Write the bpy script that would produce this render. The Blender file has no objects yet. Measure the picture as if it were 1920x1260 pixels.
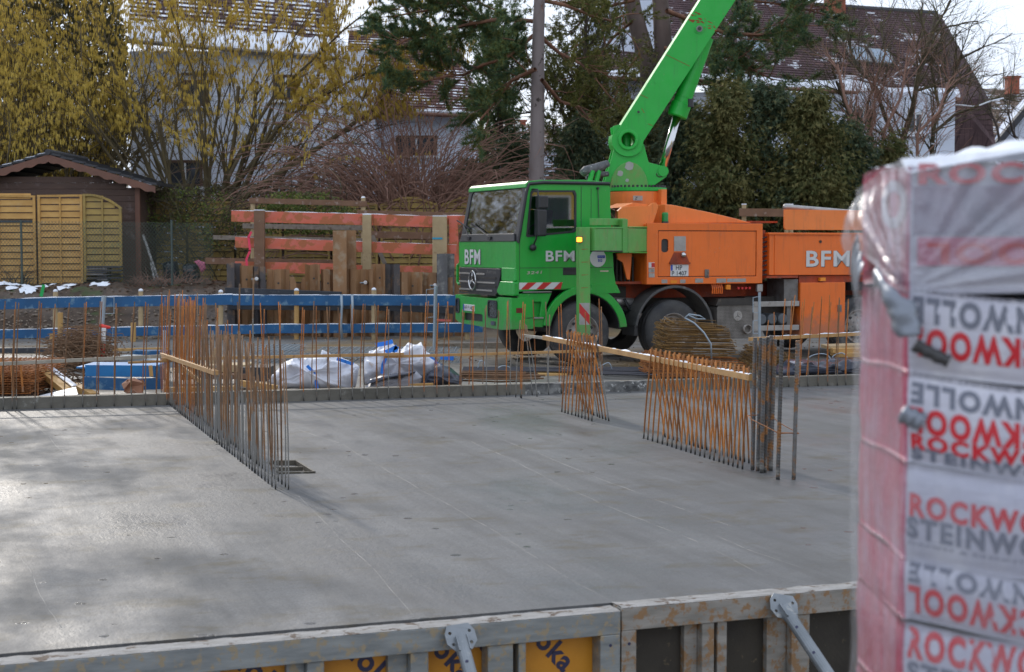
import bpy, bmesh, math, random
from mathutils import Vector, Matrix, noise
from mathutils.geometry import tessellate_polygon
R = math.radians
rnd = random.Random(7)
SC = bpy.context.scene
COL = SC.collection

# ------------------------------------------------------------------ camera
FPX, CAMH = 2970.0, 2.0                      # focal length in photo pixels, eye height above the slab
PITCH = math.atan(170 / FPX)
cam_d = bpy.data.cameras.new('camera')
cam_d.sensor_width = 36.0
cam_d.lens = 36.0 * FPX / 1920.0
cam_d.clip_start, cam_d.clip_end = 0.1, 2000
cam_d.dof.use_dof = True
cam_d.dof.focus_distance = 16.5
cam_d.dof.aperture_fstop = 4.2
cam = bpy.data.objects.new('camera', cam_d)
COL.objects.link(cam)
cam.location = (0, 0, CAMH)
cam.rotation_euler = (R(90) - PITCH, 0, 0)
SC.camera = cam

# ------------------------------------------------------------------ sky, sun, exposure
SUN_AZ = math.atan2(-0.42, 0.91)             # clockwise from +Y; behind the scene, to the left
SUN_EL = R(27)
w = bpy.data.worlds.new("World"); SC.world = w; w.use_nodes = True
nt = w.node_tree; nt.nodes.clear()
wo = nt.nodes.new('ShaderNodeOutputWorld'); bg = nt.nodes.new('ShaderNodeBackground')
sky = nt.nodes.new('ShaderNodeTexSky'); sky.sky_type = 'NISHITA'; sky.sun_disc = False
sky.sun_elevation = SUN_EL; sky.sun_rotation = SUN_AZ
sky.air_density = 1.0; sky.dust_density = 1.5; sky.ozone_density = 1.5
tc = nt.nodes.new('ShaderNodeTexCoord')
mp = nt.nodes.new('ShaderNodeMapping'); mp.inputs['Scale'].default_value = (1.2, 1.2, 4.5)
cn = nt.nodes.new('ShaderNodeTexNoise'); cn.inputs['Scale'].default_value = 2.2; cn.inputs['Detail'].default_value = 7; cn.inputs['Roughness'].default_value = .6
cr = nt.nodes.new('ShaderNodeValToRGB'); cr.color_ramp.elements[0].position = .30; cr.color_ramp.elements[1].position = .56
cr.color_ramp.elements[0].color = (.80, .80, .80, 1); cr.color_ramp.elements[1].color = (1, 1, 1, 1)
mx = nt.nodes.new('ShaderNodeMix'); mx.data_type = 'RGBA'
nt.links.new(tc.outputs['Generated'], mp.inputs['Vector']); nt.links.new(mp.outputs['Vector'], cn.inputs['Vector'])
nt.links.new(cn.outputs['Fac'], cr.inputs['Fac']); nt.links.new(cr.outputs['Color'], mx.inputs['Factor'])
nt.links.new(sky.outputs['Color'], mx.inputs['A']); mx.inputs['B'].default_value = (4.9, 5.4, 6.3, 1)
nt.links.new(mx.outputs['Result'], bg.inputs['Color']); nt.links.new(bg.outputs['Background'], wo.inputs['Surface'])
bg.inputs['Strength'].default_value = 0.12

sd = bpy.data.lights.new('sun', 'SUN'); sd.energy = 1.25; sd.angle = R(2.2); sd.color = (1.0, .93, .84)
so = bpy.data.objects.new('sun', sd); COL.objects.link(so)
sv = Vector((math.sin(SUN_AZ) * math.cos(SUN_EL), math.cos(SUN_AZ) * math.cos(SUN_EL), math.sin(SUN_EL)))
so.rotation_euler = sv.to_track_quat('Z', 'Y').to_euler(); so.location = sv * 60
SC.view_settings.view_transform = 'Standard'
try: SC.view_settings.look = 'None'
except Exception: pass
SC.view_settings.exposure = 0.76
SC.view_settings.gamma = 1.0
SC.render.engine = 'CYCLES'
SC.cycles.use_denoising = True
SC.cycles.max_bounces = 6; SC.cycles.transparent_max_bounces = 12
SC.cycles.sample_clamp_indirect = 6

# ------------------------------------------------------------------ photo geometry
_F = Vector((0, math.cos(PITCH), -math.sin(PITCH))); _U = Vector((0, math.sin(PITCH), math.cos(PITCH))); _R = Vector((1, 0, 0))
_C = Vector((0, 0, CAMH))
def ray(px, py): return _F * FPX + _R * (px - 960) + _U * (630 - py)
def G(px, py, z=0.0):
    d = ray(px, py); return _C + d * ((z - CAMH) / d.z)
def at(px, py, D):
    d = ray(px, py); return _C + d * (D / d.y)

# ------------------------------------------------------------------ object helpers
def tag(o, label=None, cat=None, group=None, kind=None):
    if label: o['label'] = label
    if cat: o['category'] = cat
    if group: o['group'] = group
    if kind: o['kind'] = kind
    return o
def thing(name, label, cat, loc=(0, 0, 0), rz=0.0, group=None):
    o = bpy.data.objects.new(name, None); COL.objects.link(o)
    o.empty_display_size = .2
    o.location = loc; o.rotation_euler = (0, 0, rz)
    return tag(o, label, cat, group)
def basis(o):
    m = Matrix.Translation(o.location) @ o.rotation_euler.to_matrix().to_4x4()
    return basis(o.parent) @ m if o.parent else m

class MB:
    def __init__(s): s.v = []; s.f = []; s.m = []; s.cur = 0
    def add(s, vs, fs):
        k = len(s.v); s.v.extend(vs)
        for f in fs: s.f.append(tuple(i + k for i in f)); s.m.append(s.cur)
        return s
    def box(s, c, size, M=None):
        x, y, z = size[0] / 2, size[1] / 2, size[2] / 2; c = Vector(c)
        vs = []
        for a in ((-x, -y, -z), (x, -y, -z), (x, y, -z), (-x, y, -z), (-x, -y, z), (x, -y, z), (x, y, z), (-x, y, z)):
            v = Vector(a)
            if M is not None: v = M @ v
            vs.append(v + c)
        return s.add(vs, [(0, 3, 2, 1), (4, 5, 6, 7), (0, 1, 5, 4), (1, 2, 6, 5), (2, 3, 7, 6), (3, 0, 4, 7)])
    def bx(s, x0, x1, y0, y1, z0, z1): return s.box(((x0 + x1) / 2, (y0 + y1) / 2, (z0 + z1) / 2), (abs(x1 - x0), abs(y1 - y0), abs(z1 - z0)))
    def beam(s, p, q, w_, h, up=(0, 0, 1), ext=0.0):
        """box from p to q; w_ across, h along up"""
        p = Vector(p); q = Vector(q); d = (q - p); L = d.length; d.normalize()
        up = Vector(up); x = d.cross(up)
        if x.length < 1e-4: up = Vector((0, 1, 0)); x = d.cross(up)
        x.normalize(); u = x.cross(d).normalized()
        M = Matrix((x, d, u)).transposed()
        return s.box((p + q) / 2, (w_, L + 2 * ext, h), M)
    def tube(s, pts, rad, n=8, cap=True):
        pts = [Vector(p) for p in pts]; m = len(pts)
        if not hasattr(rad, '__len__'): rad = [rad] * m
        k = len(s.v); prev = None
        for i, p in enumerate(pts):
            t = (pts[min(i + 1, m - 1)] - pts[max(i - 1, 0)])
            if t.length < 1e-9: t = Vector((0, 0, 1))
            t.normalize()
            if prev is None:
                a = Vector((0, 0, 1)) if abs(t.z) < .9 else Vector((1, 0, 0))
                x = t.cross(a).normalized()
            else:
                x = prev - t * prev.dot(t)
                if x.length < 1e-6: x = t.orthogonal()
                x.normalize()
            prev = x; y = t.cross(x)
            for j in range(n):
                a = 2 * math.pi * j / n
                s.v.append(p + (x * math.cos(a) + y * math.sin(a)) * rad[i])
        for i in range(m - 1):
            for j in range(n):
                a = k + i * n + j; b = k + i * n + (j + 1) % n
                s.f.append((a, b, b + n, a + n)); s.m.append(s.cur)
        if cap and n > 2:
            s.f.append(tuple(k + j for j in reversed(range(n)))); s.m.append(s.cur)
            s.f.append(tuple(k + (m - 1) * n + j for j in range(n))); s.m.append(s.cur)
        return s
    def cyl(s, p, q, r, n=20, r2=None): return s.tube([p, q], [r, r if r2 is None else r2], n)
    def plate(s, outer, holes, y0, y1, mp_=lambda a, b, c: (a, c, b)):
        """2-D outline (with holes) given in (a,b), extruded from y0 to y1; mp_(a,b,y) -> xyz"""
        loops = [outer] + list(holes)
        flat = [p for l in loops for p in l]
        tris = tessellate_polygon([[Vector((p[0], p[1], 0)) for p in l] for l in loops])
        n = len(flat)
        vs = [Vector(mp_(p[0], p[1], y0)) for p in flat] + [Vector(mp_(p[0], p[1], y1)) for p in flat]
        fs = [tuple(t) for t in tris] + [tuple(i + n for i in reversed(t)) for t in tris]
        k = 0
        for l in loops:
            m = len(l)
            for i in range(m):
                a, b = k + i, k + (i + 1) % m
                fs.append((a, b, b + n, a + n))
            k += m
        return s.add(vs, fs)
    def lathe(s, prof, M, n=32):
        """prof: list of (radius, x) about the x axis, M maps to place"""
        k = len(s.v)
        for (r, x) in prof:
            for j in range(n):
                a = 2 * math.pi * j / n
                s.v.append(M @ Vector((x, r * math.cos(a), r * math.sin(a))))
        for i in range(len(prof) - 1):
            for j in range(n):
                a = k + i * n + j; b = k + i * n + (j + 1) % n
                s.f.append((a, b, b + n, a + n)); s.m.append(s.cur)
        return s
    def build(s, name, mats, parent=None, world=False, smooth=False, bevel=0, loc=None, fix=True, seg=2):
        me = bpy.data.meshes.new(name)
        vs = s.v
        if parent is not None and world:
            Mi = basis(parent).inverted(); vs = [Mi @ Vector(v) for v in vs]
        elif loc is not None:
            l = Vector(loc); vs = [Vector(v) - l for v in vs]
        me.from_pydata([tuple(v) for v in vs], [], s.f)
        if not isinstance(mats, (list, tuple)): mats = [mats]
        for m in mats: me.materials.append(m)
        if len(mats) > 1: me.polygons.foreach_set('material_index', s.m)
        if fix:
            bm = bmesh.new(); bm.from_mesh(me); bmesh.ops.recalc_face_normals(bm, faces=bm.faces); bm.to_mesh(me); bm.free()
        if smooth: me.polygons.foreach_set('use_smooth', [True] * len(me.polygons))
        me.update()
        o = bpy.data.objects.new(name, me); COL.objects.link(o)
        if parent is not None: o.parent = parent
        elif loc is not None: o.location = loc
        if bevel:
            b = o.modifiers.new('bevel', 'BEVEL'); b.width = bevel; b.segments = seg; b.limit_method = 'ANGLE'; b.angle_limit = R(35)
        return o

_tm = {}
def text_geo(txt, bold=0.0):
    """unit height lettering as flat triangles: verts (x,y), faces, width"""
    key = (txt, bold)
    if key in _tm: return _tm[key]
    cu = bpy.data.curves.new('t', 'FONT'); cu.body = txt; cu.size = 1.0; cu.resolution_u = 3
    cu.offset = bold; cu.space_character = 1.0 + bold * 4.2
    o = bpy.data.objects.new('t', cu); COL.objects.link(o)
    dg = bpy.context.evaluated_depsgraph_get(); me = bpy.data.meshes.new_from_object(o.evaluated_get(dg))
    vs = [(v.co.x, v.co.y) for v in me.vertices]; fs = [tuple(p.vertices) for p in me.polygons]
    bpy.data.objects.remove(o); bpy.data.curves.remove(cu); bpy.data.meshes.remove(me)
    x0 = min(v[0] for v in vs); x1 = max(v[0] for v in vs); y0 = min(v[1] for v in vs); y1 = max(v[1] for v in vs)
    h = y1 - y0
    _tm[key] = ([((a - x0) / h, (b - y0) / h) for a, b in vs], fs, (x1 - x0) / h)
    return _tm[key]
def add_text(mb, txt, O, X, Y, width=None, height=.2, bold=.03, flat=True):
    """lettering with lower-left corner O, reading along X, up along Y (unit vectors)"""
    vs, fs, wd = text_geo(txt, bold)
    O = Vector(O); X = Vector(X).normalized(); Y = Vector(Y).normalized()
    sx = height if width is None else width / wd
    mb.add([O + X * (a * sx) + Y * (b * height) for a, b in vs], fs)

# ------------------------------------------------------------------ materials
def new_mat(name):
    m = bpy.data.materials.new(name); m.use_nodes = True
    return m, m.node_tree, m.node_tree.nodes['Principled BSDF']
def N(nt, t, **kw):
    n = nt.nodes.new(t)
    for k, v in kw.items():
        if k in n.inputs: n.inputs[k].default_value = v
        else: setattr(n, k, v)
    return n
def ramp(nt, src, p0, p1, c0=(0, 0, 0, 1), c1=(1, 1, 1, 1)):
    r = nt.nodes.new('ShaderNodeValToRGB'); e = r.color_ramp.elements
    e[0].position = p0; e[1].position = p1; e[0].color = c0; e[1].color = c1
    nt.links.new(src, r.inputs['Fac']); return r.outputs['Color']
def mixc(nt, fac, a, b, mode='MIX'):
    m = nt.nodes.new('ShaderNodeMix'); m.data_type = 'RGBA'; m.blend_type = mode
    for k, s in (('Factor', fac), ('A', a), ('B', b)):
        if hasattr(s, 'links') or isinstance(s, bpy.types.NodeSocket): nt.links.new(s, m.inputs[k])
        else: m.inputs[k].default_value = s if k == 'Factor' else (tuple(s) + (1,))[:4]
    return m.outputs['Result']
def coords(nt, kind='Object', scale=(1, 1, 1), rot=(0, 0, 0)):
    t = nt.nodes.new('ShaderNodeTexCoord'); m = nt.nodes.new('ShaderNodeMapping')
    m.inputs['Scale'].default_value = scale; m.inputs['Rotation'].default_value = rot
    if kind == 'World':
        g = nt.nodes.new('ShaderNodeNewGeometry'); nt.links.new(g.outputs['Position'], m.inputs['Vector'])
    else: nt.links.new(t.outputs[kind], m.inputs['Vector'])
    return m.outputs['Vector']
def nz(nt, vec, scale, detail=4, rough=.55):
    n = N(nt, 'ShaderNodeTexNoise', Scale=scale, Detail=detail, Roughness=rough); nt.links.new(vec, n.inputs['Vector']); return n.outputs['Fac']
def mat(name, c1, c2=None, rough=.6, metal=0.0, ns=3, st=(1, 1, 1), bump=.15, bs=40, spots=None, sp=(.60, .68), ss=8, kind='Object', spec=.5, vary=0.0, bst=None):
    m, nt, b = new_mat(name)
    v = coords(nt, kind, st)
    c2 = c2 or tuple(x * .8 for x in c1)
    f = ramp(nt, nz(nt, v, ns, 5), .32, .68)
    col = mixc(nt, f, c1, c2)
    if spots:
        v2 = coords(nt, kind, (1, 1, 1))
        g = ramp(nt, nz(nt, v2, ss, 6, .65), sp[0], sp[1])
        col = mixc(nt, g, col, spots)
    if vary:
        oi = nt.nodes.new('ShaderNodeObjectInfo')
        mm = N(nt, 'ShaderNodeMapRange'); mm.inputs['To Min'].default_value = 1 - vary; mm.inputs['To Max'].default_value = 1 + vary
        nt.links.new(oi.outputs['Random'], mm.inputs['Value'])
        vm = N(nt, 'ShaderNodeVectorMath'); vm.operation = 'SCALE'; nt.links.new(col, vm.inputs[0]); nt.links.new(mm.outputs['Result'], vm.inputs['Scale']); col = vm.outputs['Vector']
    nt.links.new(col, b.inputs['Base Color'])
    b.inputs['Roughness'].default_value = rough; b.inputs['Metallic'].default_value = metal
    b.inputs['Specular IOR Level'].default_value = spec
    if bump:
        bp = N(nt, 'ShaderNodeBump', Strength=bump, Distance=.01)
        nt.links.new(nz(nt, coords(nt, kind, bst or st), bs, 4), bp.inputs['Height']); nt.links.new(bp.outputs['Normal'], b.inputs['Normal'])
    return m
# ------------------------------------------------------------------ slab frame of reference
E0, E1 = G(0, 1224), G(1608, 1093)           # front edge of the concrete
F0, F1 = G(0, 1242), G(1608, 1103)           # outer edge of the formwork frame
BD = (F1 - F0).normalized()                  # along the front edge
AD = Vector((-BD.y, BD.x, 0))                # across the slab, away from the camera
K0, K1 = G(5, 768), G(1596, 722)             # foot of the upstand at the back
KD = (K1 - K0).normalized()
SROT = math.atan2(BD.y, BD.x)
SORG = G(960, 1148)
def slab_xy(v): d = Vector(v) - SORG; return d.dot(BD), d.dot(AD)
def from_slab(u, v, z=0.0): return SORG + BD * u + AD * v + Vector((0, 0, z - SORG.z))

# ---- terrain
def fbm(x, y, s, seed=0.0): return noise.fractal(Vector((x * s, y * s, seed)), 1.0, 2.0, 4)
def sstep(a, b, x):
    t = max(0, min(1, (x - a) / (b - a))); return t * t * (3 - 2 * t)
def terrain(x, y):
    n = (Vector((x, y, 0)) - SORG).dot(AD)
    z = -1.0 + sstep(.35, .8, n) * .97
    k = (Vector((x, y, 0)) - K0).dot(Vector((-KD.y, KD.x, 0)))
    if k > .3: z += .012 * fbm(x, y, 1.4) + .01 * fbm(x, y, 5) if y < 31 else .03 * fbm(x, y, 1.2)
    z += .05 * sstep(22.5, 24.0, y)
    if x < -5.9: up = sstep(33.6, 36.2, y)
    else: up = sstep(34.62, 34.9, y)
    z += up * 1.07
    if y > 34: z += (up * .10) * fbm(x, y, .8, 3) + .05 * up * fbm(x, y, 3.0, 5)
    return z
def axis(segs):
    out = []
    for a, b, st in segs:
        k = max(1, round((b - a) / st)); out += [a + (b - a) * i / k for i in range(k)]
    return out + [segs[-1][1]]
xs = axis([(-400, -60, 60), (-60, -14, 4), (-14, 14, .22), (14, 60, 4), (60, 400, 60)])
ys = axis([(-60, 4, 8), (4, 20, .5), (20, 33.4, .3), (33.4, 37, .13), (37, 45, .6), (45, 90, 5), (90, 900, 60)])
m = MB(); m.v = [(x, y, terrain(x, y)) for y in ys for x in xs]; W = len(xs)
m.f = [(j * W + i, j * W + i + 1, (j + 1) * W + i + 1, (j + 1) * W + i) for j in range(len(ys) - 1) for i in range(W - 1)]
gm, nt, b = new_mat('site_earth')
v = coords(nt, 'World')
mud = mixc(nt, ramp(nt, nz(nt, v, .55, 6, .6), .38, .62), (.125, .115, .10), (.20, .19, .175))
ochre = ramp(nt, nz(nt, v, .22, 4), .50, .60)
mud = mixc(nt, ochre, mud, (.20, .135, .06))
soil = mixc(nt, ramp(nt, nz(nt, v, 3.0, 6, .7), .35, .65), (.030, .019, .012), (.085, .055, .035))
vo = N(nt, 'ShaderNodeTexVoronoi', Scale=9.0); nt.links.new(v, vo.inputs['Vector'])
soil = mixc(nt, ramp(nt, vo.outputs['Distance'], .10, .16, (1, 1, 1, 1), (0, 0, 0, 1)), soil, (.20, .15, .10))
soil = mixc(nt, ramp(nt, nz(nt, v, 5.5, 5, .7), .60, .66), soil, (.13, .06, .03))
soil = mixc(nt, ramp(nt, nz(nt, v, 1.1, 4), .58, .64), soil, (.045, .06, .018))
sp = N(nt, 'ShaderNodeSeparateXYZ'); nt.links.new(v, sp.inputs['Vector'])
col = mixc(nt, ramp(nt, sp.outputs['Z'], .06, .22), mud, soil)
nt.links.new(col, b.inputs['Base Color'])
nt.links.new(ramp(nt, nz(nt, v, .5, 4), .42, .6, (.35, .35, .35, 1), (.9, .9, .9, 1)), b.inputs['Roughness'])
bp = N(nt, 'ShaderNodeBump', Strength=.6, Distance=.03); nt.links.new(nz(nt, v, 9, 6, .7), bp.inputs['Height']); nt.links.new(bp.outputs['Normal'], b.inputs['Normal'])
tag(m.build('ground', gm, fix=False, smooth=True), kind='structure')

# ---- concrete slab with a recess in it
cm, nt, b = new_mat('wet_concrete')
v = coords(nt, 'Object')
base = mixc(nt, ramp(nt, nz(nt, v, .55, 7, .68), .38, .62), (.102, .104, .110), (.178, .179, .180))
st = nz(nt, coords(nt, 'Object', (5.5, .16, 1)), 1.0, 5, .6)
base = mixc(nt, ramp(nt, st, .44, .62, (0, 0, 0, 1), (.62, .62, .62, 1)), base, (.088, .088, .089))
st2 = nz(nt, coords(nt, 'Object', (1.0, 16, 1), (0, 0, R(14))), 1.0, 4, .6)
base = mixc(nt, mixc(nt, .30, (0, 0, 0), ramp(nt, st2, .4, .7)), base, (.105, .100, .088))
st3 = nz(nt, coords(nt, 'Object', (1.5, .13, 1), (0, 0, R(5))), 1.0, 4, .55)
base = mixc(nt, ramp(nt, st3, .47, .60, (0, 0, 0, 1), (.5, .5, .5, 1)), base, (.085, .085, .084))
# brown green stains, dark damp spots, white laitance specks
stain = nz(nt, coords(nt, 'Object', (1.0, 1.5, 1)), 1.3, 6, .72)
base = mixc(nt, ramp(nt, stain, .53, .64, (0, 0, 0, 1), (.8, .8, .8, 1)), base, (.092, .078, .050))
vd = N(nt, 'ShaderNodeTexVoronoi', Scale=3.6, Randomness=1.0); nt.links.new(v, vd.inputs['Vector'])
wob = nz(nt, coords(nt, 'Object', (1, 1.3, 1)), 7, 5, .7)
ad = N(nt, 'ShaderNodeMath'); ad.operation = 'MULTIPLY_ADD'; nt.links.new(wob, ad.inputs[0]); ad.inputs[1].default_value = .42; nt.links.new(vd.outputs['Distance'], ad.inputs[2])
spot = ramp(nt, ad.outputs[0], .31, .33, (1, 1, 1, 1), (0, 0, 0, 1))
area = ramp(nt, nz(nt, v, .42, 2), .46, .51)
spotm = mixc(nt, 1.0, spot, area, 'MULTIPLY')
base = mixc(nt, mixc(nt, .62, (0, 0, 0), spotm), base, (.060, .060, .060))
pit = ramp(nt, nz(nt, coords(nt, 'Object', (1.0, 1.5, 1)), 34, 3, .6), .66, .72)
pita = ramp(nt, nz(nt, v, .6, 3), .48, .62)
base = mixc(nt, mixc(nt, 1.0, mixc(nt, .5, (0, 0, 0), pit), pita, 'MULTIPLY'), base, (.032, .032, .032))
wh = ramp(nt, nz(nt, coords(nt, 'Object', (.7, 2.0, 1)), 6.5, 7, .75), .715, .75)
base = mixc(nt, mixc(nt, .7, (0, 0, 0), wh), base, (.34, .34, .33))
fine = nz(nt, v, 60, 4, .7)
base = mixc(nt, mixc(nt, .62, (0, 0, 0), ramp(nt, fine, .40, .60)), base, (.085, .085, .083))
nt.links.new(base, b.inputs['Base Color'])
rg = ramp(nt, nz(nt, coords(nt, 'Object', (.9, .5, 1)), .8, 5, .6), .36, .62, (.34, .34, .34, 1), (.85, .85, .85, 1))
rg = mixc(nt, spotm, rg, (.12, .12, .12)); nt.links.new(rg, b.inputs['Roughness'])
b.inputs['Specular IOR Level'].default_value = .25
b1 = N(nt, 'ShaderNodeBump', Strength=.55, Distance=.008); nt.links.new(nz(nt, coords(nt, 'Object', (1.6, 1, 1)), 14, 6, .65), b1.inputs['Height'])
b2 = N(nt, 'ShaderNodeBump', Strength=.35, Distance=.004); nt.links.new(nz(nt, v, 70, 3), b2.inputs['Height']); nt.links.new(b1.outputs['Normal'], b2.inputs['Normal'])
b3 = N(nt, 'ShaderNodeBump', Strength=.08, Distance=.03); nt.links.new(st, b3.inputs['Height']); nt.links.new(b2.outputs['Normal'], b3.inputs['Normal'])
nt.links.new(b3.outputs['Normal'], b.inputs['Normal'])

hole = [G(*p) for p in ((502, 866), (557, 865.5), (592, 887), (521, 889))]
outer = [E0 - BD * 5, E1 + BD * 5, K1 + KD * 5, K0 - KD * 5]
lo = [slab_xy(p) for p in outer]; lh = [slab_xy(p) for p in hole]
m = MB(); m.plate(lo, [lh], -.28, 0.0, lambda a, b, c: (a, b, c))
slab = m.build('concrete_slab', [cm]); slab.location = SORG; slab.rotation_euler = (0, 0, SROT); tag(slab, kind='structure')
# trowel ridges left in the slab surface
rm = mat('laitance_ridge', (.175, .172, .165), (.14, .138, .132), .6, bump=.3, bs=60)
m = MB()
for line in ([(470, 795), (560, 806), (640, 832), (700, 868), (790, 918), (920, 990), (1010, 1050), (1070, 1088), (1140, 1126)],
             [(885, 828), (960, 862), (1040, 905), (1130, 945), (1230, 985), (1320, 1022), (1440, 1082)],
             [(945, 826), (1010, 850), (1100, 888), (1210, 930), (1290, 958), (1378, 989), (1342, 1004), (1400, 1030), (1510, 1066)],
             [(50, 780), (90, 818), (118, 850)], [(30, 1030), (60, 1080), (92, 1140), (118, 1178)],
             [(560, 930), (640, 1010), (700, 1066), (780, 1160)]):
    for (p, q) in zip(line[:-1], line[1:]):
        k = max(2, int(math.hypot(q[0] - p[0], q[1] - p[1]) / 9)); pts = []
        for i in range(k + 1):
            t = i / k; g = G(p[0] + (q[0] - p[0]) * t, p[1] + (q[1] - p[1]) * t)
            g.x += .02 * noise.noise(g * 1.3) + .006 * noise.noise(g * 6); g.z = -.0015; pts.append(g)
        m.tube(pts, [max(.0019, .0024 + .002 * noise.noise(g * 5)) for g in pts], 5)
ob = m.build('trowel_ridge', rm, smooth=True); tag(ob, kind='structure')

# recess: frame boards standing round the opening
wetwood = mat('wet_timber', (.10, .085, .06), (.05, .042, .03), .6, ns=4, st=(1, 6, 1), spots=(.28, .27, .25), sp=(.62, .70))
t = thing('recess_box', 'small dark framed opening let into the wet slab beside the long row of bars', 'recess', G(548, 878))
hc = sum(hole, Vector()) / 4
for i in range(4):
    p, q = hole[i], hole[(i + 1) % 4]; n_ = (hc - (p + q) / 2).normalized() * .012
    mm = MB(); mm.beam(p + n_ + Vector((0, 0, -.09)), q + n_ + Vector((0, 0, -.09)), .018, .21, ext=-.0)
    mm.build('frame_board', wetwood, t, world=True)
mm = MB(); a_, c_ = (hole[0] + hole[3]) / 2, (hole[1] + hole[2]) / 2; mm.beam(a_ + Vector((0, 0, -.02)), c_ + Vector((0, 0, -.02)), .02, .05, ext=-.03)
mm.build('divider', wetwood, t, world=True)
mm = MB(); mm.plate([(p.x, p.y) for p in hole], [], -.2, -.17, lambda a, b, c: (a, b, c)); mm.build('bottom', wetwood, t, world=True)

# ---- upstand along the back edge of the slab
KN = Vector((-KD.y, KD.x, 0))
kerbm = mat('upstand_concrete', (.17, .155, .125), (.10, .093, .075), .7, ns=1.2, spots=(.33, .32, .29), sp=(.60, .72), ss=5, bump=.5, bs=30)
roughm = mat('broken_concrete', (.22, .22, .21), (.045, .045, .045), .8, ns=9, spots=(.42, .42, .40), sp=(.58, .64), ss=14, bump=1.0, bs=26)
boardm = mat('upstand_board', (.42, .37, .28), (.30, .26, .2), .7, ns=6, spots=(.60, .58, .54), sp=(.5, .6), ss=5)
def kline(px):                                # point on the foot of the upstand under photo column px
    d = ray(px, 700); d2 = Vector((d.x, d.y)); # intersect in plan
    A_ = Vector((K0.x, K0.y)); Kd = Vector((KD.x, KD.y))
    den = d2.x * Kd.y - d2.y * Kd.x
    t_ = (A_.x * Kd.y - A_.y * Kd.x) / den
    return Vector((d2.x * t_, d2.y * t_, 0))
def upstand(pa, pb, mt, name, kd, rough_=False):
    p, q = kline(pa), kline(pb)
    if pa < 0: p = K0 - KD * 5
    if pb > 1650: q = K1 + KD * 5
    mm = MB(); L = (q - p).length; k = int(L / .09); ht = .140
    k0 = len(mm.v)
    for i in range(k + 1):
        c = p + KD * (L * i / k)
        j = .5 + .5 * noise.noise(c * 2.3)
        e = (.03 if rough_ else .006)
        for (o, z) in ((0, -.05), (0, 0), (.004, ht * .5), (.006, ht), (.12, ht), (.12, -.05)):
            nn = noise.noise(Vector((c.x * 7, c.y * 7, z * 30 + o * 9))) * e
            mm.v.append(c + KN * (o + nn) + Vector((0, 0, z + (nn * .5 if z == ht else 0))))
    for i in range(k):
        for j in range(6):
            a = i * 6 + j; b2 = i * 6 + (j + 1) % 6; mm.f.append((a, a + 6, b2 + 6, b2)); mm.m.append(0)
    o = mm.build(name, mt); tag(o, kind='structure')
    mm = MB(); mm.beam(p + KN * .132 + Vector((0, 0, .043)), q + KN * .132 + Vector((0, 0, .043)), .022, .2)
    o2 = mm.build('edge_board', boardm); tag(o2, kind='structure')
upstand(-50, 985, kerbm, 'kerb', 0)
upstand(985.1, 1212, roughm, 'kerb_rough_part', 0, True)
upstand(1212.1, 1700, kerbm, 'kerb', 0)

# ------------------------------------------------------------------ edge formwork
FN = -AD                                       # outward, toward the camera
def FR(px, py, off=0.0):                       # point on the outer face of the formwork frame
    d = ray(px, py); O = F0 + FN * off
    t_ = (O - _C).dot(FN) / d.dot(FN); return _C + d * t_
galv = mat('galvanised_rail', (.30, .32, .32), (.17, .185, .19), .5, .3, ns=7, st=(.5, 1, 2.5), spots=(.33, .27, .18), sp=(.52, .60), ss=16, bump=.12)
galvw = mat('weathered_rail', (.33, .31, .28), (.19, .18, .16), .6, .2, ns=7, st=(.5, 1, 2.5), spots=(.27, .16, .08), sp=(.50, .58), ss=15, bump=.15)
topm = mat('rail_top_crust', (.34, .33, .32), (.20, .19, .175), .8, ns=6, st=(1, 3, 1), spots=(.09, .06, .04), sp=(.54, .60), ss=9, bump=.8, bs=30)
plyy = mat('yellow_ply', (.60, .26, .02), (.48, .20, .015), .45, ns=3, spots=(.30, .15, .05), sp=(.62, .72), ss=6)
plyd = mat('dark_ply', (.045, .038, .028), (.022, .018, .014), .6, ns=3, spots=(.17, .13, .07), sp=(.62, .70), ss=14)
inkm = mat('dark_blue_print', (.03, .03, .08), rough=.5, bump=0)
def fu(px, py=1180): p = FR(px, py); return (p - F0).dot(BD)
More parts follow.
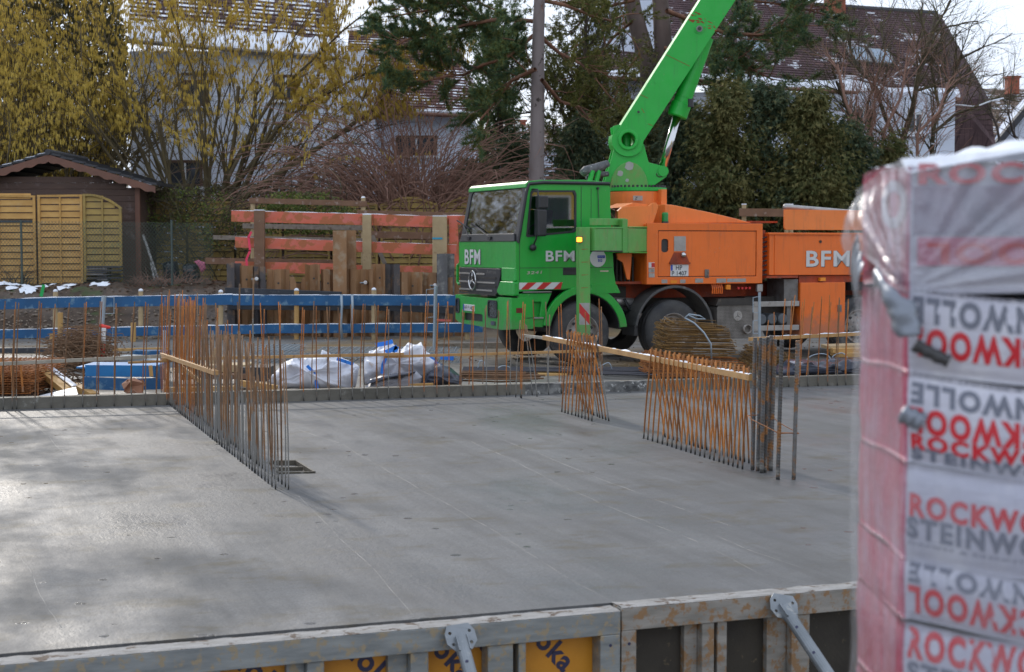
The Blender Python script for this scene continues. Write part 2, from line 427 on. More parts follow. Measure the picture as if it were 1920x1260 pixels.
def panel(u0, u1, stiff, rail, ply, label, logos, zt, end0=.10, end1=.12):
    t = thing('formwork_panel', label, 'formwork panel', F0 + BD * u0 + Vector((0, 0, -1.0)), SROT, 'formwork panels along the slab edge')
    L = u1 - u0; ZB = 1.0
    RH = .13
    mm = MB(); mm.bx(0, L, 0, .125, ZB - RH + zt, ZB + zt - .004); mm.build('top_rail', rail, t, bevel=.004)
    mm = MB(); k = int(L / .03); rr = random.Random(int(u0 * 10) + 5)
    for i in range(k + 1):
        x = L * i / k
        for j, y in enumerate((.0, .03, .06, .09, .118, .15)):
            z = ZB + zt + .002 + .007 * max(0, noise.noise(Vector((x * 9 + u0, y * 30, 1)))) * (1 if j else 0)
            mm.v.append(Vector((x, y + (0 if j not in (5,) else .016 * noise.noise(Vector((x * 6, 3, u0)))), z - (.004 if j in (0, 5) else 0))))
    for i in range(k):
        for j in range(5):
            a = i * 6 + j; mm.f.append((a, a + 6, a + 7, a + 1)); mm.m.append(0)
    mm.build('crusted_top', topm, t, smooth=True)
    mm = MB(); mm.bx(0, L, .0, .12, 0, .12); mm.build('bottom_rail', rail, t, bevel=.004)
    for (a, b2) in ((0, end0), (L - end1, L)):
        mm = MB(); mm.bx(a, b2, .001, .12, .12, ZB - RH + zt)
        # bolt holes as dark discs
        mm.build('end_rail', rail, t, bevel=.006)
        for z in (.3, .55, .8):
            hh = MB(); hh.cyl(((a + b2) / 2, .004, z), ((a + b2) / 2, -.001, z), .009, 10); hh.build('bolt_hole', inkm, t)
    mm = MB(); mm.bx(0.002, L - .002, .122, .145, .0, ZB + zt - .006); mm.build('plywood', ply, t)
    for (a, b2) in stiff:
        mm = MB(); w2 = b2 - a
        if w2 > .16:
            mm.bx(a, a + w2 * .52, .070, .12, .12, ZB - RH + zt); mm.bx(a + w2 * .52, b2, .012, .12, .12, ZB - RH + zt)
        else: mm.bx(a, b2, .012, .12, .12, ZB - RH + zt)
        mm.build('stiffener', rail, t, bevel=.006)
    for (px, py, s, hgt) in logos:
        p = FR(px, py, -.12); uu = (p - F0).dot(BD) - u0; zz = p.z + 1.0
        a = R(-47); X = Vector((math.cos(a), 0, math.sin(a))); Y = Vector((-math.sin(a), 0, math.cos(a)))
        mm = MB(); add_text(mm, s, (uu, .119, zz), X, Y, height=hgt, bold=.03); mm.build('lettering', inkm, t, fix=False)
    return t
def zc(a, b2, u0): return (fu(a, 1225) - u0, fu(b2, 1225) - u0)
uJ = fu(1165, 1144); uL = uJ - 3.35; uLL = uL - 2.7
panel(uL, uJ - .004, [zc(a, b_, uL) for a, b_ in ((365, 386), (392, 414), (542, 609), (734, 805), (916, 964), (974, 988))], galv, plyy,
      'galvanised steel formwork panel with yellow plywood facing, lining the middle of the slab edge',
      [(300, 1248, 'doka', .13), (428, 1240, 'doka', .13), (640, 1222, 'doka', .13), (808, 1222, 'oka', .12), (878, 1196, 'ka', .12), (1000, 1206, 'oka', .12)], -.012)
panel(uLL, uL - .004, [(.6, .7), (1.3, 1.5), (2.0, 2.1)], galv, plyy, 'galvanised formwork panel at the far left end of the slab edge', [], -.012)
panel(uJ + .004, uJ + 2.75, [zc(a, b_, uJ) for a, b_ in ((1292, 1340), (1346, 1364), (1448, 1519))] + [(1.9, 2.0)], galvw, plyd,
      'rust stained formwork panel with dark worn plywood, right of the joint by the wrapped stack', [], .004, end0=.09)

# raking props bolted on the formwork
propm = mat('prop_steel', (.27, .29, .31), (.18, .20, .215), .45, .5, ns=5, spots=(.40, .40, .38), sp=(.60, .7), ss=9, bump=.15)
def prop(px, py, foot, label, tilt):
    top = FR(px, py, .05); foot = Vector(foot)
    t = thing('raking_prop', label, 'prop', foot, group='raking props of the formwork')
    d = (foot - top).normalized()
    mm = MB(); mm.tube([top, top.lerp(foot, .62)], .036, 16); mm.build('outer_tube', propm, t, world=True, smooth=False, bevel=.003)
    mm = MB(); mm.tube([top.lerp(foot, .62), foot], .028, 14); mm.build('inner_tube', propm, t, world=True)
    # octagonal head plate with bent ears
    Z = (FN * .75 + Vector((0, 0, .55))).normalized(); X = Vector((0, 0, 1)).cross(Z).normalized(); X = (X * math.cos(tilt) + Z.cross(X) * math.sin(tilt)).normalized(); Y = Z.cross(X)
    o8 = [(-.085, -.03), (-.045, -.075), (.045, -.075), (.085, -.03), (.085, .03), (.06, .075), (-.06, .075), (-.085, .03)]
    holes = []
    for (hx, hy) in ((-.055, .03), (.055, .03), (-.05, -.035), (.05, -.035)):
        holes.append([(hx + .009 * math.cos(a), hy + .009 * math.sin(a)) for a in [k * math.pi / 4 for k in range(8)]])
    c = top - d * .01 + FN * .005
    mm = MB(); mm.plate(o8, holes, 0, .008, lambda a, b, cc: c + X * a + Y * b + Z * cc); mm.build('head_plate', propm, t, world=True, bevel=.002)
    mm = MB()
    for s_ in (-1, 1): mm.beam(c + X * (.03 * s_) + Z * .0, c + X * (.03 * s_) + d * .10, .008, .05, up=Z)
    mm.build('fork', propm, t, world=True)
    side = d.cross(Vector((0, 0, 1))).normalized()
    for f_ in (.14, .34):
        mm = MB(); e = top + d * (f_ + .04); nrm = (_C - e).normalized(); nrm = (nrm - d * nrm.dot(d)).normalized(); mm.cyl(e + nrm * .030, e + nrm * .0372, .009, 10)
        mm.build('pin_hole', inkm, t, world=True)
    mm = MB(); e = top.lerp(foot, .60); mm.tube([e - d * .05, e - d * .03, e + d * .05, e + d * .07], [.04, .05, .05, .04], 12)
    for a in range(3): mm.beam(e, e + side * (.09 if a != 1 else -.09) + d * .02 * a, .02, .02)
    mm.build('adjusting_nut', propm, t, world=True)
    mm = MB(); mm.box(foot + Vector((0, 0, .012)), (.18, .16, .02)); mm.build('foot_plate', propm, t, world=True)
prop(864, 1198, (.10, 7.0, -1.0), 'grey steel prop bolted to the yellow faced panel', R(4))
prop(1470, 1140, (2.15, 7.5, -1.0), 'grey steel prop bolted to the dark faced panel, near the wrapped stack', R(-14))
# ------------------------------------------------------------------ reinforcement
def rust_mat(name, a, b_, grey_to, rough=.75, rib=True, greyc=(.20, .19, .17), blob=.5):
    m, nt, b = new_mat(name)
    v = coords(nt, 'World')
    oi = nt.nodes.new('ShaderNodeObjectInfo')
    col = mixc(nt, ramp(nt, nz(nt, v, 14, 4, .7), .35, .65), a, b_)
    mm = N(nt, 'ShaderNodeMapRange'); mm.inputs['To Min'].default_value = .6; mm.inputs['To Max'].default_value = 1.35
    nt.links.new(oi.outputs['Random'], mm.inputs['Value'])
    vm = N(nt, 'ShaderNodeVectorMath'); vm.operation = 'SCALE'; nt.links.new(col, vm.inputs[0]); nt.links.new(mm.outputs['Result'], vm.inputs['Scale'])
    sp = N(nt, 'ShaderNodeSeparateXYZ'); nt.links.new(v, sp.inputs['Vector'])
    ad = N(nt, 'ShaderNodeMath'); ad.operation = 'MULTIPLY_ADD'; nt.links.new(nz(nt, v, 11, 4, .7), ad.inputs[0]); ad.inputs[1].default_value = -blob; nt.links.new(sp.outputs['Z'], ad.inputs[2])
    gm_ = N(nt, 'ShaderNodeMapRange'); gm_.inputs['From Min'].default_value = grey_to - blob * .5 - .03; gm_.inputs['From Max'].default_value = grey_to - blob * .5 + .05; gm_.inputs['To Min'].default_value = 1; gm_.inputs['To Max'].default_value = 0; nt.links.new(ad.outputs[0], gm_.inputs['Value']); g = gm_.outputs['Result']
    col = mixc(nt, g, vm.outputs['Vector'], greyc)
    wet = ramp(nt, sp.outputs['Z'], .02, .05, (1, 1, 1, 1), (0, 0, 0, 1)); col = mixc(nt, wet, col, (.04, .038, .035))
    nt.links.new(col, b.inputs['Base Color']); b.inputs['Roughness'].default_value = rough
    wv = N(nt, 'ShaderNodeTexWave', Scale=38.0, Distortion=1.5); wv.bands_direction = 'Z'; nt.links.new(v, wv.inputs['Vector'])
    bp = N(nt, 'ShaderNodeBump', Strength=.5, Distance=.004); nt.links.new(wv.outputs['Fac'], bp.inputs['Height']); nt.links.new(bp.outputs['Normal'], b.inputs['Normal'])
    return m
rustO = rust_mat('rusty_steel', (.45, .155, .028), (.27, .095, .024), .10)
rustB = rust_mat('brown_steel', (.27, .13, .05), (.155, .09, .048), .16)
rustG = rust_mat('concrete_splashed_steel', (.27, .15, .075), (.19, .125, .08), .62, blob=1.0, greyc=(.23, .22, .20))
rustX = rust_mat('rusty_steel_cleaner', (.46, .17, .032), (.30, .11, .026), .06)
rustN = rust_mat('orange_rusty_steel', (.42, .15, .035), (.24, .09, .025), -3)
rustD = rust_mat('dull_brown_steel', (.22, .12, .06), (.13, .08, .045), -3)
_units = {}
def unit_bar(r, mt, var):
    k = (r, mt.name, var)
    if k not in _units:
        rr = random.Random(var * 31 + 5); bx_, by_ = rr.uniform(-.012, .012), rr.uniform(-.012, .012)
        mm = MB(); pts = []
        for i in range(9):
            t = i / 8; s = math.sin(math.pi * t * 1.3)
            pts.append(Vector((bx_ * s, by_ * s, t)))
        mm.tube(pts, [r] * 9, 7)
        me = bpy.data.meshes.new('rebar'); me.from_pydata([tuple(v) for v in mm.v], [], mm.f); me.materials.append(mt)
        me.polygons.foreach_set('use_smooth', [True] * len(me.polygons)); _units[k] = me
    return _units[k]
NB = [0]
def bar(p, q, r, mt, label, group, name='reinforcing_bar'):
    p = Vector(p); q = Vector(q); d = q - p; L = d.length
    o = bpy.data.objects.new(name, unit_bar(r, mt, NB[0] % 5)); COL.objects.link(o); NB[0] += 1
    o.location = p; o.rotation_euler = d.to_track_quat('Z', 'Y').to_euler(); o.scale = (1, 1, L)
    return tag(o, label, 'reinforcing bar', group)
def topof(px, py, base): return at(px, py, base.y)

rr = random.Random(3)
# back row, in pairs standing in front of and behind the upstand
def back_pair(pxb, dtx, ytop, ytop2, g, lb, lean=0, both=True, m1=None):
    b0 = kline(pxb) - KN * .02; t0 = at(pxb + dtx, ytop, b0.y)
    bar(b0 - Vector((0, 0, .02)), t0, .0068, m1 or (rustG if rr.random() < .25 else rustB if rr.random() < .5 else rustO), lb, g)
    if both:
        dx = rr.uniform(-5, 6)
        b1 = kline(pxb + dx) + KN * .16; t1 = at(pxb + dx + dtx * .8, ytop2, b1.y)
        bar(b1 + Vector((0, 0, .0)), t1, .0068, rustO if rr.random() < .6 else rustB, lb, g)
gL = 'bars in the back row, left end'; lL = 'thin rusty bar standing at the slab upstand in front of the blue boards'
for pb, pt in ((5, 9), (30, 34), (64, 73), (95, 102), (119, 129), (154, 158), (180, 187), (213, 217), (246, 251), (272, 277), (292, 300)):
    back_pair(pb, pt - pb, 567 + rr.uniform(-5, 4), 569 + rr.uniform(-4, 10), gL, lL, m1=rustB)
for px in (22, 312, 330, 348, 368): back_pair(px, 4, 590 + rr.uniform(-15, 15), 580, gL, lL)
gM = 'bars in the back row, middle'; lM = 'thin rusty bar in the back row by the white bags'
for (pb, pt, yt) in ((388, 386, 570), (409, 405, 568), (430, 428, 600), (449, 446, 566), (474, 470, 620), (493, 489, 568), (527, 523, 566)):
    back_pair(pb, pt - pb, yt, yt + rr.uniform(-4, 14), gM, lM)
x = 569.0
while x < 948:
    back_pair(x, rr.uniform(-3, 2) if x < 760 else rr.uniform(-2, 3), 570 + rr.uniform(-6, 12), 566 + rr.uniform(-2, 22), gM, lM); x += 22.7 + rr.uniform(-1.5, 1.5)
gR = 'bars in the back row before the truck cab'; lR = 'thin rusty bar in the back row in front of the green cab'
for (xb, yb, xt, yt, mt) in ((950, 742, 951, 565, rustO), (956, 741, 954, 562, rustG), (967, 745, 975, 600, rustG), (976, 746, 980, 566, rustO), (978, 747, 984, 570, rustO), (998, 741, 985, 607, rustG), (1007, 744, 988, 609, rustG),
                             (1004, 735, 1000, 562, rustO), (1026, 734, 1024, 566, rustG), (1029, 740, 1030, 590, rustG), (1048, 733, 1048, 575, rustO), (1053, 738, 1053, 570, rustO), (1080, 733, 1080, 590, rustO), (1100, 733, 1098, 585, rustO), (1124, 732, 1124, 560, rustO), (1128, 735, 1128, 575, rustB)):
    b0 = G(xb, yb); bar(b0, at(xt, yt, b0.y), .0070, mt, lR, gR)
gE = 'bars in the back row, right end'; lE = 'thin rusty bar in the back row in front of the orange door'
for i, (xb, xt, yt, h) in enumerate([(1464, 1471, 560, 0), (1478, 1484, 563, 0), (1485, 1490, 553, 1), (1497, 1504, 566, 0), (1510, 1508, 560, 1), (1514, 1522, 575, 0), (1521, 1526, 566, 1), (1533, 1540, 560, 0), (1544, 1540, 556, 1), (1551, 1555, 553, 0), (1560, 1557, 566, 1),
                             (1569, 1574, 562, 0), (1577, 1573, 558, 1), (1585, 1590, 566, 0), (1595, 1590, 560, 1), (1438, 1440, 600, 1), (1450, 1452, 585, 0)]):
    b0 = kline(xb) + (KN * .16 if h else -KN * .02); bar(b0, at(xt, yt, b0.y), .0070, rustO if rr.random() < .7 else rustB, lE, gE)

# the long double row of the left wall
gW = 'starter bars of the long left wall'; 
lWn = 'thin brown bar in the long double row, near the recess'
lWf = 'tall rust orange bar at the far end of the long double row'
PW0, PW1 = G(303, 748), G(517, 918)
QW0, QW1 = G(330, 749), G(541, 918)
LW = (PW1 - PW0).length; n_ = int(LW / .162)
for row, (A_, B_) in enumerate(((PW0, PW1), (QW0, QW1))):
    for i in range(n_ + 1):
        t = i / n_ + rr.uniform(-.15, .15) / n_; b0 = A_.lerp(B_, min(1, max(0, t)))
        far = t < .40
        if far: h = (1.36 + rr.uniform(-.12, .10)) if rr.random() < .75 else 1.1 + rr.uniform(-.05, .1)
        else: h = 1.16 + rr.uniform(-.07, .06) if rr.random() < .8 else .92 + rr.uniform(-.1, .1)
        if row == 0 and t > .9: h = 1.14 - (t - .9) * 3.4 + rr.uniform(-.04, .04)
        lean = rr.uniform(-.022, .022) + (.02 if far else 0)
        r_ = .0078 if rr.random() < .25 else .0062
        if rr.random() < .07: r_ = .0095
        mt = (rustO if rr.random() < .8 else rustG) if far else (rustG if rr.random() < .45 else rustB)
        bar(b0 - Vector((0, 0, .02)), b0 + Vector((lean, rr.uniform(-.03, .03), h)), r_, mt, lWf if far else lWn, gW + (', far half' if far else ', near half'))
# loops with cover formwork: thick threaded rods among them
for i, t in enumerate((.50, .56, .63)):
    b0 = PW0.lerp(PW1, t) + BD * .07; bar(b0, b0 + Vector((.0, 0, 1.0 + .05 * i)), .0125, rustG, 'thicker grey splashed rod among the thin bars of the long row', 'thicker rods in the long row')

# two crossing groups of hairpins under the snow dusted batten
def cross_group(bases_n, tops, bases_r, r_, label, group, mt):
    for i, (b, t) in enumerate(zip(bases_n, tops)):
        b0 = G(*b); bar(b0 - Vector((0, 0, .02)), at(t[0], t[1], b0.y + .05), r_, mt, label, group)
    for i, (b, t) in enumerate(zip(bases_r, tops)):
        b0 = G(*b); bar(b0 - Vector((0, 0, .02)), at(t[0] - 1.5, t[1] + 3, b0.y), r_, mt if rr.random() < .7 else rustG, label, group)
def lin(a, b_, n, jit=1.0): return [(a[0] + (b_[0] - a[0]) * i / (n - 1) + rr.uniform(-jit, jit), a[1] + (b_[1] - a[1]) * i / (n - 1)) for i in range(n)]
cross_group(lin((1053.5, 772.5), (1108.5, 790), 10), lin((1065, 619), (1118, 628.5), 10, .6), lin((1093, 771), (1142, 789.5), 10),
            .0088, 'rusty bar in the smaller of the two crossed bundles', 'bars of the smaller crossed bundle', rustX)
cross_group(lin((1206, 822), (1392, 880), 22, .7), lin((1221, 651.5), (1404, 687), 22, .5), lin((1247, 820), (1412, 871), 22, .7),
            .0088, 'rusty bar in the larger crossed fan beside the thick ribbed bars', 'bars of the larger crossed fan', rustX)

# nine thick ribbed bars
thk = rust_mat('ribbed_steel', (.13, .135, .14), (.10, .085, .07), .05, rough=.5)
nt = thk.node_tree; b = nt.nodes['Principled BSDF']; b.inputs['Metallic'].default_value = .35
src = b.inputs['Base Color'].links[0].from_socket
c_ = mixc(nt, ramp(nt, nz(nt, coords(nt, 'World'), 9, 5, .7), .50, .60), src, (.26, .115, .035)); nt.links.new(c_, b.inputs['Base Color'])
for n in nt.nodes:
    if n.type == 'BUMP': n.inputs['Strength'].default_value = .0
def ribbed(base, top, r, label, ph):
    L = (top - base).length; d = (top - base).normalized(); q = d.to_track_quat('Z', 'Y')
    mm = MB(); n = 18; st_ = .0045; k = int(L / st_); pitch = .026
    for i in range(k + 1):
        z = L * i / k
        for j in range(n):
            a = 2 * math.pi * j / n
            half = 1 if (a + ph) % (2 * math.pi) < math.pi else -1
            f = ((z + half * ((a + ph) % math.pi) * .006 + (half > 0) * .013) / pitch) % 1
            e = .0042 * math.exp(-((f - .5) / .13) ** 2) * min(1, abs(math.sin(a + ph)) * 2.2)
            mm.v.append(q @ Vector(((r + e) * math.cos(a), (r + e) * math.sin(a), z)))
    for i in range(k):
        for j in range(n):
            a = i * n + j; b2 = i * n + (j + 1) % n; mm.f.append((a, b2, b2 + n, a + n)); mm.m.append(0)
    mm.f.append(tuple(k * n + j for j in range(n))); mm.m.append(0)
    o = mm.build('thick_ribbed_bar', thk, fix=False, smooth=True); o.location = base
    for p in o.data.polygons:
        if len(p.vertices) > 4: p.use_smooth = False
    return tag(o, label, 'ribbed bar', 'thick ribbed bars of the column')
TB = [(1411, 881, 1416, 633), (1421, 883, 1427, 633), (1434, 886, 1440, 632), (1442, 882, 1446, 629), (1445, 883, 1453, 636), (1458, 899, 1466, 637), (1428, 887, 1433, 634), (1488, 899, 1496, 638)]
LBL = ['thick ribbed bar at the left edge of the column cluster, touching the fan', 'rust patched ribbed bar, second from the left in the column cluster', 'thick grey ribbed bar in the middle of the column cluster', 'tallest thick ribbed bar, at the back middle of the cluster',
       'thick ribbed bar at the back right of the cluster', 'nearest thick ribbed bar, front right of the cluster, reaching lowest', 'thick ribbed bar hidden half behind the middle of the cluster', 'single thick ribbed bar standing alone right of the cluster']
for i, (xb, yb, xt, yt) in enumerate(TB):
    b0 = G(xb, yb); ribbed(b0 - Vector((0, 0, .03)), at(xt, yt, b0.y), .0172, LBL[i], i * .9)
# bent tie round them
wire = rust_mat('tie_wire', (.42, .16, .05), (.30, .11, .03), -1)
mm = MB(); D0_ = G(1440, 890).y
pts = [at(1402, 779, D0_ + .25), at(1408, 786, D0_ + .1), at(1432, 798, D0_ - .05), at(1450, 807, D0_ - .25), at(1461, 813, D0_ - .32), at(1480, 812, D0_ - .30), at(1498, 813, D0_ - .28)]
mm.tube(pts, .0045, 6)
t = thing('tie_stirrup', 'bent rusty wire tied round the thick ribbed bars at mid height', 'tie wire', pts[0])
mm.build('front_leg', wire, t, world=True, smooth=True)
mm = MB(); mm.tube([at(1402, 779, D0_ + .25), at(1425, 778, D0_ + .3), at(1446, 781, D0_ + .28), at(1470, 798, D0_ + .0), at(1497, 812, D0_ - .28), at(1455, 811, D0_ - .28)], .004, 6)
mm.build('back_leg', wire, t, world=True, smooth=True)

# battens tied to the bars
pine = mat('pine_batten', (.50, .29, .11), (.40, .22, .08), .6, ns=6, st=(1, 1, 1), spots=(.30, .16, .06), sp=(.6, .66), ss=9, bump=.2)
greyw = mat('weathered_batten', (.40, .36, .29), (.28, .25, .2), .7, ns=6, spots=(.50, .46, .38), sp=(.55, .62), ss=7)
snowm = mat('snow', (.82, .85, .90), (.74, .78, .86), .55, ns=9, bump=.5, bs=60)
def batten(p, q, w_, h, mt, label, snow=False, grp=None):
    t = thing('batten', label, 'batten', p, group=grp)
    mm = MB(); mm.beam(p, q, w_, h); mm.build('board', mt, t, world=True, bevel=.003)
    if snow:
        mm = MB(); k = int((q - p).length / .03); pr = None
        d = (q - p).normalized(); sd_ = d.cross(Vector((0, 0, 1))).normalized(); k0 = len(mm.v)
        for i in range(k + 1):
            c = p.lerp(q, i / k) + Vector((0, 0, h / 2)); e = max(0, .004 + .016 * noise.noise(c * 6) + .008 * noise.noise(c * 17)); ww = w_ * .48 * (min(1, e / .006))
            for (o, z) in ((-1, 0), (-.5, .8), (.2, 1), (1, 0)): mm.v.append(c + sd_ * (ww * o) + Vector((0, 0, e * z + .0015)))
        for i in range(k):
            for j in range(3):
                a = i * 4 + j; mm.f.append((a, a + 1, a + 5, a + 4)); mm.m.append(0)
        mm.build('snow_cover', snowm, t, world=True, smooth=True)
    return t
def kat(px, py, off=.07):                     # on the vertical plane just behind the upstand foot
    b0 = kline(px) + KN * off; return at(px, py, b0.y)
batten(kat(-60, 685, .05), kat(302, 668, .05), .022, .045, greyw, 'pale weathered batten tied low across the bars at the far left')
batten(kat(240, 680, .2), kat(345, 676, .2), .022, .03, pine, 'short yellow batten behind the far end of the long wall row')
batten(kat(303, 674, .05), kat(757, 664, .05), .022, .04, pine, 'long yellow batten across the bars in front of the white bags')
batten(kat(720, 669, .09), kat(1147, 657, .09), .022, .036, pine, 'long yellow batten across the bars before the cab, ending at the small bundle')
batten(kat(1404, 636, .05), kat(1700, 622, .05), .03, .05, pine, 'yellow batten with snow on top across the bars before the orange door', True)
batten(at(303, 665, G(303, 748).y - .1), at(405, 699, G(405, 828).y), .05, .05, pine, 'yellow batten tied along the far half of the long left wall row')
batten(at(345, 690, 19.6), at(378, 716, 18.2), .04, .05, pine, 'short yellow batten inside the far half of the left wall row')
ga, gb = G(1053, 773) + BD * .1, G(1400, 882) + BD * .1
a_, b_ = at(1000, 632, ga.y + 2.2), at(1408, 708, gb.y + .05)
batten(at(1020, 633, ga.y + 1.1), b_, .045, .055, pine, 'long sloping yellow batten with a line of snow, tied through both crossed bundles', True)
batten(at(980, 629, ga.y + 1.8), at(1046, 637, ga.y + .8), .04, .035, greyw, 'short grey batten lapped under the upper end of the sloping snowy one')
# short battens and strips leaning inside the rows are left to the bars
# ------------------------------------------------------------------ concrete pump truck
TH, TD, TZ = R(23), 25.3, .06
_t0 = ray(970, 600); TO = Vector((_t0.x / _t0.y * TD, TD, TZ))
TS = Vector((math.cos(TH), math.sin(TH), 0)); TT = Vector((-TS.y, TS.x, 0))
def S_(px, py, t=0.0):
    d = ray(px, py); o = TO + TT * t; k = (o - _C).dot(TT) / d.dot(TT); p = _C + d * k - o
    return (p.dot(TS), p.z)
def Fr_(px, py, s=0.0):
    d = ray(px, py); o = TO + TS * s; k = (o - _C).dot(TS) / d.dot(TS); p = _C + d * k - o
    return (p.dot(TT), p.z)
def paint(name, c, dirt, rough=.32, amt=(.60, .74), ds=2.4, coat=.4):
    m, nt, b = new_mat(name); v = coords(nt, 'Object')
    col = mixc(nt, ramp(nt, nz(nt, v, 1.6, 4), .3, .7), c, tuple(x * .86 for x in c))
    g = ramp(nt, nz(nt, coords(nt, 'Object', (1.4, 1.4, .7)), ds, 7, .72), amt[0], amt[1], (0, 0, 0, 1), (.6, .6, .6, 1))
    col = mixc(nt, g, col, dirt)
    g3 = ramp(nt, nz(nt, coords(nt, 'Object', (9, 9, .7)), 1.6, 5, .65), .54, .70, (0, 0, 0, 1), (.38, .38, .38, 1)); col = mixc(nt, g3, col, tuple(x * .45 + .02 for x in c))
    g4 = ramp(nt, nz(nt, v, 22, 4, .7), .66, .70, (0, 0, 0, 1), (.5, .5, .5, 1)); col = mixc(nt, g4, col, (.30, .28, .25))
    sp = N(nt, 'ShaderNodeSeparateXYZ'); nt.links.new(coords(nt, 'World'), sp.inputs['Vector'])
    mud = N(nt, 'ShaderNodeMath'); mud.operation = 'MULTIPLY_ADD'; nt.links.new(nz(nt, v, 7, 5, .7), mud.inputs[0]); mud.inputs[1].default_value = -.9; nt.links.new(sp.outputs['Z'], mud.inputs[2])
    col = mixc(nt, ramp(nt, mud.outputs[0], .12, .42, (.5, .5, .5, 1), (0, 0, 0, 1)), col, (.15, .13, .10))
    nt.links.new(col, b.inputs['Base Color'])
    nt.links.new(ramp(nt, nz(nt, v, 5, 5, .7), .4, .7, (rough, rough, rough, 1), (rough + .25,) * 3 + (1,)), b.inputs['Roughness'])
    b.inputs['Coat Weight'].default_value = coat; b.inputs['Coat Roughness'].default_value = .25
    bp = N(nt, 'ShaderNodeBump', Strength=.06, Distance=.05); nt.links.new(nz(nt, v, 2.2, 2), bp.inputs['Height']); nt.links.new(bp.outputs['Normal'], b.inputs['Normal'])
    return m
green = paint('green_paint', (.006, .36, .035), (.04, .26, .05))
greenb = paint('boom_green', (.008, .42, .04), (.20, .14, .04), .42, (.66, .72), 3.2, .15)
greenw = paint('worn_green', (.10, .36, .07), (.24, .20, .07), .5, (.50, .66), 4, .1)
orange = paint('orange_paint', (.82, .16, .014), (.46, .09, .02), .42, (.56, .74), 2.2, .2)
orangel = paint('light_orange', (.86, .22, .04), (.45, .14, .05), .45, (.56, .74), 2.6, .2)
orangd = paint('dirty_orange', (.40, .055, .012), (.08, .03, .02), .6, (.45, .62), 3, .0)
blackp = mat('black_plastic', (.018, .019, .022), (.028, .028, .03), .45, ns=4, bump=.1)
darkm = mat('dark_machinery', (.022, .020, .018), (.045, .038, .032), .6, ns=7, spots=(.12, .09, .06), sp=(.62, .7), bump=.4)
rubber = mat('tyre_rubber', (.035, .036, .04), (.075, .073, .07), .8, ns=4, spots=(.14, .13, .12), sp=(.56, .70), ss=3, bump=.5, bs=25)
rimm = mat('rim_paint', (.34, .32, .30), (.20, .17, .15), .55, .2, ns=9, spots=(.16, .09, .05), sp=(.55, .65), ss=14)
chrome = mat('chrome', (.62, .62, .62), (.5, .5, .5), .14, 1.0, bump=0)
silver = mat('silver_trim', (.55, .53, .50), (.45, .43, .40), .3, .8, bump=0)
white = mat('white_sign', (.62, .62, .62), (.55, .55, .55), .5, bump=.05)
redm = mat('red_reflector', (.52, .02, .02), (.45, .02, .02), .4, bump=0)
amber = mat('amber_lens', (.85, .30, .02), (.7, .2, .02), .25, bump=0)
steelg = mat('grey_steel', (.20, .195, .19), (.13, .12, .115), .5, .4, ns=6, spots=(.10, .07, .05), sp=(.56, .68), ss=7, bump=.2)
alum = mat('aluminium', (.40, .39, .38), (.30, .29, .28), .42, .6, ns=5, spots=(.22, .20, .18), sp=(.56, .68), ss=7, bump=.15)
bluem = mat('plate_blue', (.02, .06, .42), rough=.5, bump=0)
cloth_seat = mat('seat_cloth', (.05, .06, .065), (.03, .035, .04), .9, bump=.2)
def glass_mat(name, tint, a=.55, rough=.03, lo=.0):
    m, nt, b = new_mat(name); nt.nodes.remove(b); out = [n for n in nt.nodes if n.type == 'OUTPUT_MATERIAL'][0]
    tr = N(nt, 'ShaderNodeBsdfTransparent', Color=tint + (1,)); gl = N(nt, 'ShaderNodeBsdfGlossy', Color=(.95, .97, 1, 1), Roughness=rough)
    fr = N(nt, 'ShaderNodeFresnel', IOR=1.5); mr = N(nt, 'ShaderNodeMapRange'); mr.inputs['To Min'].default_value = lo; mr.inputs['To Max'].default_value = a + .2
    nt.links.new(fr.outputs['Fac'], mr.inputs['Value'])
    ms = nt.nodes.new('ShaderNodeMixShader'); nt.links.new(mr.outputs['Result'], ms.inputs['Fac']); nt.links.new(tr.outputs[0], ms.inputs[1]); nt.links.new(gl.outputs[0], ms.inputs[2])
    nt.links.new(ms.outputs[0], out.inputs['Surface']); return m
glass = glass_mat('tinted_glass', (.22, .38, .35), .05)
glassd = glass_mat('dark_glass', (.30, .40, .40), .75, .02, .16)

TR = thing('concrete_pump_truck', 'green cab and orange bodied concrete pump truck with raised green boom', 'truck', TO, TH)
def tp(mb, name, mt, parent=None, **k): return mb.build(name, mt, parent or TR, **k)
idp = lambda a, b, c: (a, c, b)              # (s,z,t)
fp = lambda a, b, c: (c, a, b)               # (t,z,s)
def rrect(x0, x1, y0, y1, r, n=5, sl=0.0):
    o = []
    for cx, cy, a0 in ((x1 - r, y1 - r, 0), (x0 + r, y1 - r, 90), (x0 + r, y0 + r, 180), (x1 - r, y0 + r, 270)):
        for i in range(n + 1):
            a = R(a0 + 90 * i / n); o.append((cx + r * math.cos(a), cy + r * math.sin(a)))
    return o
WID = 2.5
# --- cab
cab = MB()
sideo = [(0.0, 1.20), (0.0, 1.55), (.012, 2.0), (.03, 2.10), (.15, 2.80), (.19, 2.93), (1.63, 2.94), (1.72, 1.50), (1.77, 1.24), (.74, 1.24)]
wh = [(.17, 2.11), (.19, 2.09), (.98, 2.165), (1.02, 2.20), (1.02, 2.75), (.99, 2.81), (.27, 2.80), (.245, 2.77)]
cab.plate(sideo, [wh], 0, .035, idp); cab.plate(sideo, [wh], WID - .035, WID, idp)
cab.bx(1.63, 1.67, .04, WID - .04, 1.3, 2.9)                                   # back wall
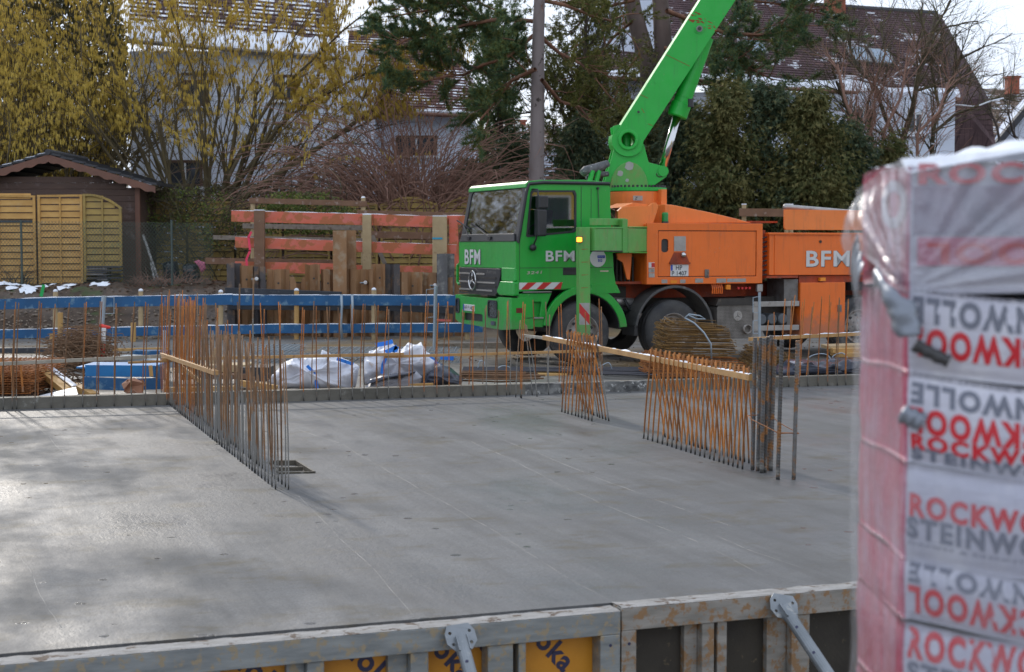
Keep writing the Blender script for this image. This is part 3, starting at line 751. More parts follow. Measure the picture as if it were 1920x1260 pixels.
# upper front panel
cab.plate([(0, 1.57), (WID, 1.57), (WID, 2.0), (0, 2.0)], [], -.03, .02, fp)
cab.bx(.0, 1.65, .04, WID - .04, 1.22, 1.26)
tp(cab, 'cab_shell', green, bevel=.012)
# roof with a slightly raised front visor
m_ = MB(); k0 = []
prof = [(.17, 2.885), (.155, 2.93), (.20, 2.965), (.40, 2.985), (1.2, 3.0), (1.62, 2.97), (1.63, 2.935)]
m_.plate(prof + [(1.6, 2.93), (.2, 2.88)], [], .02, WID - .02, idp); tp(m_, 'roof', green, bevel=.01)
# windscreen frame (leaning back), black surround and the pane
wsx = lambda z: .0 + (z - 2.0) * .20
wf = lambda a, b, c: (wsx(b) + c - .012, a, b)
m_ = MB(); m_.plate([(.0, 2.0), (WID, 2.0), (WID, 2.90), (0, 2.90)], [rrect(.13, WID - .13, 2.13, 2.85, .09)], 0, .03, wf); tp(m_, 'windscreen_surround', blackp, bevel=.006)
m_ = MB(); m_.plate([(.0, 2.86), (WID, 2.86), (WID, 2.93), (0, 2.93)], [], -.02, .05, wf); tp(m_, 'sun_visor_strip', green, bevel=.01)
_w = rrect(.12, WID - .12, 2.12, 2.86, .09)
ws_ = tp(MB().add([Vector(wf(a, b, .014)) for a, b in _w], [tuple(range(len(_w)))]), 'windscreen', glass, fix=False)
m_ = MB(); m_.plate([(.04, 2.0), (WID - .04, 2.0), (WID - .1, 2.13), (.1, 2.13)], [], -.035, .0, wf); tp(m_, 'wiper_panel', blackp, bevel=.01)
for (ta, za, tb, zb) in ((1.05, 2.10, 1.75, 2.24), (2.0, 2.10, 2.45, 2.30)):
    m_ = MB(); pa = Vector((wsx(za) - .06, ta, za - .04)); pb = Vector((wsx(zb) - .03, tb, zb)); m_.tube([pa, pb], .012, 6)
    d_ = Vector((0, .9, .22)).normalized(); m_.beam(pb - d_ * .32, pb + d_ * .32, .012, .022); m_.box(pa, (.05, .12, .05)); tp(m_, 'windscreen_wiper', blackp)
# side window panes with black rubber
for t_, tn in ((.012, 'side_window'), (WID - .018, 'side_window')):
    f_ = tp(MB().plate([(a + (.02 if a < .6 else -.02) * -1.0, b + (.02 if b < 2.4 else -.02) * -1.0) for a, b in wh], [[(a + (.012 if a < .6 else -.012), b + (.012 if b < 2.4 else -.012)) for a, b in wh]], t_ - .018, t_ + .012, idp), 'window_seal', blackp)
    tp(MB().add([Vector((a, t_, b)) for a, b in wh], [tuple(range(len(wh)))]), tn, glassd, f_, fix=False)
m_ = MB(); m_.tube([(.012, -.008, 1.98), (.03, -.010, 2.10), (.152, -.010, 2.80), (.20, -.010, 2.92), (.45, -.010, 2.945), (1.63, -.010, 2.945)], [.022, .026, .028, .03, .03, .03], 6); tp(m_, 'side_gutter', blackp)
# door joint lines and handle
for (a, b, c, d) in ((1.12, 1.26, 1.128, 2.89), (1.30, 2.25, 1.306, 2.86), (.035, 1.25, .042, 2.02)):
    tp(MB().bx(a, c, -.003, .002, b, d), 'door_joint', blackp)
tp(MB().bx(.04, 1.70, -.003, .002, 1.575, 1.583), 'door_joint', blackp)
m_ = MB(); m_.bx(.80, 1.06, -.010, .01, 1.46, 1.585); tp(m_, 'door_handle', blackp, bevel=.012)
tp(MB().bx(.83, 1.03, -.024, -.009, 1.545, 1.57), 'handle_grip', blackp)
# badges and lettering
def outlined(txt, s0, s1, z0, z1, t=-.004, parent=None, front=False):
    a = MB(); b_ = MB(); wdt = (s1 - s0)
    if front:
        add_text(a, txt, (t - .003, s1, z0), (0, -1, 0), (0, 0, 1), width=wdt, height=z1 - z0, bold=.022); add_text(b_, txt, (t, s1 - .012, z0 - .010), (0, -1, 0), (0, 0, 1), width=wdt + .01, height=z1 - z0 + .01, bold=.022)
    else:
        add_text(a, txt, (s0, t - .003, z0), (1, 0, 0), (0, 0, 1), width=wdt, height=z1 - z0, bold=.022); add_text(b_, txt, (s0 + .008, t, z0 - .010), (1, 0, 0), (0, 0, 1), width=wdt + .01, height=z1 - z0 + .01, bold=.022)
    p_ = tp(a, 'lettering', white, fix=False); tp(b_, 'lettering_shadow', blackp, fix=False)
x0, zb = S_(1023, 490); x1, zt_ = S_(1077, 470)
outlined('BFM', x0, x1, zb, zt_)
outlined('BFM', 1.50, 2.22, 1.62, 1.87, -.034, front=True)
m_ = MB(); add_text(m_, '3241', (.16, -.004, 1.475), (1, 0, .04), (.25, 0, 1), width=.26, height=.05, bold=.03); tp(m_, 'lettering', silver, fix=False)
m_ = MB(); m_.bx(1.47, 1.62, -.004, 0, 1.51, 1.53); tp(m_, 'badge', silver)
sx, sz = S_(1121, 484)
circ = [(sx + .145 * math.cos(a * math.pi / 16), sz + .145 * math.sin(a * math.pi / 16)) for a in range(32)]
st_ = tp(MB().plate(circ, [], -.004, 0, idp), 'round_sticker', white)
m_ = MB(); m_.bx(sx - .01, sx + .125, -.007, -.0045, sz - .0, sz + .045); add_text(m_, 'BG', (sx + .0, -.006, sz - .06), (1, 0, 0), (0, 0, 1), height=.045); tp(m_, 'sticker_print', bluem, st_, fix=False)
m_ = MB(); add_text(m_, 'System', (sx + .0, -.008, sz + .010), (1, 0, 0), (0, 0, 1), width=.11, height=.024, bold=.0); tp(m_, 'sticker_lettering', white, st_, fix=False)
# warning stripes
s0, s1 = .03, .80
base_ = tp(MB().plate([(s0, 1.235), (.70, 1.235), (s1, 1.345), (s0, 1.345)], [], -.004, 0, idp), 'warning_strip', white)
m_ = MB()
for a in (.03, .33, .63):
    a0 = a if a > .1 else .06
    m_.plate([(a0, 1.235), (a0 + .13, 1.235), (min(a0 + .27, .79), 1.345), (a0 + .12, 1.345)], [], -.008, -.0045, idp)
tp(m_, 'red_stripes', redm, base_)
# grille, emblem, slats
m_ = MB(); m_.plate([(.60, 1.56), (2.44, 1.56), (2.44, 1.50), (2.36, 1.16), (.80, 1.10), (.72, 1.16), (.60, 1.45)], [], -.05, .1, fp); g_ = tp(m_, 'grille', blackp, bevel=.012)
for i, z in enumerate((1.46, 1.32, 1.19)):
    for (a, b) in ((.80 if i < 2 else .92, 1.60), (1.88, 2.40)):
        if i == 0 and a < 1.5: a = 1.25
        m_ = MB(); m_.bx(-.072, -.05, a, b, z - .014, z + .014); tp(m_, 'grille_slat', silver, g_, bevel=.004)
    m_ = MB(); m_.bx(-.062, -.05, .76, 2.42, z - .075, z - .045); tp(m_, 'grille_blade', darkm, g_)
m_ = MB(); m_.tube([(-.085, 1.74 + .155 * math.cos(a * math.pi / 16), 1.35 + .155 * math.sin(a * math.pi / 16)) for a in range(33)], .014, 8, cap=False)
for a in (90, 210, 330):
    m_.tube([(-.085, 1.74, 1.35), (-.085, 1.74 + .15 * math.cos(R(a)), 1.35 + .15 * math.sin(R(a)))], [.022, .006], 5)
tp(m_, 'round_emblem', chrome, smooth=True)
m_ = MB(); add_text(m_, 'Actros', (-.052, 1.18, 1.475), (0, -1, 0), (0, 0, 1), width=.40, height=.06, bold=.01); tp(m_, 'lettering', steelg, g_, fix=False)
# corner panels beside the grille
m_ = MB(); m_.plate([(0, 1.36), (.58, 1.36), (.58, 1.58), (0, 1.58)], [], -.045, .03, fp); tp(m_, 'corner_panel', green, bevel=.03, seg=3)
m_ = MB(); m_.plate([(-.02, 1.13), (.60, 1.13), (.72, 1.18), (.56, 1.36), (-.02, 1.36)], [], -.075, .03, fp); tp(m_, 'corner_panel', green, bevel=.03, seg=3)
# bumper
bo = [(.0, .60), (.0, 1.10), (.56, 1.10), (.66, 1.065), (2.22, 1.065), (2.30, 1.09), (WID, 1.09), (WID, .66), (2.30, .60), (.4, .57)]
hl = rrect(.60, .98, .76, 1.03, .05); hl2 = rrect(2.30, 2.46, .78, 1.01, .05); inn = rrect(1.24, 2.22, .66, .79, .03)
m_ = MB(); m_.plate(bo, [hl, hl2, inn], -.10, .28, fp); bp_ = tp(m_, 'bumper', green, bevel=.010)
lens = glass_mat('lamp_lens', (.75, .78, .80), .5, .08)
for (a, b, c, d) in ((.60, .98, .76, 1.03), (2.30, 2.46, .78, 1.02)):
    h_ = tp(MB().plate(rrect(a - .012, b + .012, c - .012, d + .012, .055), [rrect(a + .012, b - .012, c + .012, d - .012, .045)], -.115, -.06, fp), 'headlight', blackp)
    m_ = MB(); Mx = Matrix.Translation((-.052, (a * .35 + b * .65), (c + d) / 2 - .02)); m_.lathe([(.085, -.05), (.07, -.01), (.03, .01), (0, .012)], Mx, 20); m_.lathe([(.055, -.05), (.045, -.02), (0, .0)], Matrix.Translation((-.052, a * .7 + b * .3, (c + d) / 2 + .05)), 16); tp(m_, 'reflector', chrome, h_, smooth=True)
    tp(MB().bx(-.086, -.08, a + .01, b - .01, c + .01, d - .01), 'lamp_back', white, h_)  # white plate stands in for the bright reflection of the lamp bowl
    tp(MB().plate(rrect(a, b, c, d, .05), [], -.108, -.104, fp), 'lens', lens, h_)
f_ = tp(MB().bx(-.11, -.05, .66, .86, .625, .70), 'fog_lamp', blackp, bevel=.012); tp(MB().bx(-.116, -.11, .68, .84, .635, .69), 'lens', chrome, f_)
tp(MB().bx(-.02, .0, 1.24, 2.22, .65, .80), 'air_intake', blackp)
pl = tp(MB().bx(-.112, -.101, 1.58, 2.10, .825, .935), 'number_plate', white, bevel=.004); tp(MB().bx(-.114, -.1125, 2.05, 2.10, .825, .935), 'plate_band', bluem, pl)
m_ = MB(); add_text(m_, 'HP P 1407', (-.114, 2.03, .845), (0, -1, 0), (0, 0, 1), width=.42, height=.07, bold=.01); tp(m_, 'plate_lettering', blackp, pl, fix=False)
tp(MB().bx(-.02, .10, -.006, .01, .86, .94), 'side_reflector', mat('dark_red', (.16, .02, .015), rough=.3, bump=0))
# entry step and the wheel arch of the first axle
c1 = S_(1093, 620); c2 = S_(1264, 620)
m_ = MB(); m_.plate([(.03, .64), (.03, 1.17), (.62, 1.17), (.52, .95), (.50, .68), (.46, .62)], [[(.10, .78), (.10, 1.03), (.44, 1.03), (.40, .78)]], .03, .10, idp); tp(m_, 'entry_step', green, bevel=.01)
tp(MB().bx(.05, .50, .10, .30, .70, 1.10), 'step_well', green); tp(MB().bx(.10, .46, .0, .12, .765, .785), 'step_tread', alum); tp(MB().bx(.10, .60, .0, .12, 1.185, 1.20), 'step_tread', alum)
def arch(name, c, r0, r1, a0, a1, t0, t1, mt, n=22, asym=0):
    m2 = MB(); vs = []
    for i in range(n + 1):
        a = R(a0 + (a1 - a0) * i / n); ex = 1 + asym * max(0, math.cos(a))
        for (r_, t_) in ((r0, t0), (r1, t0), (r1, t1), (r0, t1)): m2.v.append(Vector((c[0] + r_ * ex * math.cos(a), t_, c[1] + r_ * math.sin(a))))
    for i in range(n):
        for j in range(4):
            a = i * 4 + j; b = i * 4 + (j + 1) % 4; m2.f.append((a, a + 4, b + 4, b)); m2.m.append(0)
    m2.f += [(0, 1, 2, 3), (n * 4 + 3, n * 4 + 2, n * 4 + 1, n * 4)]; m2.m += [0, 0]
    return tp(m2, name, mt, bevel=.008)
arch('wheel_arch', (c1[0] + .02, .55), .615, .735, 4, 172, -.02, .06, green, asym=.06)
arch('wheel_arch_liner', (c1[0] + .02, .55), .60, .625, 2, 176, -.0, .50, blackp, asym=.06)
m_ = MB(); m_.plate([(1.30, 1.24), (1.25, 1.16), (1.60, 1.16), (1.83, 1.16), (1.76, 1.30), (1.3, 1.30)], [], -.03, .05, idp); tp(m_, 'rear_cab_skirt', green, bevel=.01)
arch('rear_wheel_guard', (c2[0], .53), .70, .745, 5, 178, -.03, .42, mat('guard_plastic', (.05, .05, .052), (.09, .088, .085), .55, ns=3, spots=(.15, .14, .13), sp=(.6, .7)))
tp(MB().bx(c2[0] - .76, c2[0] - .70, -.03, .42, .45, .62), 'guard_flap', blackp)
# wheels
def wheel(s, t, z, side=-1, nm='wheel', rr_=.515):
    Wm = Matrix.Translation((s, t, z)) @ Matrix.Rotation(R(90), 4, 'Z')      # local x -> +t ; outer face toward -t
    w_ = thing(nm, None, None, (0, 0, 0)); w_.parent = TR
    m2 = MB(); m2.lathe([(.285, -.02), (.31, -.012), (.36, -.022), (.44, -.022), (.487, .004), (.507, .03)] + [(rr_, .045), (rr_, .09), (rr_ - .012, .095), (rr_ - .012, .105), (rr_, .11), (rr_, .2), (rr_ - .012, .205), (rr_ - .012, .215), (rr_, .22), (rr_, .28)] + [(.507, .30), (.47, .32), (.36, .335), (.29, .33), (.285, .3)], Wm, 48)
    m2.build('tyre', rubber, w_, smooth=True, fix=True)
    m2 = MB(); m2.lathe([(.29, -.018), (.298, -.026), (.292, -.03), (.28, -.02), (.262, .02), (.255, .055), (.235, .05), (.15, .0), (.145, -.01), (.105, -.012), (.10, -.045), (.085, -.075), (.06, -.085), (0, -.088)], Wm, 40); rim = m2.build('rim', rimm, w_, smooth=True)
    for k in range(10):
        a = k * math.pi / 5 + .2; m2 = MB(); p_ = Wm @ Vector((.028 - .008, .198 * math.cos(a), .198 * math.sin(a))); q_ = Wm @ Vector((.06, .198 * math.cos(a), .198 * math.sin(a))); m2.cyl(p_, q_, .027, 12); m2.build('hand_hole', blackp, w_)
    m2 = MB()
    for k in range(10):
        a = k * math.pi / 5; p_ = Wm @ Vector((-.022, .126 * math.cos(a), .126 * math.sin(a))); q_ = Wm @ Vector((.0, .126 * math.cos(a), .126 * math.sin(a))); m2.cyl(p_, q_, .014, 6)
    m2.build('wheel_nuts', steelg, w_)
    return w_
wheel(c1[0], .04, .515); wheel(c2[0], .04, .515)
for s in (6.55, 7.9): wheel(s, .04, .515)
for s in (c1[0], c2[0], 6.55, 7.9):
    m2 = MB(); m2.lathe([(.28, 0), (.44, 0), (.5, .03), (.515, .06), (.515, .26), (.5, .3), (.44, .32), (.28, .32)], Matrix.Translation((s, 2.14, .515)) @ Matrix.Rotation(R(90), 4, 'Z'), 32); tp(m2, 'far_tyre', rubber, smooth=True)
    tp(MB().cyl((s, .3, .515), (s, 2.2, .515), .07, 10), 'axle', darkm)
# chassis
for t_ in (.75, 1.65): tp(MB().bx(.2, 8.6, t_, t_ + .1, .78, 1.04), 'chassis_rail', darkm)
tp(MB().bx(.3, 2.2, .5, 2.0, .95, 1.25), 'engine', darkm)
tp(MB().bx(3.6, 8.4, .8, 2.2, .98, 1.28), 'subframe', orangd)
tp(MB().bx(1.8, 4.6, .62, 1.9, 1.05, 1.32), 'subframe', orangd)
m_ = MB(); m_.tube([(1.6, .35, 1.02), (2.1, .4, 1.0), (2.5, .5, .98)], .07, 10); tp(m_, 'air_pipe', alum, smooth=True)
m_ = MB()
for k in range(9):
    y_ = .3 + .05 * (k % 3); m_.tube([(1.75 + .05 * k, y_, 1.05), (1.8 + .06 * k, y_ - .02, .92 - .01 * k), (2.1 + .04 * k, y_ + .05, .82), (2.4, y_ + .1, .9)], .016, 5)
tp(m_, 'hose_bundle', blackp, smooth=True)
tp(MB().bx(1.3, 2.3, .45, .6, .60, .95), 'engine_cover', darkm)
# exhaust silencer, perforated
perf, nt, b = new_mat('perforated_cover'); v = coords(nt, 'Object', (1, 1, 1)); vo = N(nt, 'ShaderNodeTexVoronoi', Scale=42.0, Randomness=0.0); nt.links.new(v, vo.inputs['Vector'])
nt.links.new(mixc(nt, ramp(nt, vo.outputs['Distance'], .25, .35, (1, 1, 1, 1), (0, 0, 0, 1)), mixc(nt, ramp(nt, nz(nt, v, 5, 5), .4, .65), (.23, .215, .20), (.14, .13, .12)), (.05, .045, .04)), b.inputs['Base Color']); b.inputs['Roughness'].default_value = .5; b.inputs['Metallic'].default_value = .4
a0, z1_ = S_(1345, 562); a1, z0_ = S_(1411, 634)
ex = tp(MB().plate(rrect(a0, a1, z0_, z1_ - .08, .07), [], .0, .55, idp), 'exhaust_silencer', perf, bevel=.02)
tp(MB().plate([(a0 - .04, z1_ - .10), (a0 + .02, z1_ + .02), (a1 - .05, z1_ + .02), (a1 + .02, z1_ - .10)], [], -.02, .6, idp), 'silencer_lid', darkm, ex, bevel=.01)
px_, pz_ = S_(1400, 617); m_ = MB(); m_.lathe([(.075, .06), (.08, -.05), (.066, -.05), (.062, .06)], Matrix.Translation((px_, 0, pz_)) @ Matrix.Rotation(R(90), 4, 'Z'), 24); tp(m_, 'tail_pipe', rimm, ex, smooth=True); tp(MB().cyl((px_, .02, pz_), (px_, .015, pz_), .064, 20), 'pipe_mouth', blackp, ex)
ex_, ez_ = S_(1383, 592); m_ = MB(); m_.plate([(ex_ + .085 * math.cos(a * math.pi / 12), ez_ + .085 * math.sin(a * math.pi / 12)) for a in range(24)], [], -.008, .001, idp); em = tp(m_, 'round_badge', alum, ex)
m_ = MB()
for a in (90, 210, 330): m_.tube([(ex_, -.010, ez_), (ex_ + .06 * math.cos(R(a)), -.010, ez_ + .06 * math.sin(R(a)))], [.008, .003], 4)
tp(m_, 'badge_star', steelg, em)
# battery tray and air tanks
r0 = S_(1413, 570)[0]; r1 = S_(1499, 570)[0]; zt1 = S_(1450, 570)[1]; zt2 = S_(1450, 615)[1]
m_ = MB(); m_.bx(r0, r1, 0, .05, zt1 - .045, zt1 + .045); m_.bx(r0, r1, 0, .05, zt2 - .045, zt2 + .045); tp(m_, 'tank_rail', alum, bevel=.006)
tp(MB().bx(r0, r0 + .10, .0, .045, zt2 + .046, zt1 - .046), 'tray_upright', alum); tp(MB().bx(r1 - .22, r1 - .12, .05, .1, zt2, zt1), 'tray_upright', steelg)
tp(MB().bx(r0, r1 - .02, .3, .9, zt2 - .03, zt1 + .12), 'battery_box', darkm)
for k in range(3):
    m_ = MB(); m_.tube([(r0 + .2 + k * .21, .04, zt2 + .15), (r0 + .2 + k * .21, .06, zt2 + .15), (r0 + .2 + k * .21, .3, zt2 + .15)], [.08, .098, .10], 18); a_ = tp(m_, 'air_tank', mat('tank_grey', (.10, .115, .13), (.08, .09, .1), .5) if k == 0 else bpy.data.materials['tank_grey'], smooth=False, bevel=.008)
# lower orange locker
l0, zt3 = S_(1501, 530); l1, zb3 = S_(1584, 626)
lk = tp(MB().bx(l0, l1, 0, .6, zb3, zt3), 'locker_door', orange, bevel=.008); tp(MB().bx(l1 - .16, l1 - .08, -.012, .0, .78, .90), 'latch', steelg, lk); tp(MB().bx(l0, 8.4, .05, .6, zt3, zt3 + .12), 'locker_top_rail', orangd)
tp(MB().bx(l0 - .30, l0 - .02, .05, .6, zt3 - .35, zt3 + .06), 'grey_panel', steelg); tp(MB().bx(l1 + .12, 8.2, .0, .6, 1.15, 1.3), 'rear_mudguard', blackp)
# --- orange pump housing
b0, bt = S_(1212, 418); b1_, bb = S_(1428, 531)
d0, dt = S_(1233, 432); d1, db = S_(1417, 518)
tp(MB().bx(b0, b1_, .02, 2.45, bb, bt - .02), 'pump_housing', orange, bevel=.01)
ov = rrect(*[S_(1239.5, 460)[0], S_(1252.5, 460)[0]], S_(1246, 473)[1], S_(1246, 448)[1], .045)
m_ = MB(); m_.plate([(b0, bb), (b1_, bb), (b1_, bt), (b0, bt)], [[(d0, db), (d1, db), (d1, dt), (d0, dt)]], -.022, .018, idp); tp(m_, 'housing_frame', orange, bevel=.006)
m_ = MB(); m_.plate([(d0 + .012, db + .012), (d1 - .012, db + .012), (d1 - .012, dt - .012), (d0 + .012, dt - .012)], [ov], -.012, .008, idp); dr = tp(m_, 'housing_door', orange, bevel=.004)
tp(MB().bx(d0, d1, .010, .014, db, dt), 'door_gap', blackp)
m_ = MB(); m_.plate([S_(1263, 471), S_(1285, 471), S_(1285, 443), S_(1263, 443)], [], -.018, -.0125, idp); tp(m_, 'instruction_plate', alum, dr)
rc = [S_(1263, 473), S_(1284, 473), S_(1292, 492), S_(1254, 492)]
m_ = MB(); m_.plate(rc, [], -.016, -.0125, idp); m_.plate([S_(1254, 492), S_(1292, 492), S_(1292, 495), S_(1254, 495)], [], -.05, -.0125, idp); tp(m_, 'lamp_recess', orangd, dr)
lx, lz = S_(1280, 478); m_ = MB(); m_.lathe([(.05, .0), (.045, -.025), (.025, -.045), (0, -.05)], Matrix.Translation((lx, -.02, lz)) @ Matrix.Rotation(R(90), 4, 'Z'), 18); tp(m_, 'side_lamp', chrome, dr, smooth=True)
q0, q1 = S_(1256, 518), S_(1290, 496)
npl = tp(MB().bx(q0[0], q1[0], -.022, -.013, q0[1], q1[1]), 'number_plate', white, bevel=.004); tp(MB().bx(q0[0] + .005, q0[0] + .04, -.0235, -.0225, q1[1] - .10, q1[1] - .005), 'plate_band', bluem, npl)
m_ = MB(); add_text(m_, 'HP', (q0[0] + .10, -.0245, (q0[1] + q1[1]) / 2 + .008), (1, 0, 0), (0, 0, 1), width=.12, height=.075, bold=.01); add_text(m_, 'P 1407', (q0[0] + .025, -.0245, q0[1] + .012), (1, 0, 0), (0, 0, 1), width=.28, height=.075, bold=.01); tp(m_, 'plate_lettering', blackp, npl, fix=False)
for (xa, ya, xb, yb, mt) in ((1215, 492, 1226, 502, white), (1215, 503, 1226, 511, alum), (1215, 512, 1226, 520, alum), (1239, 524, 1250, 531, alum), (1256, 525, 1268, 531, amber), (1274, 524, 1284, 531, alum), (1302, 522, 1317, 530, alum), (1342, 522, 1360, 530, alum), (1362, 522, 1397, 529, alum), (1320, 505, 1328, 521, steelg)):
    p_, q_ = S_(xa, yb), S_(xb, ya); tp(MB().bx(p_[0], q_[0], -.0265, -.0225, p_[1], q_[1]), 'sticker', mt)
tp(MB().bx(S_(1220, 500)[0] + .0, S_(1226, 500)[0], -.029, -.027, S_(1220, 501)[1], S_(1220, 493)[1]), 'sticker', redm)
m_ = MB()
for k in range(6): x_ = S_(1337 + k * 3.6, 545)[0]; m_.tube([(x_, .05, bb), (x_ + .01, .03, bb - .08), (x_ + .01, .04, bb - .17)], .013, 5)
tp(m_, 'valve_levers', orange)
for k in range(4):
    x_ = S_(1385 + k * 7, 540)[0]; tp(MB().cyl((x_, .03, bb - .08), (x_, .0, bb - .08), .022, 10), 'hose_coupling', redm)
tp(MB().bx(S_(1362, 540)[0], S_(1370, 540)[0], .0, .05, bb - .10, bb - .02), 'emergency_switch', amber)
tp(MB().bx(S_(1420, 540)[0], S_(1430, 540)[0], .0, .05, bb - .14, bb - .02), 'junction_box', alum)
# sloping guard on top
hp = [S_(1247, 419, .25), S_(1247, 383, .25), S_(1261, 384, .25), S_(1330, 398, .25), S_(1381, 410, .25), S_(1409, 418, .25)]
tp(MB().plate(hp, [], .25, .9, idp), 'sloping_guard', orangel, bevel=.012)
bc = S_(1247, 417, .12); m_ = MB(); m_.tube([(bc[0], .12, bt), (bc[0], .12, bt + .03)], .06, 16); bk = tp(m_, 'beacon_base', blackp)
m_ = MB(); m_.tube([(bc[0], .12, bt + .03), (bc[0], .12, bt + .15), (bc[0], .12, bt + .18)], [.055, .055, .045], 16); tp(m_, 'beacon_dome', mat('green_lens', (.01, .25, .04), (.008, .2, .03), .2, bump=0), bk, smooth=False)
# slot between housings
tp(MB().bx(b1_ + .05, b1_ + .16, .15, 2.2, 1.35, 2.2), 'inner_panel', orangd); m_ = MB()
for k in range(9): m_.tube([(b1_ + .06, .1, 1.42 + k * .08), (b1_ + .17, .08, 1.45 + k * .08)], .012, 5)
tp(m_, 'hose_ends', blackp)
tp(MB().bx(b1_ - .1, b1_ + .5, .3, 2.2, bt + .02, bt + .05), 'deck_plate', orangd)
# rear housing
e0, et = S_(1443, 436); _, eb = S_(1443, 518); E1_ = 8.6
tp(MB().plate([(e0, eb + .02), (e0 + .0, et), (E1_, et), (E1_, eb)], [], .0, 2.5, idp), 'rear_housing', orange, bevel=.012)
tp(MB().bx(e0 - .04, E1_, -.03, .05, et - .035, et), 'housing_lip', orange, bevel=.004); tp(MB().bx(e0 - .08, e0 + .55, -.05, .3, eb - .03, eb + .01), 'step_plate', orangd)
tp(MB().bx(e0 + .10, e0 + .13, -.012, .0, eb + .03, et - .04), 'housing_rib', orange)
g0, gt = S_(1470, 393); _, gb_ = S_(1470, 431)
tp(MB().plate([(g0, gb_ + .03), (g0 + .03, gb_), (E1_ - .3, gb_), (E1_ - .3, gt), (g0, gt)], [], -.02, .02, idp), 'hopper_guard', orangel, bevel=.006)
xa, za = S_(1511, 500); xb, zb_ = S_(1593, 470)
outlined('BFM', xa, xb, za, zb_, -.006)
bl = S_(1538, 453); tp(MB().cyl((bl[0], -.015, bl[1]), (bl[0], 0, bl[1]), .025, 10), 'bolt', darkm)
tp(MB().bx(S_(1537, 523)[0], S_(1547, 523)[0], -.02, .06, eb - .09, eb - .03), 'side_marker', amber)
m_ = MB(); q_ = [S_(1470 + 12 * k, 388 + 1.0 * k, .7) for k in range(12)]; m_.tube([(a, .7, b) for a, b in q_], .05, 8); tp(m_, 'delivery_hose', alum, smooth=True)
# --- turret
cs = 2.77; ct = 1.25
def disc(r0, r1, z0, z1, name, mt, n=40): return tp(MB().tube([(cs, ct, z0), (cs, ct, z1)], [r0, r1], n), name, mt)
zr = S_(1190, 357, .72)[1]
disc(.52, .52, zr - .26, zr - .01, 'turret_base', orangel); disc(.36, .36, 1.9, zr - .26, 'turret_column', orangd)
disc(.53, .53, zr, zr + .06, 'slewing_ring', greenb)
m_ = MB()
for k in range(44):
    a = k * 2 * math.pi / 44; m_.tube([(cs + .50 * math.cos(a), ct + .50 * math.sin(a), zr + .055), (cs + .50 * math.cos(a), ct + .50 * math.sin(a), zr + .10)], .019, 6)
tp(m_, 'ring_bolts', blackp)
p_, q_ = S_(1187, 366, .72), S_(1204, 360, .72); lb = tp(MB().bx(p_[0], q_[0], .705, .72, zr - .17, zr - .09), 'small_sign', alum); m_ = MB(); add_text(m_, 'Z', (p_[0] + .02, .703, zr - .155), (1, 0, 0), (.3, 0, 1), height=.05); tp(m_, 'sign_lettering', blackp, lb, fix=False)
tp(MB().bx(S_(1236, 370, .7)[0], S_(1246, 370, .7)[0], .62, 1.9, bt - .1, zr + .02), 'turret_post', orangel)
for k in range(3): tp(MB().bx(cs - .52 + .1 * k, cs - .40 + .35 * k, .80 + .02 * k, .9, 2.32 + .10 * k, 2.37 + .10 * k), 'bracket', orangel)
# outrigger housing (front left)
hs = [S_(x, y, .12) for x, y in ((1158, 420), (1158, 395), (1165, 389), (1177, 387), (1216, 386), (1222, 381), (1229, 380), (1234, 386), (1230, 400), (1224, 418), (1223, 428), (1158, 428))]
tp(MB().plate(hs, [], .10, .16, idp), 'bracket_plate', orangel, bevel=.008)
hs = [S_(x, y, .12) for x, y in ((1166, 389), (1190, 380), (1217, 383), (1216, 388))]; tp(MB().plate(hs, [], .17, .8, idp), 'bracket_cover', orangel, bevel=.006)
hs = [S_(x, y, .12) for x, y in ((1156, 428), (1226, 428), (1226, 418), (1240, 418), (1240, 426), (1215, 428), (1215, 531), (1211, 531), (1211, 430), (1156, 430))]
tp(MB().bx(S_(1156, 1)[0], b0, .16, .9, S_(1160, 430)[1], S_(1160, 418)[1]), 'outrigger_box', orangd)
hs = [S_(x, y, .1) for x, y in ((1157, 475), (1185, 475), (1181, 524), (1176, 524), (1168, 492), (1158, 486))]; tp(MB().plate(hs, [], .1, .14, idp), 'gusset', orange)
tp(MB().bx(1.80, b0, .16, 2.2, 1.30, 1.34), 'floor_plate', orangd); tp(MB().bx(1.78, b0 + .02, .85, .95, 1.3, 2.3), 'dark_bulkhead', darkm)
for k in range(5): tp(MB().cyl((1.95 + k * .075, .35, 1.34), (1.95 + k * .075, .35, 1.75), .02, 8), 'pipe', darkm)
# the turret is slewed a little from the truck's axis
TH2 = R(3.0); _dl = TH2 - TH; T2S = Vector((math.cos(TH2), math.sin(TH2), 0)); T2T = Vector((-T2S.y, T2S.x, 0))
O2 = TO + TS * cs + TT * ct - T2S * cs - T2T * ct
M2 = Matrix.Translation((cs, ct, 0)) @ Matrix.Rotation(_dl, 4, 'Z') @ Matrix.Translation((-cs, -ct, 0))
def S2_(px, py, t=0.0):
    d = ray(px, py); o = O2 + T2T * t; k = (o - _C).dot(T2T) / d.dot(T2T); p = _C + d * k - o
    return (p.dot(T2S), p.z)
def tp2(mb, name, mt, parent=None, **k):
    mb.v = [M2 @ Vector(v) for v in mb.v]; return mb.build(name, mt, parent or TR, **k)
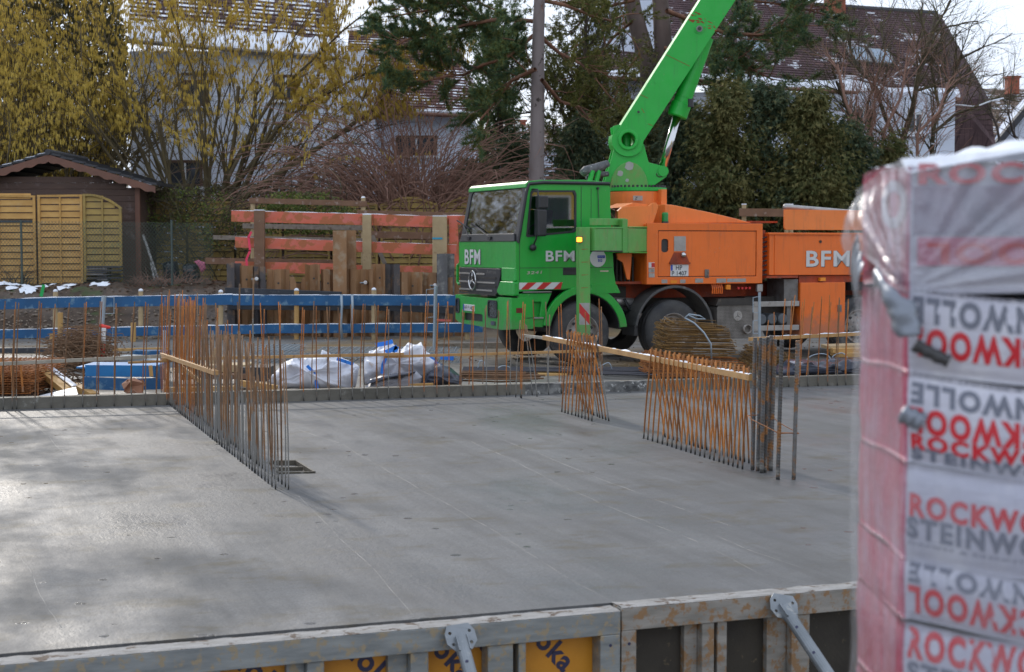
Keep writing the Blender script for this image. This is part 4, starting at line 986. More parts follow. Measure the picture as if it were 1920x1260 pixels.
# --- pedestal and boom (centre planes)
TB0, TB1 = .98, 1.52
ped = [S2_(x, y, TB0) for x, y in ((1133, 346), (1154, 272), (1150, 236), (1163, 233), (1208, 270), (1217, 304), (1243, 311), (1251, 317), (1251, 331), (1228, 347))]
_pv = S2_(1178, 262, TB0); pinh = [(_pv[0] + .128 * math.cos(a * math.pi / 10), _pv[1] + .128 * math.sin(a * math.pi / 10)) for a in range(20)]
for t_ in (TB0 + .05, TB1 - .11): tp2(MB().plate(ped, [pinh], t_, t_ + .06, idp), 'pedestal_plate', greenb, bevel=.008)
tp2(MB().plate([S2_(x, y, TB0) for x, y in ((1140, 346), (1156, 290), (1205, 290), (1216, 346))], [], TB0 + .10, TB1 - .10, idp), 'pedestal_box', greenb)
dome = [(cs + .30 * math.cos(a), zr + .08 + .42 * math.sin(a)) for a in [k * math.pi / 14 for k in range(15)]]
c0 = S2_(1178, 346, TB0)[0]; dome = [(c0 + .02 + .33 * math.cos(a), zr + .04 + .46 * math.sin(a)) for a in [k * math.pi / 14 for k in range(15)]]
dp = tp2(MB().plate(dome, [], TB0 + .02, TB0 + .05, idp), 'pedestal_reinforcement', greenw, bevel=.008)
for k in range(3):
    x_, z_ = [S2_(1180, 311, TB0), S2_(1163, 325, TB0), S2_(1176, 338, TB0)][k]; r_ = (.075, .05, .03)[k]
    tp2(MB().plate([(x_ + r_ * math.cos(a * .6) * (1 + .2 * math.sin(a * 2.3)), z_ + r_ * math.sin(a * .6)) for a in range(10)], [], TB0 + .014, TB0 + .0195, idp), 'concrete_splash', mat('dry_splash', (.42, .42, .40), (.3, .3, .28), .9) if k == 0 else bpy.data.materials['dry_splash'], dp)
pv = S2_(1178, 262, TB0)
ends_ = []
for k in range(15):
    a = R(150 + k * 12.2); ends_.append((pv[0] + .285 * math.cos(a) , pv[1] + .285 * math.sin(a)))
uL_ = Vector(S2_(1312, 0, TB0)) - Vector(S2_(1152, 252, TB0)); uR_ = Vector(S2_(1379, 0, TB0)) - Vector(S2_(1207, 264, TB0))
L0 = Vector(S2_(1153, 252, TB0)); R0 = Vector(S2_(1207, 264, TB0))
Ltop = L0 + uL_ * 2.6; Rtop = R0 + uR_ * 2.6
Rmid = Vector(S2_(1330, 72, TB0)); 
bo_ = [tuple(Ltop), tuple(L0)] + [p for p in ends_ if p[1] < pv[1] + .12 and True] + [tuple(R0), tuple(Rtop)]
pin = [(pv[0] + .125 * math.cos(a * math.pi / 10), pv[1] + .125 * math.sin(a * math.pi / 10)) for a in range(20)]
m_ = MB(); m_.plate(bo_, [pin], TB0, TB1, idp); bm_ = tp2(m_, 'boom_arm', greenb, bevel=.014)
m_ = MB(); Mx = Matrix.Translation((pv[0], TB0, pv[1])) @ Matrix.Rotation(R(90), 4, 'Z'); m_.lathe([(.175, .0), (.175, -.025), (.165, -.03), (.13, -.03), (.12, -.02), (.12, .30)], Mx, 36); tp2(m_, 'pivot_ring', greenb, bm_, smooth=False)
tp2(MB().cyl((pv[0] + .02, TB0 + .25, pv[1] - .25), (pv[0] + .0, TB0 + .3, pv[1] + .10), .075, 14), 'inner_pipe', greenb, bm_)
for (x, y, r_, mt) in ((1311, 54, .085, greenb), (1311, 54, .055, steelg), (1311, 54, .03, darkm), (1197, 210, .045, greenb), (1197, 210, .022, blackp), (1231, 153, .035, greenb)):
    q_ = S2_(x, y, TB0); e_ = {.085: .012, .055: .03, .03: .04, .045: .008, .022: .012, .035: .006}[r_]
    tp2(MB().cyl((q_[0], TB0 - e_, q_[1]), (q_[0], TB0 + .01, q_[1]), r_, 24), 'pin_boss', mt, bm_)
rustp = mat('rust_streak', (.20, .05, .012), (.28, .09, .02), .8)
for (x0_, y0_, x1_, y1_) in ((1248, 102, 1293, 124), (1200, 177, 1215, 184), (1203, 203, 1208, 212), (1215, 232, 1224, 236)):
    a_, b_ = S2_(x0_, y0_, TB0), S2_(x1_, y1_, TB0); tp2(MB().beam((a_[0], TB0 - .002, a_[1]), (b_[0], TB0 - .002, b_[1]), .003, .008, up=(0, 0, 1)), 'scratch', rustp, bm_)
rr = random.Random(21)
for k in range(30):
    u = k / 30; x = 1293 + u * 50 + rr.uniform(-3, 3); y = 29 + u * 24 + rr.gauss(0, 5) * (1.2 - u * .4)
    a_ = S2_(x, y, TB0); s_ = rr.uniform(.008, .024) * (1.2 if u < .5 else .8)
    pts = [(a_[0] + s_ * rr.uniform(.8, 2.4) * math.cos(q) , a_[1] - .4 * s_ * math.cos(q) + s_ * rr.uniform(.3, .8) * math.sin(q)) for q in [j * math.pi / 3 for j in range(6)]]
    tp2(MB().plate(pts, [], TB0 - .0025 - .0001 * (k % 9), TB0 + .001, idp), 'rust_mark', rustp, bm_)
# lifting cylinder
cA = S2_(1322, 70, 1.25); cB = S2_(1269, 219, 1.25); cC = S2_(1240, 322, 1.25)
a_ = Vector((cA[0], 1.25, cA[1])); b_ = Vector((cB[0], 1.25, cB[1])); c_ = Vector((cC[0], 1.25, cC[1])); dd = (b_ - a_).normalized()
m_ = MB(); m_.tube([a_, b_ - dd * .25, b_ - dd * .24, b_ - dd * .02, b_], [.15, .15, .175, .175, .16], 28); cy = tp2(m_, 'lifting_cylinder', greenb)
m_ = MB(); m_.tube([a_.lerp(b_, .55) + Vector((.0, 0, 0)), a_.lerp(b_, .56)], .156, 28); m_.tube([a_.lerp(b_, .75), a_.lerp(b_, .76)], .156, 28); tp2(m_, 'cylinder_bands', greenb, cy)
tp2(MB().tube([b_, c_], .072, 24), 'cylinder_rod', chrome, cy, smooth=True)
m_ = MB(); m_.tube([(c_.x, 1.0, c_.z), (c_.x, 1.5, c_.z)], .09, 16); tp2(m_, 'rod_eye', greenb, cy)
q_ = S2_(1238, 325, TB0); m_ = MB(); m_.tube([(q_[0] + .06 * math.cos(a), TB0 + .045, q_[1] + .06 * math.sin(a)) for a in [k * math.pi / 8 + math.pi for k in range(9)]], .008, 5); tp2(m_, 'lashing_eye', darkm)
tp2(MB().cyl(Vector((S2_(1296, 185, .9)[0], .95, S2_(1296, 185, .9)[1])), Vector((S2_(1296, 200, .9)[0], .95, S2_(1296, 200, .9)[1])), .05, 10), 'valve_block', blackp)
# hoses by the pedestal
m_ = MB(); g2 = lambda x, y, t: (S_(x, y, t)[0], t, S_(x, y, t)[1])
m_.tube([g2(1092, 326, 1.0), g2(1098, 320, 1.0), g2(1118, 316, 1.0), g2(1140, 306, 1.0)], [.07, .08, .09, .06], 10)
m_.tube([g2(1100, 334, 1.1), g2(1115, 328, 1.1), g2(1140, 326, 1.1)], .045, 8); tp(m_, 'rolled_hose', mat('hose_wrap', (.06, .065, .07), (.12, .125, .13), .6, ns=14, spots=(.35, .35, .35), sp=(.6, .66), ss=20, bump=.8), smooth=True)
for x_ in (1110, 1122): tp(MB().tube([g2(x_ - 4, 340, .95), g2(x_ + 1, 320, .95)], .045, 8), 'hose_clamp', greenb)
# mirrors
tm = -.16
mr = tp(MB().tube([(S_(997, 355)[0], -.02, S_(997, 355)[1]), (S_(1008, 355, tm)[0], tm, S_(1008, 355, tm)[1]), (S_(1010, 372, tm)[0], tm, S_(1010, 372, tm)[1]), (S_(1008, 420, tm)[0], tm, S_(1008, 420, tm)[1]), (S_(1006, 448, tm)[0], tm + .02, S_(1006, 448, tm)[1]), (S_(998, 463)[0], -.02, S_(998, 463)[1])], .014, 8), 'mirror_arm', blackp, smooth=True)
for (xa, ya, xb, yb) in ((1008, 391, 1026, 367), (1006, 443, 1023, 392.5)):
    p_, q_ = S_(xa, ya, tm), S_(xb, yb, tm); tp(MB().bx(p_[0], q_[0], tm - .06, tm + .10, p_[1], q_[1]), 'mirror_housing', blackp, mr, bevel=.025, seg=3)
q_ = S_(997, 464); m_ = MB(); m_.tube([(q_[0], -.10, q_[1]), (q_[0], -.08, q_[1]), (q_[0], -.03, q_[1]), (q_[0], .0, q_[1])], [.03, .052, .055, .03], 14); tp(m_, 'mirror_joint', blackp, mr, smooth=True)
tp(MB().tube([(S_(1120, 353)[0], -.02, S_(1120, 353)[1]), (S_(1122, 408)[0], -.02, S_(1122, 408)[1])], .006, 5), 'aerial', blackp); tp(MB().cyl((S_(1120, 353)[0], -.04, S_(1120, 353)[1]), (S_(1120, 353)[0], .0, S_(1120, 353)[1]), .02, 8), 'aerial_base', blackp)
# far side step / mirror bow seen past the front
m_ = MB(); m_.tube([(-.02, WID + .0, 1.62), (-.02, WID + .10, 1.60), (-.02, WID + .11, 1.30), (-.02, WID + .02, 1.26)], .025, 6); tp(m_, 'front_grab_bow', green)
# inside the cab
for t_ in (.35, 1.65):
    st = tp(MB().bx(.85, 1.25, t_, t_ + .5, 1.75, 1.9), 'seat', cloth_seat, bevel=.04); tp(MB().plate([(1.15, 1.88), (1.27, 1.88), (1.40, 2.55), (1.30, 2.55)], [], t_ + .02, t_ + .48, idp), 'seat_back', cloth_seat, st, bevel=.03)
tp(MB().bx(.05, .42, .06, WID - .06, 1.7, 2.11), 'dashboard', mat('dash_grey', (.20, .24, .23), (.15, .18, .17), .7), bevel=.04)
m_ = MB(); m_.tube([(.52 + .06 * math.cos(a), .6 + .21 * math.sin(a), 2.12 + .17 * math.cos(a)) for a in [k * math.pi / 10 for k in range(21)]], .014, 6, cap=False); tp(m_, 'steering_wheel', blackp)
# --- swung out outrigger with its leg
DC = 24.75
def W(px, py, D): return at(px, py, D)
def wb(name, p, q, w_, h, mt, par=None, bev=.006, up=(0, 0, 1)): return MB().beam(p, q, w_, h, up=up).build(name, mt, par or TR, world=True, bevel=bev)
colt, colb = W(1093, 426, DC), W(1094, 628, DC)
oc = wb('outrigger_column', colt, colb, .175, .175, greenw, up=(math.cos(R(15)), math.sin(R(15)), 0))
bx_, by_ = .0, 0
n15 = Vector((math.sin(R(12)), -math.cos(R(12)), 0)); x15 = Vector((math.cos(R(15)), math.sin(R(15)), 0)); n15 = Vector((x15.y, -x15.x, 0))
zc_ = W(1093, 588, DC).z
P_ = lambda a, z, o: Vector((colt.x, colt.y, 0)) + x15 * a + n15 * (.0885 + o) + Vector((0, 0, z))
m_ = MB(); m_.add([P_(-.085, zc_ - .17, .002), P_(.085, zc_ - .17, .002), P_(.085, zc_ + .17, .002), P_(-.085, zc_ + .17, .002)], [(0, 1, 2, 3)]); m_.build('reflective_patch', alum, oc, world=True)
m_ = MB(); m_.add([P_(-.085, zc_ + .17, .004), P_(-.085, zc_ + .02, .004), P_(.085, zc_ - .17, .004), P_(.085, zc_ - .02, .004)], [(0, 1, 2, 3)]); m_.build('red_band', redm, oc, world=True)
for k in range(6):
    z_ = colt.z - .35 - k * .2; m_ = MB(); m_.add([P_(-.05, z_, .001), P_(.06, z_ + .008, .001), P_(.06, z_ + .014, .001), P_(-.05, z_ + .012, .001)], [(0, 1, 2, 3)]); m_.build('scratch', rustp, oc, world=True)
al = W(1086, 449, DC - .13); m_ = MB(); m_.box(al, (.10, .06, .10)); lam = m_.build('indicator_lamp', blackp, oc, world=True, bevel=.01); 
em_, nt, b = new_mat('lit_amber'); b.inputs['Base Color'].default_value = (1, .35, .02, 1); b.inputs['Emission Color'].default_value = (1, .36, .03, 1); b.inputs['Emission Strength'].default_value = 1.6
m_ = MB(); m_.box(al + Vector((0, -.034, -.002)), (.085, .02, .075)); m_.build('lit_lens', em_, lam, world=True, bevel=.01)
ft = W(1094, 690, DC); m_ = MB(); m_.tube([colb + Vector((0, 0, .1)), Vector((colb.x, colb.y, .36))], .055, 16); m_.build('jack_leg', steelg, oc, world=True)
m_ = MB(); m_.tube([Vector((colb.x, colb.y, .36)), Vector((colb.x, colb.y, .30)), Vector((colb.x, colb.y, .255))], [.06, .14, .2], 20); m_.build('jack_foot', alum, oc, world=True)
pA, pB = W(1104, 449, DC + .02), W(1158, 449, 25.45); wb('outrigger_arm', pA, pB, .22, .37, greenw)
wb('arm_top_flange', W(1104, 427, DC + .02) , W(1158, 427, 25.45), .25, .02, greenw); wb('arm_bottom_flange', W(1104, 470.5, DC + .02), W(1158, 471, 25.45), .25, .02, darkm)
wb('arm_bracket', W(1162.5, 411, 25.5), W(1162.5, 474, 25.5), .10, .30, greenw, up=(math.sin(R(30)), -math.cos(R(30)), 0))
wb('arm_bracket', W(1111, 416, 25.0), W(1168, 416, 25.62), .12, .11, greenw)
wb('outrigger_arm', W(1167, 450, 25.5), W(1214, 450, 26.5), .20, .38, greenw); wb('arm_top_flange', W(1167, 426, 25.5), W(1214, 426, 26.5), .22, .02, green); wb('arm_bottom_flange', W(1167, 473, 25.5), W(1214, 474, 26.5), .22, .02, green)
wb('arm_rib', W(1205, 430, 26.2), W(1205, 470, 26.2), .05, .05, green)
# ------------------------------------------------------------------ things lying behind the slab
bluep = mat('blue_board', (.006, .105, .27), (.005, .065, .17), .5, ns=1.4, st=(1, 1, 1), spots=(.10, .20, .30), sp=(.56, .66), ss=5, bump=.3, kind='Object')
cyanp = mat('bright_blue_board', (.01, .20, .48), (.01, .13, .34), .5, ns=2, spots=(.05, .32, .50), sp=(.60, .7), ss=4, bump=.15)
snowcap = bpy.data.materials['snow']
woodl = mat('pale_timber', (.46, .35, .20), (.36, .26, .14), .7, ns=4, spots=(.26, .16, .08), sp=(.6, .68), ss=7)
woody = mat('yellow_timber', (.50, .30, .10), (.42, .24, .08), .65, ns=4, spots=(.30, .17, .06), sp=(.6, .68), ss=7)
woodg = mat('grey_timber', (.26, .22, .18), (.18, .15, .12), .8, ns=4, st=(3, 3, 3), spots=(.12, .09, .06), sp=(.58, .68))
woodb = mat('brown_timber', (.22, .12, .07), (.15, .08, .045), .75, ns=4, spots=(.30, .22, .18), sp=(.58, .68))
pinkw = mat('red_stained_timber', (.64, .13, .06), (.60, .17, .13), .65, ns=2.2, st=(1, 1, 2), spots=(.42, .13, .05), sp=(.50, .53), ss=2.4, bump=.15)
capm = snowcap
def B(px, py, D): return at(px, py, D)
def plank(p, q, w_, h, mt, name, label, cat, group=None, snow=0, parent=None, up=(0, 0, 1)):
    if parent is None:
        t = thing(name, label, cat, p, group=group)
    else: t = parent
    mm = MB(); mm.beam(p, q, w_, h, up=up); mm.build('board', mt, t, world=True, bevel=.003)
    if snow:
        d = (q - p).normalized(); off = Vector((0, 0, h / 2 + snow / 2)); mm = MB(); k = max(2, int((q - p).length / .06)); sd_ = d.cross(Vector((0, 0, 1))).normalized()
        for i in range(k + 1):
            c = p.lerp(q, i / k) + Vector((0, 0, h / 2 - .002)); e = snow * (.6 + .9 * noise.noise(c * 4)); e = max(.001, e)
            for (o, z) in ((-.52, 0), (-.3, 1), (.3, 1), (.52, 0)): mm.v.append(c + sd_ * (w_ * o) + Vector((0, 0, e * z)))
        for i in range(k):
            for j in range(3):
                a = i * 4 + j; mm.f.append((a, a + 1, a + 5, a + 4)); mm.m.append(0)
        mm.build('snow_line', capm, t, world=True, smooth=True)
    return t
# guard rail of blue boards
def rail_row(pts, yt, hpx, D, label, lab2):
    for i, ((xa, ya), (xb, yb)) in enumerate(pts):
        s = hpx / FPX * D
        plank(B(xa, ya + hpx / 2, D), B(xb, yb + hpx / 2, D - .0), .03, s, bluep, 'blue_board', label[i], 'board', lab2, snow=.016)
DR = 33.4
rail_row([((-40, 562), (108, 557.5)), ((108.4, 557.5), (436, 552)), ((436.4, 553), (885, 553.5))], 0, 19.5, DR,
         ['upper blue board of the guard rail in front of the shed doors', 'upper blue board of the guard rail below the bin bags', 'upper blue board of the guard rail crossing the sheet piles'], 'upper blue boards of the guard rail')
rail_row([((-40, 619), (300, 612)), ((300.4, 612), (500, 608.5)), ((500.4, 608), (905, 606))], 0, 17, DR - .05,
         ['lower blue board before the brown bank', 'lower blue board hidden behind the long row of bars', 'lower blue board in front of the sheet piles'], 'lower blue boards of the guard rail')
for i, (x, yt, lb) in enumerate([(104, 544, 'first stake from the end, in front of the shed doors'), (264, 543, 'stake in front of the shed corner'), (414, 545, 'stake by the edge of the sheet piles'), (556, 542, 'yellowish stake before the sheet piles'), (701, 541, 'stake with snow cap before the tall rusty beam pile'), (876, 560, 'stake next to the green cab')]):
    gx = B(x, 655, DR + .06); top = B(x, yt, DR + .06); t = thing('rail_stake', 'round topped pale wooden ' + lb, 'stake', (gx.x, gx.y, 0), group='wooden stakes of the blue guard rail')
    MB().tube([Vector((gx.x, gx.y, -.05)), top - Vector((0, 0, .04)), top - Vector((0, 0, .01)), top], [.052, .052, .045, .02], 12).build('stake_shaft', woodl if i != 3 else woody, t, world=True)
    MB().tube([top - Vector((0, 0, .035)), top + Vector((0, 0, .0)), top + Vector((0, 0, .02))], [.054, .046, .015], 12).build('snow_cap', capm, t, world=True, smooth=True)
for x, y0_, y1_, lb in ((113, 586, 650, 'short yellow post beside the first stake'), (98, 625, 676, 'short brown post by the dark steel beam'), (250, 605, 650, 'short yellow post on the gravel under the blue boards')):
    a_, b_ = B(x, y1_, 32.9), B(x, y0_, 32.9); o = MB().tube([a_, b_], .055, 10).build('short_post', woody, world=False, loc=a_); tag(o, lb, 'post')
# green ribbon, snow patches on the bank
o = MB().beam(B(77, 556, 34.6), B(82, 534, 34.6), .012, .07, up=(1, 0, 0)).build('green_strip', mat('bright_green_plastic', (.01, .42, .09), rough=.4, bump=0), loc=B(77, 556, 34.6)); tag(o, 'bright green plastic strip sticking out above the blue board', 'plastic strip')
rr = random.Random(4)
mm = MB()
def patch(c, rx, ry, h):
    k = 14; base = len(mm.v); ring = []
    mm.v.append(Vector((c.x, c.y, terrain(c.x, c.y) + h + .02)))
    for j in range(k):
        a = 2 * math.pi * j / k; q = .75 + .5 * noise.noise(Vector((c.x + math.cos(a) * 2, c.y + math.sin(a) * 2, j * .1)))
        x, y = c.x + rx * q * math.cos(a), c.y + ry * q * math.sin(a); mm.v.append(Vector((x, y, terrain(x, y) + .012)))
    for j in range(k): mm.f.append((base, base + 1 + j, base + 1 + (j + 1) % k)); mm.m.append(0)
for (px, py, D) in [(10, 548, 36.2), (22, 550, 36), (35, 548, 36.1), (50, 553, 35.9), (62, 551, 35.9), (75, 545, 36.3), (90, 546, 36.2), (125, 546, 36.1), (185, 543, 36.3), (20, 541, 36.5), (3, 540, 36.6)]:
    for _ in range(4): patch(at(px + rr.uniform(-9, 9), py, D + rr.uniform(-.3, .3)), rr.uniform(.08, .2), rr.uniform(.06, .16), rr.uniform(.01, .04))
for _ in range(60):
    px = rr.uniform(-20, 70); g = at(px, 640, rr.uniform(33.5, 34.2)); patch(g, rr.uniform(.02, .08), rr.uniform(.02, .06), .02)
tag(mm.build('snow_patch', capm, smooth=True), kind='stuff')
# leaf litter, clods and stones on the bank and garden edge
def scatter(n, region, size, mt, name, flat=.5, seed=1):
    r2 = random.Random(seed); mm = MB()
    for _ in range(n):
        x, y = region(r2); z = terrain(x, y); s = r2.uniform(*size)
        a = r2.uniform(0, 6.28); X = Vector((math.cos(a), math.sin(a), r2.uniform(-.3, .3))) * s; Y = Vector((-math.sin(a), math.cos(a), r2.uniform(-.3, .3))) * s * .8; Z = Vector((0, 0, s * flat)); c = Vector((x, y, z + s * flat * .3))
        mm.add([c + X, c + Y, c - X * r2.uniform(.6, 1), c - Y, c + Z + X * .1, c - Z], [(0, 1, 4), (1, 2, 4), (2, 3, 4), (3, 0, 4), (1, 0, 5), (2, 1, 5), (3, 2, 5), (0, 3, 5)])
    o = mm.build(name, mt, fix=False); tag(o, kind='stuff'); return o
stone = mat('stone', (.26, .21, .16), (.12, .09, .065), .8, ns=3, kind='World', bump=.3)
leafb = mat('dead_leaf', (.14, .055, .025), (.07, .035, .018), .8, ns=2, kind='World', bump=0)
scatter(1800, lambda r: (r.uniform(-15, -5.6), 33.5 + abs(r.gauss(0, .9))), (.015, .06), stone, 'bank_stones', .6, 2)
scatter(2600, lambda r: (r.uniform(-15, -4.5), r.uniform(35.6, 38.5)), (.02, .06), leafb, 'fallen_leaves', .12, 3)
scatter(1300, lambda r: (r.uniform(-12, 9), r.uniform(22.4, 33)), (.008, .035), stone, 'site_gravel', .6, 4)

# galvanised guard posts with wire hoops
galp = mat('galvanised_post', (.36, .42, .47), (.28, .34, .39), .4, .5, ns=5, bump=.05)
def gpost(xt, yt, xb, yb, D, hoops, label, r=.032, side=1):
    a_, b_ = at(xb, yb, D), at(xt, yt, D); t = thing('guard_post', label, 'post', a_, group='galvanised guard posts')
    MB().tube([a_, b_], r, 12).build('tube', galp, t, world=True, smooth=False)
    for (y0_, y1_, w_) in hoops:
        x = xt + (xb - xt) * ((y0_ + y1_) / 2 - yt) / (yb - yt)
        MB().tube([at(x, y0_, D), at(x + side * w_, y0_ + 2, D), at(x + side * w_, y1_, D), at(x, y1_, D)], .008, 6).build('wire_hoop', galp, t, world=True)
gpost(195, 555, 184, 700, 25.5, [(556, 588, 20), (612, 644, 22)], 'leaning galvanised guard post with two wire hoops by the blue box', .040)
gpost(817, 536, 814, 668, 30.0, [(541, 572, -17), (594, 622, -17)], 'galvanised guard post with wire hoops beside the truck front', .034)
gpost(1424, 548, 1424, 648, 24.2, [(556, 586, -12), (600, 625, -12)], 'galvanised guard post with wire rungs in front of the air tanks', .022)
gpost(308, 620, 306, 735, 23.6, [], 'plain galvanised tube standing behind the long row of bars', .03)
for x, c in ((195, (612, 620)),):
    o = MB().tube([at(188, 610, 25.45), at(196, 613, 25.42), at(207, 614, 25.45)], [.03, .035, .02], 8).build('red_tape_knot', mat('red_tape', (.75, .05, .03), rough=.4, bump=0), loc=at(188, 610, 25.45)); tag(o, 'red tape knotted round the leaning galvanised post', 'tape')
t = thing('marker_pole', 'red and white marker pole leaning on the galvanised post', 'marker pole', at(191, 735, 25))
wr = mat('white_pole', (.75, .75, .75), rough=.4, bump=0); rp = bpy.data.materials['red_tape']
for (y0_, y1_, m_) in ((615, 645, wr), (645, 672, rp), (672, 682, wr), (682, 705, rp), (705, 735, wr)):
    MB().tube([at(195 - (y0_ - 615) * .04, y0_, 25.3), at(195 - (y1_ - 615) * .04, y1_, 25.3)], .035, 12).build('band', m_, t, world=True)
# dark steel beam on the ground, welded wire mat stack
steeld = mat('dark_steel_beam', (.055, .062, .075), (.035, .038, .045), .45, .4, ns=3, spots=(.16, .15, .15), sp=(.62, .7), ss=3)
o = MB().beam(at(-60, 664, 29.2), at(105, 662, 29.2), .2, .22).build('steel_beam', steeld, loc=at(-60, 664, 29.2), bevel=.01); tag(o, 'dark grey steel beam lying behind the rusty mat stack', 'steel beam')
for i, (xa, ya, xb, yb, D, w_, h, mt, nm, lb) in enumerate([(212, 656, 316, 654, 29.0, .10, .05, woody, 'timber', 'thin yellow timber lying behind the blue box'), (252, 663, 318, 664, 28.2, .3, .13, bluep, 'blue_beam', 'short blue beam lying behind the blue box'), (228, 672, 315, 678, 26.6, .8, .10, galp, 'grey_frame_panel', 'grey frame panel lying flat behind the blue box'),
        (470, 656, 870, 656, 30.8, .25, .12, woodg, 'long_beam', 'long grey beam on the ground before the sheet piles'), (470, 668, 860, 667, 29.4, .3, .14, steelg, 'concrete_kerbstone', 'long grey kerbstone behind the white bags'), (820, 652, 950, 650, 30.6, .2, .18, woodg, 'sleeper', 'weathered sleeper beneath the truck front')]):
    o = MB().beam(at(xa, ya, D), at(xb, yb, D), w_, h).build(nm, mt, loc=at(xa, ya, D), bevel=.006); tag(o, lb, 'beam')
def mat_stack(x0, x1, y0_, y1_, D, n, label, name='mat_stack', mt=rustN, depth=1.6, dz=.0, ns_=14):
    a_ = at(x0, y1_, D); b_ = at(x1, y1_, D); ht = at(x0, y0_, D).z - a_.z; t = thing(name, label, 'wire mats', a_)
    for k in range(n):
        z = a_.z + ht * k / (n - 1) ; mm = MB(); r2 = random.Random(k); j = r2.uniform(-.04, .04)
        for i in range(6): mm.beam(Vector((a_.x + j, a_.y + depth * i / 5, z)), Vector((b_.x + j, a_.y + depth * i / 5, z + r2.uniform(-.006, .006))), .010, .010)
        for i in range(ns_): x = a_.x + (b_.x - a_.x) * (i + .5) / ns_ + j; mm.beam(Vector((x, a_.y - .05, z + .012)), Vector((x, a_.y + depth, z + .012)), .010, .010)
        mm.build('wire_grid', mt, t, world=True)
    return t
ms_ = mat_stack(-70, 62, 688, 743, 20.75, 13, 'stack of rusty welded wire mats at the far end of the yard')
for x in (22, 40, 3): o = MB().beam(at(x - 2, 672, 20.68), at(x + 3, 735, 20.66), .02, .016).build('tie_rod', rustX, ms_, world=True)
rr = random.Random(9)
def tangle(cx, cy, D, w_, h, n, label, name, mt, dp=.5, seglen=.5, r=.006, arch_=.5, parts=1):
    c = at(cx, cy, D); sx = w_ / FPX * D / 2; t = thing(name, label, 'steel heap', c); hz = h / FPX * D
    mm = MB()
    for k in range(n):
        x = c.x + rr.uniform(-1, 1) * sx * .7; f = 1 - ((x - c.x) / sx) ** 2; z = c.z + rr.uniform(0, hz) * max(.15, f); y = c.y + rr.uniform(-dp, dp)
        a = rr.gauss(0, .5); d = Vector((math.cos(a), rr.uniform(-.5, .5), math.sin(a) * .5)); L = rr.uniform(.4, 1) * seglen
        p0 = Vector((x, y, z)) - d * L / 2; p2 = Vector((x, y, z)) + d * L / 2; pm = (p0 + p2) / 2 + Vector((0, 0, rr.uniform(0, .12) * arch_))
        for p in (p0, pm, p2): p.z = max(p.z, .07)
        mm.tube([p0, pm, p2], r, 4, cap=False)
        if rr.random() < .5: mm.tube([p2, p2 + Vector((rr.uniform(-.1, .1), rr.uniform(-.1, .1), -rr.uniform(.05, .16)))], r, 4, cap=False)
    mm.build('bent_bars', mt, t, world=True); return t
tangle(150, 692, 25.2, 120, 78, 420, 'heap of tangled brown bent bars beside the leaning galvanised post', 'bar_heap', rustD, .5, .75)
tangle(118, 738, 21.7, 90, 40, 80, 'small heap of rusty offcuts under the yellow timbers', 'offcut_heap', rustD, .3, .5)
for i, (xa, ya, xb, yb, D, w_, h, lb) in enumerate([(66, 686, 128, 736, 21.0, .13, .08, 'yellow timber sloping down by the wire mats'), (84, 684, 142, 728, 21.3, .10, .05, 'thin timber with snow behind the sloping yellow one'), (138, 722, 176, 743, 20.8, .11, .09, 'short yellow timber end lying at the upstand')]):
    plank(at(xa, ya, D + .8), at(xb, yb, D), w_, h, woody, 'timber', lb, 'timber', snow=.012 if i == 1 else 0)
mm = MB(); q = [at(72, 745, 20.75), at(142, 728, 21.0), at(146, 742, 20.6), at(120, 746, 20.55)]
mm.add([v + Vector((0, 0, .02)) for v in q] + [v for v in q], [(0, 1, 2, 3), (7, 6, 5, 4), (0, 4, 5, 1), (1, 5, 6, 2), (2, 6, 7, 3), (3, 7, 4, 0)]); o = mm.build('white_board', mat('white_ply', (.62, .63, .68), (.5, .5, .53), .5), loc=q[0]); tag(o, 'triangular white board lying against the upstand', 'board')
# blue formwork box
t = thing('blue_box', 'bright blue wooden box of boards standing on the concrete', 'box', at(155, 735, 21.2))
for (xa, ya, xb, yb, w2, D, D2, mt) in ((160, 695, 290, 696, 22, 21.2, 21.2, cyanp), (156, 718, 240, 721, 23, 21.1, 20.95, bluep), (240, 721, 304, 719, 22, 20.95, 21.3, bluep), (160, 690, 296, 690, 8, 22.1, 22.1, cyanp), (291, 697, 304, 698, 22, 21.22, 21.9, bluep)):
    s = w2 / FPX * D; MB().beam(at(xa, ya, D), at(xb, yb, D2), .03, s).build('side_board', mt, t, world=True, bevel=.004)
MB().beam(at(160, 684.5, 21.65), at(296, 685.5, 21.65), .9, .02).build('lid_board', cyanp, t, world=True)
o = MB().beam(at(282, 685, 21.17), at(284, 706, 21.17), .01, .05, up=(1, 0, 0)).build('corner_batten', woody, t, world=True)
# torn cardboard
cb = mat('cardboard', (.34, .17, .10), (.27, .14, .09), .85, ns=4, spots=(.5, .3, .25), sp=(.62, .68))
t = thing('cardboard_box', 'torn brown cardboard box crumpled against the upstand', 'cardboard box', at(250, 740, 20.7))
for (q, D) in (([(232, 735), (238, 712), (252, 709), (270, 718), (268, 738), (240, 738)], 20.75), ([(228, 720), (240, 711), (244, 716), (232, 730)], 20.7), ([(262, 712), (270, 715), (272, 724), (264, 722)], 20.85), ([(236, 738), (250, 731), (262, 740)], 20.62)):
    f = [at(x, y, D + .06 * math.sin(x)) for x, y in q]; mm = MB(); n = len(f); mm.add(f + [v + Vector((0, .012, .004)) for v in f], [tuple(range(n)), tuple(range(2 * n - 1, n - 1, -1))] + [(i, (i + 1) % n, (i + 1) % n + n, i + n) for i in range(n)]); mm.build('flap', cb, t, world=True)
